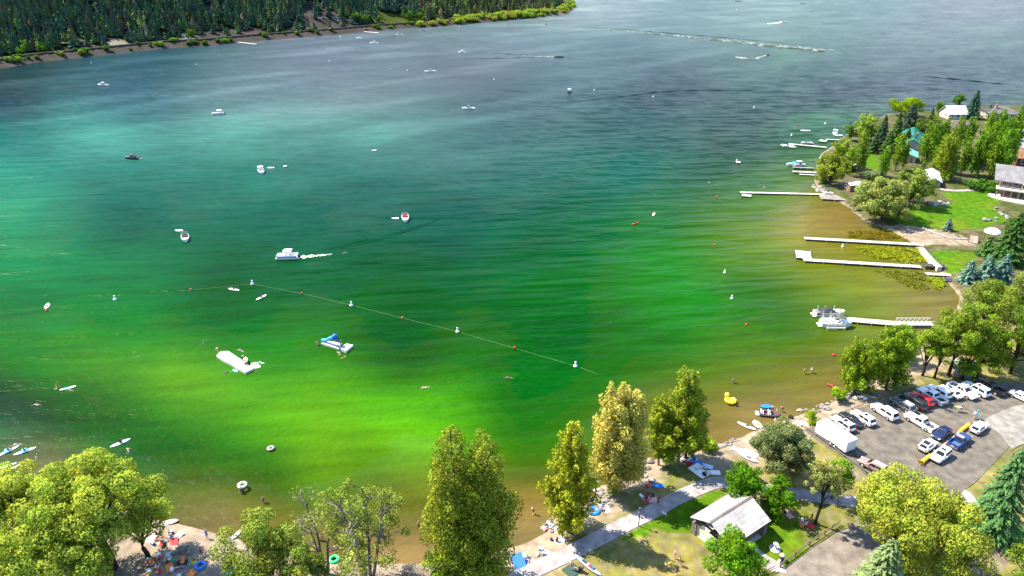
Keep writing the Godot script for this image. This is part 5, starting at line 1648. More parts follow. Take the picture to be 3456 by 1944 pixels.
func fences() -> void:
	var grey := grained("rail_wood", 0.33, 0.28, 0.21, 0.95, 0.6, 0.6, 0.8)
	rail_fence("two-rail wooden fence along the lawn side of the drive", [Vector2(38.24, -72.18), Vector2(43.96, -76.36), Vector2(50.22, -80.49)], grey)
	rail_fence("two-rail wooden fence from the car park corner to the curving footpath", [Vector2(67, -82.67), Vector2(72.02, -86.33)], grey)
	rail_fence("wooden fence along the grass at the top of the access road", [Vector2(87, -96.39), Vector2(90.29, -98.2), Vector2(93.15, -99.63)], grey)
	rail_fence("short fence end beside the shelter footpath at the bottom of the picture", [Vector2(35.6, -70.87), Vector2(37.19, -71.68)], grey)
	rail_fence("low wooden rail fence along the trailer side of the car park", [Vector2(53.81, -105.35), Vector2(55.12, -102.22), Vector2(57.75, -96.35), Vector2(59.67, -92.2), Vector2(61.1, -89.39)], grey, 0.55, 1, 3.0)
	rail_fence("low log rail between the parked row and the rocky bank", [Vector2(60.72, -108.48), Vector2(65.38, -110.39), Vector2(72.23, -113.69), Vector2(78.42, -116.29), Vector2(84.69, -118.75)], grey, 0.5, 1, 4.0)
	# the yellow barrier across the middle of the car park: logs on blocks and a striped end board
	var t := thing("yellow_barrier", "long yellow log barrier lying across the middle of the car park", "barrier", Vector3.ZERO)
	var yel := mt(0.72, 0.42, 0.012, 0.6)
	for s in [[[Vector2(69.99, -94.36), Vector2(72.6, -96.29)], yel], [[Vector2(72.6, -96.29), Vector2(78.14, -100.31)], mt(0.55, 0.45, 0.22, 0.8)], [[Vector2(78.14, -100.31), Vector2(81.64, -102.96)], mt(0.5, 0.42, 0.25, 0.8)], [[Vector2(81.56, -102.96), Vector2(84.53, -105.14)], yel]]:
		var a := Vector3(s[0][0].x, 1.62, s[0][0].y)
		var b := Vector3(s[0][1].x, 1.62, s[0][1].y)
		var mb := MB.new()
		var fat := 0.34 if s[1] == yel else 0.13
		mb.tube([a, b], [fat, fat], 8)
		put("rail", mb, s[1], t)
		var bl := MB.new()
		bl.box(a + Vector3(0, -0.2, 0), Vector3(0.4, 0.35, 0.4))
		put("block", bl, mt(0.35, 0.3, 0.22), t)
	var e := thing("striped_board", "yellow and black striped warning board at the near end of the yellow barrier", "sign", Vector3(69.92, 1.25, -94.24), -0.6)
	var pb := MB.new()
	pb.box(Vector3(0, 0.5, 0), Vector3(0.9, 0.9, 0.08))
	put("board", pb, yel, e)
	for k in 4:
		var st := MB.new()
		st.box(Vector3(-0.3 + k * 0.21, 0.5, 0.045), Vector3(0.09, 1.0, 0.012), Basis(Vector3(0, 0, 1), 0.6))
		put("stripe", st, mt(0.02, 0.02, 0.02), e)
	for s in [-0.35, 0.35]:
		var lg := MB.new()
		lg.box(Vector3(s, 0.05, 0), Vector3(0.08, 0.5, 0.06))
		put("leg", lg, mt(0.3, 0.3, 0.3), e)
	# white seawall of the point lawn
	var wl := thing("seawall", "pale concrete seawall along the small lawn between the docks", "wall", Vector3.ZERO)
	var wp := [Vector2(121.76, -191.57), Vector2(119.77, -181.2), Vector2(119.52, -177.59)]
	for k in 2:
		var mb := MB.new()
		mb.beam(Vector3(wp[k].x, 0.75, wp[k].y), Vector3(wp[k + 1].x, 0.75, wp[k + 1].y), 1.2, 1.5)
		put("wall_section", mb, mt(0.5, 0.46, 0.36, 0.9), wl)
	var cf := thing("chain_fence", "dark mesh fence on top of the pale seawall", "fence", Vector3.ZERO)
	for k in 9:
		var p: Vector2 = wp[0].lerp(wp[2], k / 8.0) + Vector2(0.7, 0)
		var mb := MB.new()
		mb.box(Vector3(p.x, 2.0, p.y), Vector3(0.07, 1.2, 0.07))
		put("post", mb, mt(0.05, 0.06, 0.04), cf)
	for y in [1.7, 2.1, 2.55]:
		var mb := MB.new()
		mb.beam(Vector3(wp[0].x + 0.7, y, wp[0].y), Vector3(wp[2].x + 0.7, y, wp[2].y), 0.03, 0.03)
		put("wire", mb, mt(0.05, 0.06, 0.04), cf)

func rock_mesh(r: RandomNumberGenerator) -> ArrayMesh:
	var mb := MB.new()
	var s := SphereMesh.new()
	var rings := []
	var nz := FastNoiseLite.new()
	nz.seed = r.randi() % 1000
	nz.frequency = 0.7
	for a in 6:
		var t := PI * clampf(a / 5.0, 0.03, 0.97)
		var q := PackedVector3Array()
		for k in 9:
			var u := TAU * k / 9
			var d := Vector3(cos(u) * sin(t), cos(t) * 0.7, sin(u) * sin(t))
			q.append(d * (0.5 + 0.25 * nz.get_noise_3dv(d * 2.0)))
		rings.append(q)
	mb.loft(rings, true, true, false)
	return mb.done()

func rocks() -> void:
	var r := RandomNumberGenerator.new()
	r.seed = 41
	var meshes: Array[ArrayMesh] = []
	for k in 6:
		var me := rock_mesh(r)
		me.surface_set_material(0, [grained("rock_a", 0.55, 0.50, 0.45, 0.95, 0.8, 0.5, 2.0), grained("rock_b", 0.66, 0.62, 0.57, 0.95, 0.8, 0.55, 2.0), grained("rock_c", 0.42, 0.37, 0.32, 0.95, 0.8, 0.5, 2.0)][k % 3])
		meshes.append(me)
	for g in [
		["boulder on the rocky bank between the parked cars and the shallows", "boulders on the bank beside the car park", [Vector2(56.01, -110.93), Vector2(59.68, -112.14), Vector2(61.84, -113.06), Vector2(64.57, -113.99), Vector2(66.49, -115.09), Vector2(69.17, -116.2), Vector2(71.67, -116.85)], 46, 1.5, 0.45, 1.15],
		["boulder in the rock steps beside the slender poplar", "boulders stepping down by the slender poplar", [Vector2(14.37, -91.16), Vector2(13.81, -89.16), Vector2(13.43, -87.22), Vector2(14.11, -85.81), Vector2(15.26, -85.81)], 30, 1.3, 0.35, 0.95],
		["boulder on the little point by the white-stemmed cottonwoods", "boulders on the little point", [Vector2(25.46, -97.82), Vector2(23.63, -96.71), Vector2(22.86, -95.34), Vector2(22.84, -93.22), Vector2(20.4, -92.18), Vector2(20.59, -91.16)], 22, 1.0, 0.4, 1.1],
		["pale stone in the row along the sand beyond the round shrub", "stones along the upper sand", [Vector2(35.38, -99.67), Vector2(37.38, -100.24), Vector2(39.14, -101.27), Vector2(41.16, -103.06)], 24, 0.7, 0.35, 0.8],
		["stone at the foot of the poplar on the waterline", "stones at the foot of the poplar", [Vector2(5.45, -82.86), Vector2(5.6, -80.89), Vector2(7.46, -80.25)], 12, 0.8, 0.4, 0.9],
		["grey stone edging the lodge garden bed on the lawn", "stones of the lawn rockery", [Vector2(143.37, -230.92), Vector2(147.57, -232.03), Vector2(153.7, -232.03)], 14, 1.2, 0.8, 2.2],
		["white stone on the rocky shore below the olive tree on the point", "stones along the shore of the point", [Vector2(116.38, -260.95), Vector2(115.29, -255.61), Vector2(116.93, -254.31), Vector2(113.35, -249.21), Vector2(117.97, -253.02)], 20, 1.2, 0.6, 1.4],
		["pale stone edging the lawn before the lodge terrace", "stones edging the lodge terrace", [Vector2(166.11, -227.65), Vector2(164.23, -221.34), Vector2(164.74, -217.29), Vector2(154.93, -216.3), Vector2(159.13, -214.34)], 18, 1.0, 0.6, 1.5],
		["beach rock behind the paddle boards on the sand", "beach rocks behind the boards", [Vector2(-85.09, -92.28), Vector2(-83.86, -91.57), Vector2(-82.99, -91.71), Vector2(-81.85, -91.28)], 14, 0.8, 0.3, 0.9],
		["flat rock on the trampled beach by the blankets", "flat rocks on the trampled beach", [Vector2(-49.03, -75.16), Vector2(-48.27, -75.32), Vector2(-47.54, -75.57), Vector2(-47.6, -74.5)], 12, 0.8, 0.3, 0.95],
	]:
		var line: Array = g[2]
		for k in g[3]:
			var u := r.randf() * (line.size() - 1)
			var p: Vector2 = line[int(u)].lerp(line[int(u) + 1], u - int(u)) + Vector2(r.randf_range(-1, 1), r.randf_range(-1, 1)) * g[4]
			var o := obj("boulder", meshes[r.randi() % 6])
			var s := r.randf_range(g[5], g[6])
			o.transform = Transform3D(Basis.from_euler(Vector3(r.randf() * 0.5, r.randf() * TAU, r.randf() * 0.5)).scaled(Vector3(s * 1.3, s * 0.95, s * 1.1)), on(p, s * 0.18))
			tag(o, g[0], "rock", g[1])
# ------------------------------------------------------------------ cars (they face their own -z)
func plan_ring(z0: float, z1: float, hw: float, y: float, cut: float) -> PackedVector3Array:
	var r := PackedVector3Array()
	for p in [Vector2(-hw + cut, z0), Vector2(0, z0 - cut * 0.35), Vector2(hw - cut, z0), Vector2(hw, z0 + cut), Vector2(hw, (z0 + z1) * 0.5), Vector2(hw, z1 - cut), Vector2(hw - cut, z1), Vector2(0, z1 + cut * 0.25), Vector2(-hw + cut, z1), Vector2(-hw, z1 - cut), Vector2(-hw, (z0 + z1) * 0.5), Vector2(-hw, z0 + cut)]:
		r.append(Vector3(p.x, y, p.y))
	return r

func glass_quad(t: Node3D, called: String, a: Vector3, b: Vector3, c: Vector3, d: Vector3, m: Material) -> void:   # a sheet of glass a hair proud of the cabin
	var n := (c - a).cross(b - d).normalized()
	var mid := (a + b + c + d) * 0.25
	if n.dot(mid - Vector3(0, 0.9, 0.3)) < 0.0:
		n = -n
	var g := MB.new()
	var o := n * 0.035
	g.quad(a + o, b + o, c + o, d + o, n)
	for e in [[a, b], [b, c], [c, d], [d, a]]:
		g.quad(e[0] + o, e[1] + o, e[1] - o, e[0] - o, (e[0] + e[1]) * 0.5 - mid)
	put(called, g, m, t)

var car_shapes := {
	"suv": {"l": 4.75, "w": 1.92, "belt": 1.08, "nose": 0.98, "tail": 1.05, "base": [-1.0, 2.2], "roof": [-0.2, 1.85], "h": 1.70, "wb": 2.8, "tyre": 0.37},
	"large_suv": {"l": 5.3, "w": 2.02, "belt": 1.16, "nose": 1.1, "tail": 1.12, "base": [-1.05, 2.5], "roof": [-0.3, 2.2], "h": 1.86, "wb": 3.05, "tyre": 0.4},
	"sedan": {"l": 4.7, "w": 1.84, "belt": 0.96, "nose": 0.86, "tail": 0.98, "base": [-0.85, 1.75], "roof": [0.0, 1.0], "h": 1.44, "wb": 2.75, "tyre": 0.34},
	"hatch": {"l": 4.3, "w": 1.82, "belt": 1.0, "nose": 0.9, "tail": 1.0, "base": [-0.85, 1.95], "roof": [-0.05, 1.35], "h": 1.5, "wb": 2.6, "tyre": 0.34},
	"pickup": {"l": 5.7, "w": 2.0, "belt": 1.14, "nose": 1.1, "tail": 1.1, "base": [-1.15, 0.95], "roof": [-0.45, 0.75], "h": 1.88, "wb": 3.5, "tyre": 0.4},
	"old_pickup": {"l": 5.3, "w": 1.98, "belt": 1.08, "nose": 1.06, "tail": 1.0, "base": [-0.75, 0.75], "roof": [-0.3, 0.6], "h": 1.72, "wb": 3.2, "tyre": 0.37},
}

func car(kind: String, label: String, x: float, z: float, turn: float, col: Material, o := {}) -> Node3D:
	var s: Dictionary = car_shapes[kind]
	var bed: bool = "pickup" in kind
	var t := thing("parked_car" if not bed else "pickup_truck", label, "car" if not bed else "pickup truck", Vector3(x, 1.25, z), turn, "vehicles in the car park")
	var hl: float = s.l * 0.5
	var hw: float = s.w * 0.5
	var sill := 0.24
	var dark := mt(0.018, 0.018, 0.02, 0.5)
	var glass := mt(0.012, 0.016, 0.02, 0.06)
	var st := [
		[-hl, 0.74, 0.40, s.nose * 0.80], [-hl + 0.14, 0.89, 0.28, s.nose * 0.93], [-hl + 0.6, 0.975, sill, s.nose], [s.base[0] - 0.1, 1.0, sill, s.belt - 0.03],
		[s.base[0] + 0.6, 1.0, sill, s.belt], [0.9, 1.0, sill, s.belt], [hl - 0.5, 0.985, sill, s.tail], [hl - 0.12, 0.93, 0.32, s.tail * 0.96], [hl, 0.82, 0.45, s.tail * 0.84],
	]
	if bed:
		st = st.slice(0, 5) + [[s.base[1] + 0.1, 1.0, sill, s.belt]]
	var rings := []
	for q in st:
		var w: float = hw * q[1]
		var r := PackedVector3Array()
		for p in [Vector2(-0.8, q[2]), Vector2(0.8, q[2]), Vector2(0.97, q[2] + 0.12), Vector2(1.0, lerpf(q[2], q[3], 0.55)), Vector2(0.975, q[3] - 0.1), Vector2(0.86, q[3]), Vector2(0.4, q[3] + 0.035), Vector2(-0.4, q[3] + 0.035), Vector2(-0.86, q[3]), Vector2(-0.975, q[3] - 0.1), Vector2(-1.0, lerpf(q[2], q[3], 0.55)), Vector2(-0.97, q[2] + 0.12)]:
			r.append(Vector3(p.x * w, p.y, q[0]))
		rings.append(r)
	var b := MB.new()
	b.loft(rings)
	# the cabin shell under the glass
	var yb: float = s.belt - 0.06
	var yr: float = s.h - 0.08
	var wb: float = hw * 0.93
	var wr: float = hw * 0.76
	b.loft([plan_ring(s.base[0], s.base[1], wb, yb, 0.14), plan_ring(s.roof[0], s.roof[1], wr, yr, 0.14)], true, false)
	b.loft([plan_ring(s.roof[0], s.roof[1], wr, yr, 0.14), plan_ring(s.roof[0] + 0.12, s.roof[1] - 0.1, wr * 0.9, yr + 0.06, 0.14), plan_ring(s.roof[0] + 0.5, s.roof[1] - 0.4, wr * 0.5, yr + 0.085, 0.14)])
	if bed:
		var z0: float = s.base[1] + 0.1
		for q in [-1.0, 1.0]:
			b.box(Vector3(q * (hw - 0.09), 0.70, (z0 + hl) * 0.5), Vector3(0.18, 0.86, hl - z0))
		b.box(Vector3(0, 0.70, hl - 0.06), Vector3(s.w - 0.37, 0.84, 0.11))
		b.box(Vector3(0, 0.45, (z0 + hl) * 0.5 - 0.06), Vector3(s.w - 0.37, 0.34, hl - z0 - 0.13))
	put("body", b, col, t)
	if bed:
		var f := MB.new()
		var z0: float = s.base[1] + 0.1
		f.box(Vector3(0, 0.66, (z0 + hl) * 0.5 - 0.06), Vector3(s.w - 0.40, 0.06, hl - z0 - 0.2))
		put("bed_liner", f, o.get("bed", mt(0.045, 0.045, 0.045, 0.8)), t)
	var roof_top: Material = o.get("roof", null)
	if roof_top:
		var rp := MB.new()
		rp.box(Vector3(0, yr + 0.09, (s.roof[0] + s.roof[1]) * 0.5 + 0.05), Vector3(wr * 1.5, 0.03, (s.roof[1] - s.roof[0]) * 0.82))
		put("roof_panel", rp, roof_top, t)
	if o.get("rails", false):
		for q in [-1.0, 1.0]:
			var rl := MB.new()
			rl.beam(Vector3(q * wr * 0.86, yr + 0.13, s.roof[0] + 0.3), Vector3(q * wr * 0.86, yr + 0.13, s.roof[1] - 0.2), 0.04, 0.05)
			put("roof_rail", rl, dark, t)
	if o.get("sunroof", false):
		var sr := MB.new()
		sr.box(Vector3(0, yr + 0.085, s.roof[0] + 0.62), Vector3(0.78, 0.03, 0.62))
		put("sunroof", sr, glass, t)
	# glass: windscreen, rear window, two panes a side
	var at := func(f: float, v: float, side: float) -> Vector3:   # f along the cabin side, v from belt to roof
		return Vector3(side * lerpf(wb, wr, v), lerpf(yb, yr, v), lerpf(lerpf(s.base[0], s.roof[0], v) + 0.14, lerpf(s.base[1], s.roof[1], v) - 0.14, f))
	for q in [-1.0, 1.0]:
		glass_quad(t, "side_window", at.call(0.05, 0.14, q), at.call(0.46, 0.14, q), at.call(0.46, 0.86, q), at.call(0.05, 0.86, q), glass)
		glass_quad(t, "side_window", at.call(0.52, 0.14, q), at.call(0.93, 0.14, q), at.call(0.93, 0.86, q), at.call(0.52, 0.86, q), glass)
	for e in [[0, "windscreen"], [1, "rear_window"]]:
		var k: int = e[0]
		var p := func(v: float, side: float) -> Vector3:
			return Vector3(side * (lerpf(wb, wr, v) - 0.2), lerpf(yb, yr, v), lerpf(s.base[k], s.roof[k], v) + (-0.03 if k == 0 else 0.03))
		glass_quad(t, e[1], p.call(0.1, -1.0), p.call(0.1, 1.0), p.call(0.88, 1.0), p.call(0.88, -1.0), glass)
	for q in [-1.0, 1.0]:
		var hd := MB.new()
		hd.box(Vector3(q * hw * 0.68, s.nose * 0.78, -hl + 0.07), Vector3(0.38, 0.15, 0.2))
		put("headlight", hd, mt(0.75, 0.77, 0.78, 0.1), t)
		var tl := MB.new()
		tl.box(Vector3(q * hw * 0.76, s.tail * 0.82, hl - 0.05), Vector3(0.24, 0.28, 0.16))
		put("taillight", tl, mt(0.28, 0.012, 0.012, 0.25), t)
		var mi := MB.new()
		mi.box(Vector3(q * (hw + 0.08), s.belt + 0.06, s.base[0] + 0.55), Vector3(0.2, 0.14, 0.1))
		put("mirror", mi, col, t)
		for e in [-1.0, 1.0]:
			var wz: float = e * s.wb * 0.5 + (0.05 if bed else 0.0)
			var ar := MB.new()
			ar.tube([Vector3(q * (hw - 0.24), s.tyre, wz), Vector3(q * (hw - 0.005), s.tyre, wz)], [s.tyre + 0.07, s.tyre + 0.07], 14)
			put("wheel_arch", ar, dark, t)
			var ty := MB.new()
			ty.tube([Vector3(q * (hw - 0.2), s.tyre, wz), Vector3(q * (hw + 0.02), s.tyre, wz), Vector3(q * (hw + 0.03), s.tyre, wz)], [s.tyre, s.tyre, s.tyre * 0.9], 14)
			var w := put("wheel", ty, mt(0.02, 0.02, 0.02, 0.85), t)
			var ri := MB.new()
			ri.tube([Vector3(q * (hw + 0.01), s.tyre, wz), Vector3(q * (hw + 0.045), s.tyre, wz)], [s.tyre * 0.62, s.tyre * 0.56], 10)
			put("rim", ri, mt(0.5, 0.5, 0.52, 0.35, 0.6), w)
	for e in [[-hl + 0.02, s.nose * 0.5], [hl - 0.02, s.tail * 0.46]]:
		var bu := MB.new()
		bu.box(Vector3(0, e[1], e[0]), Vector3(s.w * 0.78, 0.2, 0.14))
		put("bumper", bu, o.get("bumper", mt(0.04, 0.04, 0.042, 0.5)), t)
	var pl := MB.new()
	pl.box(Vector3(0, s.tail * 0.66, hl + 0.02), Vector3(0.42, 0.14, 0.03))
	put("number_plate", pl, mt(0.6, 0.6, 0.62, 0.5), t)
	return t

func cars() -> void:
	var white := paint(0.80, 0.80, 0.79)
	var silver := paint(0.42, 0.42, 0.43)
	var black := paint(0.012, 0.013, 0.015)
	var row := 2.72   # yaw of the parked row, noses to the water
	row = 0.4
	var tailr := {"sunroof": true}
	car("suv", "silver estate car between the white trailer and a black car", 61.13, -105, row, silver, {"sunroof": true, "rails": true})
	car("sedan", "black hatchback squeezed between a silver and a white car", 63.17, -106.49, row, black)
	car("suv", "white crossover with a black sunroof, third from the trailer", 65.7, -106.77, row, white, tailr)
	car("large_suv", "long white people carrier standing alone in the row with gaps on both sides", 70.63, -108.7, row, white)
	car("suv", "dark grey crossover with a silver roof beside the black truck", 75.29, -110.86, row, paint(0.10, 0.105, 0.115), {"roof": mt(0.45, 0.46, 0.48, 0.3)})
	car("large_suv", "black sport utility vehicle beside the red car", 77.8, -111.89, row, black)
	car("suv", "bright red car, the only red one in the car park", 79.87, -112.9, row, paint(0.62, 0.006, 0.012))
	car("pickup", "white pickup with a black bed cover beside the red car", 82.46, -113.99, row, white, {"bed": mt(0.03, 0.03, 0.03, 0.7)})
	car("suv", "white car with dark rear glass between the white pickup and another white saloon", 84.69, -115.41, row, white)
	car("sedan", "white saloon left of the white pickup that faces outward", 86.96, -115.41, row, white)
	car("pickup", "white pickup parked nose outward with its dark bed under the trees", 89.52, -115.73, row + PI, white, {"bed": mt(0.03, 0.03, 0.03, 0.7)})
	car("large_suv", "white sport utility vehicle with roof glass beside the dark truck", 92.58, -116.28, row, white, {"sunroof": true, "rails": true})
	car("pickup", "black pickup in the shade of the trees at the end of the row", 95.78, -117.03, row, black)
	car("sedan", "pale car at the right edge beyond the dark pickup", 100.01, -113.68, row + PI + 0.1, paint(0.62, 0.68, 0.72))
	car("pickup", "white pickup with an open dark bed parked alone in the middle of the car park", 75.75, -105.56, row + 0.08, white, {"bed": mt(0.06, 0.06, 0.06, 0.8)})
	var mid := -0.96
	car("sedan", "dark navy saloon on the lake side of the yellow barrier", 77.9, -102.29, mid + PI, paint(0.006, 0.012, 0.06))
	car("hatch", "white coupe with a black glass roof beside the near end of the barrier", 73.41, -98.78, mid, white, {"roof": mt(0.015, 0.015, 0.018, 0.15)})
	car("suv", "white crossover facing down the barrier toward the striped board", 74.32, -96.09, mid + PI, white, {"sunroof": true})
	car("old_pickup", "old dark blue pickup with a silver-grey cab roof and chrome bumper", 79.83, -100.05, mid, paint(0.012, 0.045, 0.16), {"bed": mt(0.05, 0.10, 0.20, 0.6), "roof": mt(0.33, 0.27, 0.25, 0.4), "bumper": mt(0.55, 0.55, 0.55, 0.2, 0.8)})
	car("hatch", "white hatchback at the far end of the yellow barrier by the concrete road", 85.56, -103.9, mid, white)
	car("suv", "bronze estate car parked by the log rail in front of the white trailer", 61.23, -93.18, 0.67, paint(0.25, 0.17, 0.15), {"sunroof": true, "roof": mt(0.5, 0.46, 0.44, 0.3), "rails": true})
	# the cargo trailer
	var t := thing("cargo_trailer", "long white enclosed cargo trailer parked beside the log rail", "trailer", Vector3(57.64, 1.25, -100.31), 0.47)
	var wm := mt(0.80, 0.80, 0.80, 0.4)
	var b := MB.new()
	b.box(Vector3(0, 1.6, 0), Vector3(2.5, 2.1, 6.6))
	put("box_body", b, wm, t)
	var rf2 := MB.new()
	rf2.box(Vector3(0, 2.7, 0), Vector3(2.56, 0.1, 6.66))
	put("roof", rf2, mt(0.82, 0.82, 0.82, 0.5), t)
	for s in [-1.0, 1.0]:
		var tr := MB.new()
		tr.box(Vector3(s * 1.27, 0.6, 0), Vector3(0.05, 0.16, 6.6))
		put("side_trim", tr, mt(0.25, 0.25, 0.26, 0.4, 0.5), t)
		for k in 2:
			var w := MB.new()
			w.tube([Vector3(s * 1.02, 0.36, 0.2 + k * 0.85), Vector3(s * 1.3, 0.36, 0.2 + k * 0.85)], [0.36, 0.36], 14)
			var wh := put("wheel", w, mt(0.02, 0.02, 0.02, 0.85), t)
			var ri := MB.new()
			ri.tube([Vector3(s * 1.29, 0.36, 0.2 + k * 0.85), Vector3(s * 1.32, 0.36, 0.2 + k * 0.85)], [0.22, 0.2], 10)
			put("rim", ri, mt(0.7, 0.7, 0.7, 0.3, 0.4), wh)
		var fe := MB.new()
		fe.box(Vector3(s * 1.31, 0.82, 0.62), Vector3(0.12, 0.06, 2.0))
		put("fender", fe, mt(0.1, 0.1, 0.1, 0.5), t)
	var dr := MB.new()
	dr.box(Vector3(0, 1.6, 3.32), Vector3(2.2, 1.85, 0.05))
	put("rear_door", dr, mt(0.66, 0.66, 0.66, 0.5), t)
	var tg := MB.new()
	tg.beam(Vector3(-0.8, 0.5, 3.3), Vector3(0, 0.5, 4.6), 0.1, 0.12)
	tg.beam(Vector3(0.8, 0.5, 3.3), Vector3(0, 0.5, 4.6), 0.1, 0.12)
	tg.tube([Vector3(0, 0.0, 4.4), Vector3(0, 0.8, 4.4)], [0.05, 0.05], 6)
	put("hitch", tg, mt(0.03, 0.03, 0.03, 0.6), t)
	var ve := MB.new()
	ve.box(Vector3(0.2, 2.78, -0.3), Vector3(0.35, 0.1, 0.35))
	put("roof_vent", ve, mt(0.3, 0.3, 0.3), t)

# ------------------------------------------------------------------ people: one body surface per pose, meshed from tapered limbs
var bodies := {}
const SKIN := 0
const TOP := 1
const BOTTOM := 2
const HAIR := 3

func pose_joints(pose: String) -> Dictionary:   # standing by default, facing -z
	var j := {
		"pelvis": Vector3(0, 0.95, 0), "waist": Vector3(0, 1.1, 0), "chest": Vector3(0, 1.32, 0), "neck": Vector3(0, 1.49, 0), "head": Vector3(0, 1.63, -0.02),
		"sl": Vector3(-0.19, 1.42, 0), "el": Vector3(-0.27, 1.14, 0.03), "wl": Vector3(-0.26, 0.89, -0.07), "hl": Vector3(-0.26, 0.80, -0.10),
		"sr": Vector3(0.19, 1.42, 0), "er": Vector3(0.27, 1.14, 0.03), "wr": Vector3(0.26, 0.89, -0.07), "hr": Vector3(0.26, 0.80, -0.10),
		"pl": Vector3(-0.09, 0.92, 0), "kl": Vector3(-0.11, 0.50, -0.03), "al": Vector3(-0.11, 0.09, 0.02), "tl": Vector3(-0.13, 0.035, -0.15),
		"pr": Vector3(0.09, 0.92, 0), "kr": Vector3(0.11, 0.50, -0.03), "ar": Vector3(0.11, 0.09, 0.02), "tr": Vector3(0.13, 0.035, -0.15),
		"face": Vector3(0, 0, -1),
	}
	match pose:
		"walk":
			j.merge({"kl": Vector3(-0.1, 0.52, -0.2), "al": Vector3(-0.1, 0.09, -0.24), "tl": Vector3(-0.11, 0.05, -0.41), "kr": Vector3(0.1, 0.5, 0.08), "ar": Vector3(0.1, 0.16, 0.36), "tr": Vector3(0.11, 0.04, 0.24),
				"el": Vector3(-0.26, 1.16, 0.14), "wl": Vector3(-0.24, 0.94, 0.08), "hl": Vector3(-0.24, 0.86, 0.02), "er": Vector3(0.26, 1.16, -0.08), "wr": Vector3(0.24, 0.97, -0.24), "hr": Vector3(0.23, 0.92, -0.31)}, true)
		"reach":
			j.merge({"er": Vector3(0.30, 1.36, -0.22), "wr": Vector3(0.26, 1.48, -0.42), "hr": Vector3(0.25, 1.52, -0.5), "el": Vector3(-0.30, 1.36, -0.22), "wl": Vector3(-0.26, 1.46, -0.42), "hl": Vector3(-0.25, 1.5, -0.5)}, true)
		"bend":
			j.merge({"pelvis": Vector3(0, 0.93, 0.1), "waist": Vector3(0, 1.05, -0.02), "chest": Vector3(0, 1.13, -0.22), "neck": Vector3(0, 1.16, -0.38), "head": Vector3(0, 1.16, -0.53), "sl": Vector3(-0.19, 1.14, -0.3), "sr": Vector3(0.19, 1.14, -0.3),
				"el": Vector3(-0.24, 0.9, -0.36), "wl": Vector3(-0.2, 0.68, -0.42), "hl": Vector3(-0.2, 0.6, -0.45), "er": Vector3(0.24, 0.9, -0.36), "wr": Vector3(0.2, 0.68, -0.42), "hr": Vector3(0.2, 0.6, -0.45), "face": Vector3(0, -0.7, -0.7)}, true)
		"sit":
			j.merge({"pelvis": Vector3(0, 0.13, 0), "waist": Vector3(0, 0.28, 0.06), "chest": Vector3(0, 0.5, 0.08), "neck": Vector3(0, 0.67, 0.07), "head": Vector3(0, 0.81, 0.04), "sl": Vector3(-0.19, 0.6, 0.07), "sr": Vector3(0.19, 0.6, 0.07),
				"el": Vector3(-0.29, 0.38, -0.05), "wl": Vector3(-0.2, 0.42, -0.28), "hl": Vector3(-0.16, 0.43, -0.36), "er": Vector3(0.3, 0.34, 0.18), "wr": Vector3(0.3, 0.12, 0.28), "hr": Vector3(0.3, 0.05, 0.33),
				"pl": Vector3(-0.09, 0.13, -0.02), "kl": Vector3(-0.16, 0.46, -0.38), "al": Vector3(-0.13, 0.09, -0.58), "tl": Vector3(-0.14, 0.05, -0.74), "pr": Vector3(0.09, 0.13, -0.02), "kr": Vector3(0.16, 0.2, -0.43), "ar": Vector3(0.14, 0.08, -0.82), "tr": Vector3(0.15, 0.16, -0.92)}, true)
		"lie":
			j.merge({"pelvis": Vector3(0, 0.13, 0), "waist": Vector3(0, 0.13, 0.15), "chest": Vector3(0, 0.15, 0.38), "neck": Vector3(0, 0.13, 0.56), "head": Vector3(0, 0.15, 0.70), "sl": Vector3(-0.19, 0.12, 0.48), "sr": Vector3(0.19, 0.12, 0.48),
				"el": Vector3(-0.32, 0.08, 0.24), "wl": Vector3(-0.3, 0.07, 0.0), "hl": Vector3(-0.3, 0.06, -0.08), "er": Vector3(0.36, 0.08, 0.66), "wr": Vector3(0.2, 0.08, 0.84), "hr": Vector3(0.12, 0.08, 0.88),
				"pl": Vector3(-0.09, 0.12, -0.03), "kl": Vector3(-0.12, 0.12, -0.45), "al": Vector3(-0.13, 0.07, -0.86), "tl": Vector3(-0.15, 0.2, -0.93), "pr": Vector3(0.09, 0.12, -0.03), "kr": Vector3(0.14, 0.36, -0.36), "ar": Vector3(0.13, 0.08, -0.62), "tr": Vector3(0.14, 0.05, -0.78), "face": Vector3(0, 1, 0)}, true)
		"kneel":
			j.merge({"pelvis": Vector3(0, 0.3, 0.05), "waist": Vector3(0, 0.46, 0.0), "chest": Vector3(0, 0.68, -0.06), "neck": Vector3(0, 0.84, -0.1), "head": Vector3(0, 0.97, -0.14), "sl": Vector3(-0.19, 0.78, -0.07), "sr": Vector3(0.19, 0.78, -0.07),
				"el": Vector3(-0.3, 0.58, -0.26), "wl": Vector3(-0.18, 0.56, -0.46), "hl": Vector3(-0.14, 0.56, -0.53), "er": Vector3(0.3, 0.56, -0.24), "wr": Vector3(0.2, 0.44, -0.44), "hr": Vector3(0.17, 0.42, -0.51),
				"pl": Vector3(-0.1, 0.28, 0.04), "kl": Vector3(-0.16, 0.09, -0.34), "al": Vector3(-0.14, 0.07, 0.1), "tl": Vector3(-0.12, 0.05, 0.26), "pr": Vector3(0.1, 0.28, 0.04), "kr": Vector3(0.16, 0.09, -0.34), "ar": Vector3(0.14, 0.07, 0.1), "tr": Vector3(0.12, 0.05, 0.26)}, true)
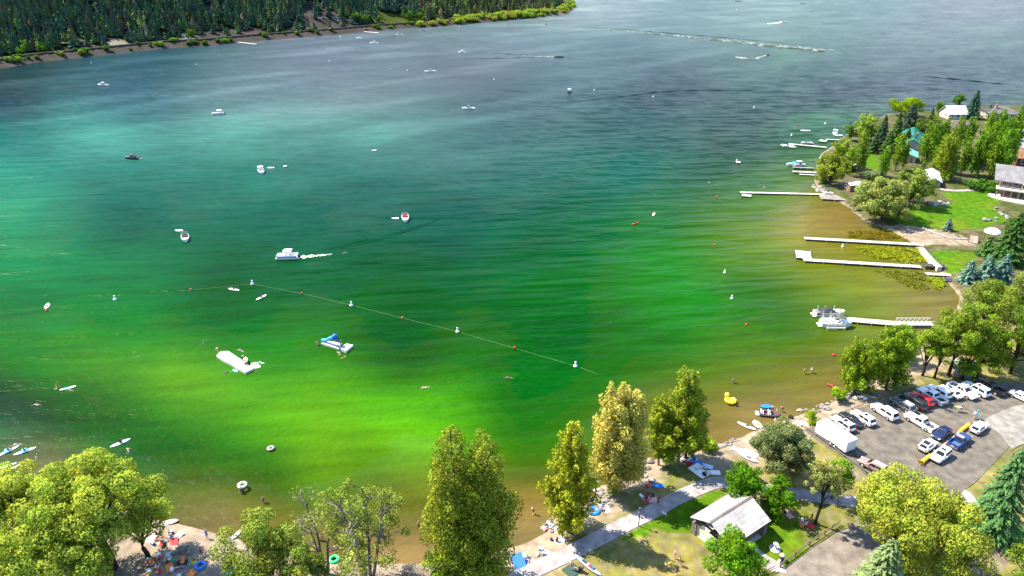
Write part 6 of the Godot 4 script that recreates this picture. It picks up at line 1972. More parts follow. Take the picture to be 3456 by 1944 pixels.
		"swim":
			j.merge({"pelvis": Vector3(0, -0.02, 0.1), "waist": Vector3(0, 0.0, -0.05), "chest": Vector3(0, 0.03, -0.28), "neck": Vector3(0, 0.08, -0.45), "head": Vector3(0, 0.14, -0.58), "sl": Vector3(-0.19, 0.04, -0.37), "sr": Vector3(0.19, 0.04, -0.37),
				"el": Vector3(-0.38, 0.06, -0.6), "wl": Vector3(-0.28, 0.03, -0.84), "hl": Vector3(-0.24, 0.02, -0.92), "er": Vector3(0.42, 0.02, -0.25), "wr": Vector3(0.5, -0.03, -0.02), "hr": Vector3(0.5, -0.05, 0.07),
				"pl": Vector3(-0.09, -0.02, 0.13), "kl": Vector3(-0.14, -0.05, 0.54), "al": Vector3(-0.12, 0.02, 0.94), "tl": Vector3(-0.13, 0.0, 1.1), "pr": Vector3(0.09, -0.02, 0.13), "kr": Vector3(0.14, 0.0, 0.54), "ar": Vector3(0.13, -0.06, 0.94), "tr": Vector3(0.14, -0.08, 1.1)}, true)
	return j

func body(pose: String) -> ArrayMesh:
	if bodies.has(pose):
		return bodies[pose]
	var j := pose_joints(pose)
	var face: Vector3 = j.face
	var caps := [   # from, to, radius, radius, region
		[j.pelvis, j.waist, 0.135, 0.125, BOTTOM], [j.waist, j.chest, 0.125, 0.145, TOP], [j.sl, j.sr, 0.075, 0.075, TOP], [j.chest, j.neck, 0.1, 0.052, TOP], [j.neck, j.head, 0.05, 0.055, SKIN], [j.head, j.head + Vector3(0, 0.02, 0), 0.098, 0.1, HAIR],
		[j.sl, j.el, 0.052, 0.042, SKIN], [j.el, j.wl, 0.042, 0.03, SKIN], [j.wl, j.hl, 0.032, 0.035, SKIN], [j.sr, j.er, 0.052, 0.042, SKIN], [j.er, j.wr, 0.042, 0.03, SKIN], [j.wr, j.hr, 0.032, 0.035, SKIN],
		[j.pl, (j.pl + j.kl) * 0.5, 0.092, 0.078, BOTTOM], [(j.pl + j.kl) * 0.5, j.kl, 0.078, 0.06, SKIN], [j.kl, j.al, 0.06, 0.04, SKIN], [j.al, j.tl, 0.042, 0.034, SKIN],
		[j.pr, (j.pr + j.kr) * 0.5, 0.092, 0.078, BOTTOM], [(j.pr + j.kr) * 0.5, j.kr, 0.078, 0.06, SKIN], [j.kr, j.ar, 0.06, 0.04, SKIN], [j.ar, j.tr, 0.042, 0.034, SKIN],
	]
	var lo := Vector3.ONE * 9.0
	var hi := Vector3.ONE * -9.0
	for c in caps:
		for e in 2:
			lo = lo.min(c[e] - Vector3.ONE * 0.2)
			hi = hi.max(c[e] + Vector3.ONE * 0.2)
	var cs := 0.036
	var nx := int((hi.x - lo.x) / cs) + 2
	var ny := int((hi.y - lo.y) / cs) + 2
	var nz := int((hi.z - lo.z) / cs) + 2
	var f := PackedFloat32Array()
	f.resize(nx * ny * nz)
	f.fill(1.0)
	for c in caps:
		var a: Vector3 = c[0]
		var b: Vector3 = c[1]
		var rr := maxf(c[2], c[3]) + 0.08
		var p0 := ((a.min(b) - Vector3.ONE * rr - lo) / cs).max(Vector3.ZERO)
		var p1 := ((a.max(b) + Vector3.ONE * rr - lo) / cs).min(Vector3(nx - 1, ny - 1, nz - 1))
		var ab := b - a
		var l2 := maxf(ab.length_squared(), 1e-6)
		for y in range(int(p0.y), int(p1.y) + 1):
			for x in range(int(p0.x), int(p1.x) + 1):
				for z in range(int(p0.z), int(p1.z) + 1):
					var p := lo + Vector3(x, y, z) * cs
					var t := clampf((p - a).dot(ab) / l2, 0.0, 1.0)
					var dd := p.distance_to(a + ab * t) - lerpf(c[2], c[3], t)
					var k := (y * nx + x) * nz + z
					var h := clampf(0.5 + 0.5 * (f[k] - dd) / 0.035, 0.0, 1.0)
					f[k] = lerpf(f[k], dd, h) - 0.035 * h * (1.0 - h)
	var verts := PackedVector3Array()
	var norms := PackedVector3Array()
	var region := PackedInt32Array()
	var id := {}
	var quads := [[], [], [], []]
	for y in ny - 1:
		for x in nx - 1:
			for z in nz - 1:
				var k := (y * nx + x) * nz + z
				var n0: int = int(f[k] < 0.0) + int(f[k + 1] < 0.0) + int(f[k + nz] < 0.0) + int(f[k + nz + 1] < 0.0)
				var k2 := k + nx * nz
				n0 += int(f[k2] < 0.0) + int(f[k2 + 1] < 0.0) + int(f[k2 + nz] < 0.0) + int(f[k2 + nz + 1] < 0.0)
				if n0 == 0 or n0 == 8:
					continue
				var s := Vector3.ZERO
				var n := 0
				var o := [Vector3i(0, 0, 0), Vector3i(1, 0, 0), Vector3i(0, 1, 0), Vector3i(1, 1, 0), Vector3i(0, 0, 1), Vector3i(1, 0, 1), Vector3i(0, 1, 1), Vector3i(1, 1, 1)]
				for e in [[0, 1], [2, 3], [4, 5], [6, 7], [0, 2], [1, 3], [4, 6], [5, 7], [0, 4], [1, 5], [2, 6], [3, 7]]:
					var pa: Vector3i = o[e[0]]
					var pb: Vector3i = o[e[1]]
					var fa := f[((y + pa.y) * nx + x + pa.x) * nz + z + pa.z]
					var fb := f[((y + pb.y) * nx + x + pb.x) * nz + z + pb.z]
					if (fa < 0.0) != (fb < 0.0):
						s += Vector3(pa).lerp(Vector3(pb), fa / (fa - fb))
						n += 1
				var p := lo + (Vector3(x, y, z) + s / n) * cs
				id[k] = verts.size()
				verts.append(p)
				norms.append(Vector3(f[k + nz] - f[k], f[k2] - f[k], f[k + 1] - f[k]).normalized())
				var best := 9.0
				var reg := 0
				for c in caps:
					var q := Geometry3D.get_closest_point_to_segment(p, c[0], c[1])
					var dd := p.distance_to(q) - maxf(c[2], c[3])
					if dd < best:
						best = dd
						reg = c[4]
				if reg == HAIR and ((p - j.head).dot(face) > 0.03 and (p - j.head).dot((j.head - j.neck).normalized()) < 0.05):
					reg = SKIN
				region.append(reg)
	for y in range(1, ny - 1):
		for x in range(1, nx - 1):
			for z in range(1, nz - 1):
				var k := (y * nx + x) * nz + z
				var a := f[k] < 0.0
				for e in [[k + nz, [k, k - 1, k - 1 - nx * nz, k - nx * nz]], [k + nx * nz, [k, k - nz, k - nz - 1, k - 1]], [k + 1, [k, k - nx * nz, k - nx * nz - nz, k - nz]]]:
					if a != (f[e[0]] < 0.0):
						var q: Array = e[1]
						quads[region[id[q[0]]]].append([id[q[0]], id[q[1]], id[q[2]], id[q[3]]])
	var me := ArrayMesh.new()
	for g in 4:
		var mb := MB.new()
		for q in quads[g]:
			var k := mb.v.size()
			for t in q:
				mb.vert(verts[t], norms[t])
			var fn := (verts[q[2]] - verts[q[0]]).cross(verts[q[1]] - verts[q[0]])
			var nn := norms[q[0]] + norms[q[1]] + norms[q[2]] + norms[q[3]]
			for t in ([0, 1, 2, 0, 2, 3] if fn.dot(nn) > 0.0 else [0, 2, 1, 0, 3, 2]):
				mb.i.append(k + t)
		if g == SKIN:
			for s in ["l", "r"]:   # fingers and thumb
				var w: Vector3 = j["w" + s]
				var h: Vector3 = j["h" + s]
				var d := (h - w).normalized()
				var sd := d.cross(Vector3.UP if absf(d.y) < 0.8 else Vector3.FORWARD).normalized()
				for k in 4:
					var b := h + sd * (k - 1.5) * 0.02 + d * 0.02
					var ln: float = [0.065, 0.078, 0.075, 0.058][k]
					mb.tube([b, b + d * ln * 0.6, b + d * ln + Vector3(0, -0.012, 0)], [0.01, 0.009, 0.007], 5)
				mb.tube([h - d * 0.03 + sd * 0.03, h + sd * 0.055 + d * 0.01, h + sd * 0.05 + d * 0.04], [0.012, 0.01, 0.008], 5)
			var up: Vector3 = (j.head - j.neck).normalized()
			var hc: Vector3 = j.head
			var side := face.cross(up).normalized()
			mb.ball(hc + face * 0.1 - up * 0.005, Vector3(0.014, 0.02, 0.02), 5, 3)
			for s in [-1.0, 1.0]:
				mb.ball(hc + side * s * 0.1, Vector3(0.015, 0.03, 0.02), 5, 3)
		if g == HAIR:
			var up: Vector3 = (j.head - j.neck).normalized()
			for s in [-1.0, 1.0]:
				mb.ball(j.head + face * 0.092 + face.cross(up).normalized() * s * 0.035 + up * 0.02, Vector3(0.012, 0.008, 0.01), 5, 3)
			mb.ball(j.head + face * 0.097 - up * 0.045, Vector3(0.022, 0.006, 0.008), 5, 3)
		mb.done(null, me)
	bodies[pose] = me
	return me

var skins := [Color(0.50, 0.29, 0.19), Color(0.42, 0.22, 0.13), Color(0.58, 0.36, 0.26), Color(0.30, 0.15, 0.085)]
var hairs := [Color(0.03, 0.018, 0.01), Color(0.10, 0.055, 0.02), Color(0.30, 0.20, 0.09), Color(0.012, 0.01, 0.01)]

func person(label: String, at: Vector3, turn: float, pose: String, top, bottom, tone := -1, size := 1.0) -> MeshInstance3D:
	var o := obj("person", body(pose))
	o.position = at
	o.rotation.y = turn
	o.scale = Vector3.ONE * size
	tag(o, label, "person")
	var k := tone if tone >= 0 else rng.randi() % 4
	var sk: Color = skins[k % 4]
	var ha: Color = hairs[rng.randi() % 4]
	o.set_surface_override_material(SKIN, mt(sk.r, sk.g, sk.b, 0.6))
	o.set_surface_override_material(TOP, mt(sk.r, sk.g, sk.b, 0.6) if top == null else mt(top.r, top.g, top.b, 0.85))
	o.set_surface_override_material(BOTTOM, mt(bottom.r, bottom.g, bottom.b, 0.85))
	o.set_surface_override_material(HAIR, mt(ha.r, ha.g, ha.b, 0.7))
	return o
# ------------------------------------------------------------------ boats and floats (bows to their own -z)
func boat(called: String, label: String, p: Vector2, turn: float, l: float, b: float, hull: Material, o := {}) -> Node3D:
	var t := thing(called, label, o.get("cat", "boat"), fl(p), turn)
	var gh: float = o.get("side", 0.75)
	var rings := []
	var open: bool = not o.has("cover")
	var n := 12
	for k in n + 1:
		var u: float = k / float(n)
		var z: float = l * (0.5 - u)
		var w := b * 0.5 * (1.0 if u < 0.45 else sqrt(maxf(0.0, 1.0 - pow((u - 0.45) / 0.56, 2.2))))
		w = maxf(w * (0.9 + 0.1 * minf(1.0, u * 6.0)), 0.03)
		var g := gh * (1.0 + 0.25 * u * u)
		var fl0 := 0.12
		for pass_ in (2 if k == 1 or k == 8 else 1):
			var pit: bool = open and ((k > 1 and k < 8) or (k == 1 and pass_ == 1) or (k == 8 and pass_ == 0))
			var iw := maxf(0.02, w - 0.2)
			var r := PackedVector3Array()
			for q in [Vector2(0, -0.3 * (1.0 - u * 0.6)), Vector2(w * 0.8, -0.12 + 0.2 * u), Vector2(w * 0.97, g * 0.55), Vector2(w, g), Vector2(iw, g + 0.02)]:
				r.append(Vector3(q.x, q.y, z))
			r.append(Vector3(iw, fl0 if pit else g + 0.06, z))
			r.append(Vector3(0, fl0 if pit else g + 0.10, z))
			r.append(Vector3(-iw, fl0 if pit else g + 0.06, z))
			for q in [Vector2(iw, g + 0.02), Vector2(w, g), Vector2(w * 0.97, g * 0.55), Vector2(w * 0.8, -0.12 + 0.2 * u)]:
				r.append(Vector3(-q.x, q.y, z))
			rings.append(r)
	var h := MB.new()
	h.loft(rings, true, true, false)
	put("hull", h, hull, t)
	var st := MB.new()
	for s in [-1.0, 1.0]:
		st.beam(Vector3(s * b * 0.492, gh * 0.82, l * 0.48), Vector3(s * b * 0.492, gh * 0.88, -l * 0.02), 0.05, 0.14)
	put("side_stripe", st, o.get("stripe", mt(0.03, 0.03, 0.04, 0.4)), t)
	var pf := MB.new()
	pf.box(Vector3(0, 0.22, l * 0.5 + 0.3), Vector3(b * 0.8, 0.1, 0.7))
	put("swim_platform", pf, mt(0.5, 0.46, 0.4, 0.7), t)
	if open:
		var seat: Material = o.get("seat", mt(0.62, 0.6, 0.56, 0.7))
		for q in [[Vector3(0, 0.42, l * 0.36), Vector3(b * 0.72, 0.5, 0.5)], [Vector3(-b * 0.26, 0.42, l * 0.02), Vector3(0.5, 0.6, 0.5)], [Vector3(b * 0.26, 0.42, l * 0.02), Vector3(0.5, 0.6, 0.5)]]:
			var m := MB.new()
			m.box(q[0], q[1], Basis.IDENTITY, 0.9)
			m.box(q[0] + Vector3(0, 0.4, q[1].z * 0.45), Vector3(q[1].x * 0.95, 0.4, 0.12))
			put("seat", m, seat, t)
		var ws := MB.new()
		for s in [-1.0, 1.0]:
			ws.quad(Vector3(s * b * 0.42, gh, -l * 0.03), Vector3(s * b * 0.16, gh + 0.05, -l * 0.14), Vector3(s * b * 0.16, gh + 0.5, -l * 0.10), Vector3(s * b * 0.40, gh + 0.45, 0.0), Vector3(s, 0.2, -1))
		ws.quad(Vector3(-b * 0.16, gh + 0.05, -l * 0.14), Vector3(b * 0.16, gh + 0.05, -l * 0.14), Vector3(b * 0.16, gh + 0.5, -l * 0.10), Vector3(-b * 0.16, gh + 0.5, -l * 0.10), Vector3(0, 0.3, -1))
		put("windscreen", ws, mt(0.03, 0.04, 0.05, 0.08), t)
	else:
		var cv := MB.new()
		var cr := []
		for k in 9:
			var u := k / 8.0
			var z := lerpf(l * 0.49, -l * 0.46, u)
			var w := b * 0.5 * (1.0 if u < 0.45 else sqrt(maxf(0.02, 1.0 - pow((u - 0.45) / 0.58, 2.2)))) * 1.02
			var hh := gh + 0.15 + 0.75 * maxf(0.0, 1.0 - pow((u - 0.42) / 0.28, 2.0))
			var r := PackedVector3Array()
			for q in [Vector2(-1, gh - 0.2), Vector2(-0.9, gh + 0.1), Vector2(-0.4, hh - 0.08), Vector2(0, hh), Vector2(0.4, hh - 0.08), Vector2(0.9, gh + 0.1), Vector2(1, gh - 0.2)]:
				r.append(Vector3(q.x * w, q.y * (1.0 if absf(q.x) < 0.5 else 1.0 + 0.2 * u), z))
			cr.append(r)
		cv.loft(cr)
		put("boat_cover", cv, o.cover, t)
	if o.has("canopy"):
		var c := MB.new()
		var rr := []
		for k in 6:
			var z: float = lerpf(-0.9, 1.1, k / 5.0)
			var r := PackedVector3Array()
			for q in [-1.0, -0.6, 0.0, 0.6, 1.0]:
				r.append(Vector3(q * b * 0.44, gh + 1.45 - 0.12 * q * q - 0.05 * pow(k - 2.5, 2) * 0.2, z + o.get("canopy_z", 0.2)))
			for q in [1.0, 0.0, -1.0]:
				r.append(Vector3(q * b * 0.44, gh + 1.40 - 0.12 * q * q - 0.05 * pow(k - 2.5, 2) * 0.2, z + o.get("canopy_z", 0.2)))
			rr.append(r)
		c.loft(rr, true, true, false)
		put("canopy", c, o.canopy, t)
	if o.get("tower", false) or o.has("canopy"):
		var tw := MB.new()
		for s in [-1.0, 1.0]:
			for z in [-0.7, 1.0]:
				tw.tube([Vector3(s * b * 0.46, gh, z + 0.2), Vector3(s * b * 0.42, gh + 1.38, z * 0.7 + 0.2)], [0.035, 0.035], 5)
		for z in [-0.5, 0.7]:
			tw.tube([Vector3(-b * 0.42, gh + 1.38, z + 0.2), Vector3(0, gh + 1.48, z + 0.2), Vector3(b * 0.42, gh + 1.38, z + 0.2)], [0.04, 0.04, 0.04], 5)
		put("tower", tw, o.get("frame", mt(0.5, 0.5, 0.5, 0.3, 0.6)), t)
	if o.get("motor", false):
		var m := MB.new()
		m.box(Vector3(0, 0.75, l * 0.5 + 0.35), Vector3(0.42, 0.6, 0.6), Basis.IDENTITY, 0.8)
		m.box(Vector3(0, 0.1, l * 0.5 + 0.35), Vector3(0.14, 0.9, 0.22))
		put("outboard_motor", m, mt(0.015, 0.015, 0.017, 0.3), t)
	return t

func pontoon(label: String, p: Vector2, turn: float, l: float, b: float, canopy: Material, o := {}) -> Node3D:
	var t := thing("pontoon_boat", label, "boat", fl(p), turn)
	var alu := mt(0.55, 0.55, 0.56, 0.3, 0.5)
	for s in [-1.0, 1.0]:
		var q := MB.new()
		q.tube([Vector3(s * b * 0.34, 0.15, l * 0.5), Vector3(s * b * 0.34, 0.15, -l * 0.42), Vector3(s * b * 0.34, 0.28, -l * 0.53)], [0.34, 0.34, 0.06], 10)
		put("pontoon", q, alu, t)
	var d := MB.new()
	d.box(Vector3(0, 0.55, 0), Vector3(b, 0.12, l))
	put("deck", d, mt(0.6, 0.57, 0.52, 0.7), t)
	var side: Material = o.get("side", mt(0.78, 0.78, 0.77, 0.4))
	for e in [[Vector3(-b * 0.48, 0.95, 0.1), Vector3(0.06, 0.66, l * 0.92)], [Vector3(b * 0.48, 0.95, 0.1), Vector3(0.06, 0.66, l * 0.92)], [Vector3(0, 0.95, -l * 0.46), Vector3(b * 0.95, 0.66, 0.06)], [Vector3(b * 0.15, 0.95, l * 0.48), Vector3(b * 0.6, 0.66, 0.06)]]:
		var q := MB.new()
		q.box(e[0], e[1])
		put("side_panel", q, side, t)
	var stp := MB.new()
	for s in [-1.0, 1.0]:
		stp.box(Vector3(s * b * 0.492, 0.78, 0.1), Vector3(0.06, 0.16, l * 0.9))
	put("side_stripe", stp, o.get("stripe", mt(0.12, 0.12, 0.13, 0.4)), t)
	for e in [[Vector3(-b * 0.34, 0.85, -l * 0.25), Vector3(0.6, 0.5, l * 0.32)], [Vector3(b * 0.34, 0.85, -l * 0.25), Vector3(0.6, 0.5, l * 0.32)], [Vector3(-b * 0.3, 0.85, l * 0.34), Vector3(0.7, 0.5, l * 0.2)], [Vector3(b * 0.25, 1.0, l * 0.1), Vector3(0.6, 0.8, 0.5)]]:
		var q := MB.new()
		q.box(e[0], e[1], Basis.IDENTITY, 0.92)
		put("seat", q, mt(0.7, 0.68, 0.64, 0.7), t)
	var c := MB.new()
	var rr := []
	for k in 5:
		var z: float = lerpf(-1.2, 1.2, k / 4.0) + o.get("canopy_z", l * 0.14)
		var r := PackedVector3Array()
		for q in [-1.0, -0.5, 0.0, 0.5, 1.0, 1.0, 0.0, -1.0]:
			r.append(Vector3(q * b * 0.46, 2.75 - 0.18 * q * q - (0.05 if r.size() > 4 else 0.0) - 0.04 * absf(k - 2.0), z))
		rr.append(r)
	c.loft(rr, true, true, false)
	put("canopy", c, canopy, t)
	var fr := MB.new()
	for s in [-1.0, 1.0]:
		for z in [-1.1, 1.1]:
			fr.tube([Vector3(s * b * 0.47, 1.2, z * 0.3 + o.get("canopy_z", l * 0.14)), Vector3(s * b * 0.45, 2.55, z + o.get("canopy_z", l * 0.14))], [0.03, 0.03], 5)
	put("canopy_frame", fr, alu, t)
	var m := MB.new()
	m.box(Vector3(0, 0.85, l * 0.5 + 0.3), Vector3(0.42, 0.62, 0.6), Basis.IDENTITY, 0.8)
	m.box(Vector3(0, 0.2, l * 0.5 + 0.3), Vector3(0.14, 0.8, 0.2))
	put("outboard_motor", m, mt(0.015, 0.015, 0.017, 0.3), t)
	return t

func board_shape(l: float, w: float, h: float, point := 2.4) -> MB:   # a paddle board, float or kayak hull along z
	var mb := MB.new()
	var rings := []
	for k in 9:
		var u := clampf(k / 4.0 - 1.0, -0.985, 0.985)
		var q := w * 0.5 * pow(1.0 - pow(absf(u), point), 0.6)
		var r := PackedVector3Array()
		for a in 8:
			var an := TAU * a / 8
			r.append(Vector3(cos(an) * q, h * 0.5 + sin(an) * h * 0.5 + 0.10 * h * u * u, u * l * 0.5))
		rings.append(r)
	mb.loft(rings)
	return mb

func paddle_board(label: String, at: Vector3, turn: float, m: Material, l := 3.2, w := 0.8, pad = null, called := "paddle_board", cat := "paddle board") -> Node3D:
	var t := thing(called, label, cat, at, turn)
	put("board", board_shape(l, w, 0.14), m, t)
	var d := MB.new()
	d.box(Vector3(0, 0.147, l * 0.08), Vector3(w * 0.62, 0.02, l * 0.42))
	put("deck_pad", d, pad if pad else mt(0.5, 0.5, 0.5, 0.8), t)
	return t

func kayak(label: String, at: Vector3, turn: float, m: Material, l := 3.4, w := 0.75, holes := 1, called := "kayak") -> Node3D:
	var t := thing(called, label, called, at, turn)
	put("hull", board_shape(l, w, 0.34, 1.8), m, t)
	for k in holes:
		var c := MB.new()
		var zz := (k - (holes - 1) * 0.5) * l * 0.3 + 0.1
		var r := []
		for y in [0.335, 0.355]:
			var q := PackedVector3Array()
			for a in 10:
				q.append(Vector3(cos(TAU * a / 10) * w * 0.27, y, zz + sin(TAU * a / 10) * 0.42))
			r.append(q)
		c.loft(r)
		put("cockpit", c, mt(0.03, 0.03, 0.03, 0.7), t)
		var s := MB.new()
		s.box(Vector3(0, 0.45, zz + 0.34), Vector3(w * 0.4, 0.22, 0.08))
		put("seat", s, mt(0.1, 0.1, 0.1, 0.7), t)
	return t

func ring_float(label: String, at: Vector3, m: Material, rr := 0.55, tube := 0.2, called := "swim_ring") -> MeshInstance3D:
	var mb := MB.new()
	var rings := []
	for k in 17:
		var a := TAU * k / 16
		rings.append(mb.ring(Vector3(cos(a) * rr, tube, sin(a) * rr), Vector3(-sin(a), 0, cos(a)), tube, 8))
	mb.loft(rings, true, false)
	var o := put(called, mb, m)
	o.position = at
	tag(o, label, "swim ring")
	return o

func buoy(label: String, p: Vector2, size := 1.0) -> MeshInstance3D:
	var mb := MB.new()
	mb.lathe([Vector2(0.05, -0.3), Vector2(0.5, -0.15), Vector2(0.58, 0.12), Vector2(0.45, 0.4), Vector2(0.22, 0.62), Vector2(0.17, 0.95), Vector2(0.25, 1.05), Vector2(0.25, 1.35), Vector2(0.02, 1.4)], Vector3.ZERO, 12)
	var o := put("swim_buoy", mb, mt(0.80, 0.79, 0.77, 0.4))
	o.position = fl(p)
	o.scale = Vector3.ONE * size
	tag(o, label, "buoy", "white swim area buoys")
	return o

func ball_float(label: String, p: Vector2, m: Material, r := 0.28, group := "small ball floats") -> MeshInstance3D:
	var mb := MB.new()
	mb.ball(Vector3(0, r * 0.5, 0), Vector3(r, r, r), 10, 6)
	mb.tube([Vector3(0, r * 1.4, 0), Vector3(0, r * 1.75, 0)], [0.06, 0.05], 6)
	var o := put("ball_float", mb, m)
	o.position = fl(p)
	tag(o, label, "buoy", group)
	return o

func foam(label: String, pts: Array, w0: float, w1: float, dens := 6.0, tone := 1.0) -> void:   # churned white water behind a boat
	var lv := leafy()
	for k in pts.size() - 1:
		var a: Vector2 = pts[k]
		var b: Vector2 = pts[k + 1]
		var n := int(a.distance_to(b) * dens)
		for j in n:
			var u := (k + j / float(n)) / (pts.size() - 1.0)
			var p := a.lerp(b, j / float(n)) + Vector2(rng.randfn(), rng.randfn()) * lerpf(w0, w1, u) * 0.4
			var nn := (Vector3.UP + rv() * 0.25).normalized()
			var tt := Vector3((b - a).normalized().x, 0, (b - a).normalized().y) + rv() * 0.4
			tt = (tt - nn * tt.dot(nn)).normalized()
			var s := rf(0.5, 1.3) * lerpf(w0, w1, u) * 0.42
			lv.leaf(Vector3(p.x, rf(0.1, 0.22), p.y), nn, tt, s, s * 0.4, Vector3.UP, Color(0.55, 0.55, 0.68) * tone)
	if lv.v.size() == 0:
		return
	var o := obj("wake_foam", lv.done(leaf_mat()))
	o.set_meta("kind", "stuff")
	tag(o, label, "foam")

func swell(label: String, lines: Array, hgt: float, wid: float, tone := 0.62) -> void:   # long smooth waves of a wake; tone paints shading into the lake colour
	var mb := MB.new()
	mb.colored = true
	for l in lines:
		var cv := Curve2D.new()
		for p in l:
			cv.add_point(p)
		var q := cv.tessellate_even_length(4, 3.0)
		for k in q.size() - 1:
			var u := k / float(q.size())
			var f0: float = sin(PI * clampf(u, 0.03, 0.97)) * (0.6 + 0.4 * sin(k * 0.9))
			var f1: float = sin(PI * clampf((k + 1.0) / q.size(), 0.03, 0.97)) * (0.6 + 0.4 * sin((k + 1) * 0.9))
			var d := (q[k + 1] - q[k]).normalized().orthogonal() * wid
			var a := Vector3(q[k].x, 0.02, q[k].y)
			var b := Vector3(q[k + 1].x, 0.02, q[k + 1].y)
			var dd := Vector3(d.x, 0, d.y)
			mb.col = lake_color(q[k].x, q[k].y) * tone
			mb.quad(a - dd, b - dd, b + Vector3(0, hgt * f1, 0), a + Vector3(0, hgt * f0, 0), Vector3.UP)
			mb.quad(a + dd, b + dd, b + Vector3(0, hgt * f1, 0), a + Vector3(0, hgt * f0, 0), Vector3.UP)
	if not mats.has("swell"):
		var m: StandardMaterial3D = water_material().duplicate()
		m.normal_enabled = false
		mats["swell"] = m
	var o := put("boat_wake", mb, mats["swell"])
	o.set_meta("kind", "stuff")
	tag(o, label, "wake")

func jet_ski(label: String, p: Vector2, turn: float, m: Material, rider := true) -> void:
	var t := thing("jet_ski", label, "jet ski", fl(p), turn)
	put("hull", board_shape(3.2, 1.2, 0.6, 2.0), m, t)
	var s := MB.new()
	s.box(Vector3(0, 0.8, 0.4), Vector3(0.4, 0.35, 1.3), Basis.IDENTITY, 0.8)
	put("seat", s, mt(0.03, 0.03, 0.03, 0.6), t)
	var h := MB.new()
	h.box(Vector3(0, 0.95, -0.55), Vector3(0.45, 0.35, 0.5), Basis.IDENTITY, 0.7)
	h.beam(Vector3(-0.4, 1.1, -0.45), Vector3(0.4, 1.1, -0.45), 0.06, 0.06)
	put("handlebar", h, mt(0.1, 0.1, 0.1, 0.5), t)
	if rider:
		person("person riding the " + label.split(" ")[0] + " jet ski " + " ".join(label.split(" ").slice(3)).left(60), fl(p, 0.85), turn, "sit", Color(0.05, 0.06, 0.12), Color(0.03, 0.03, 0.04))

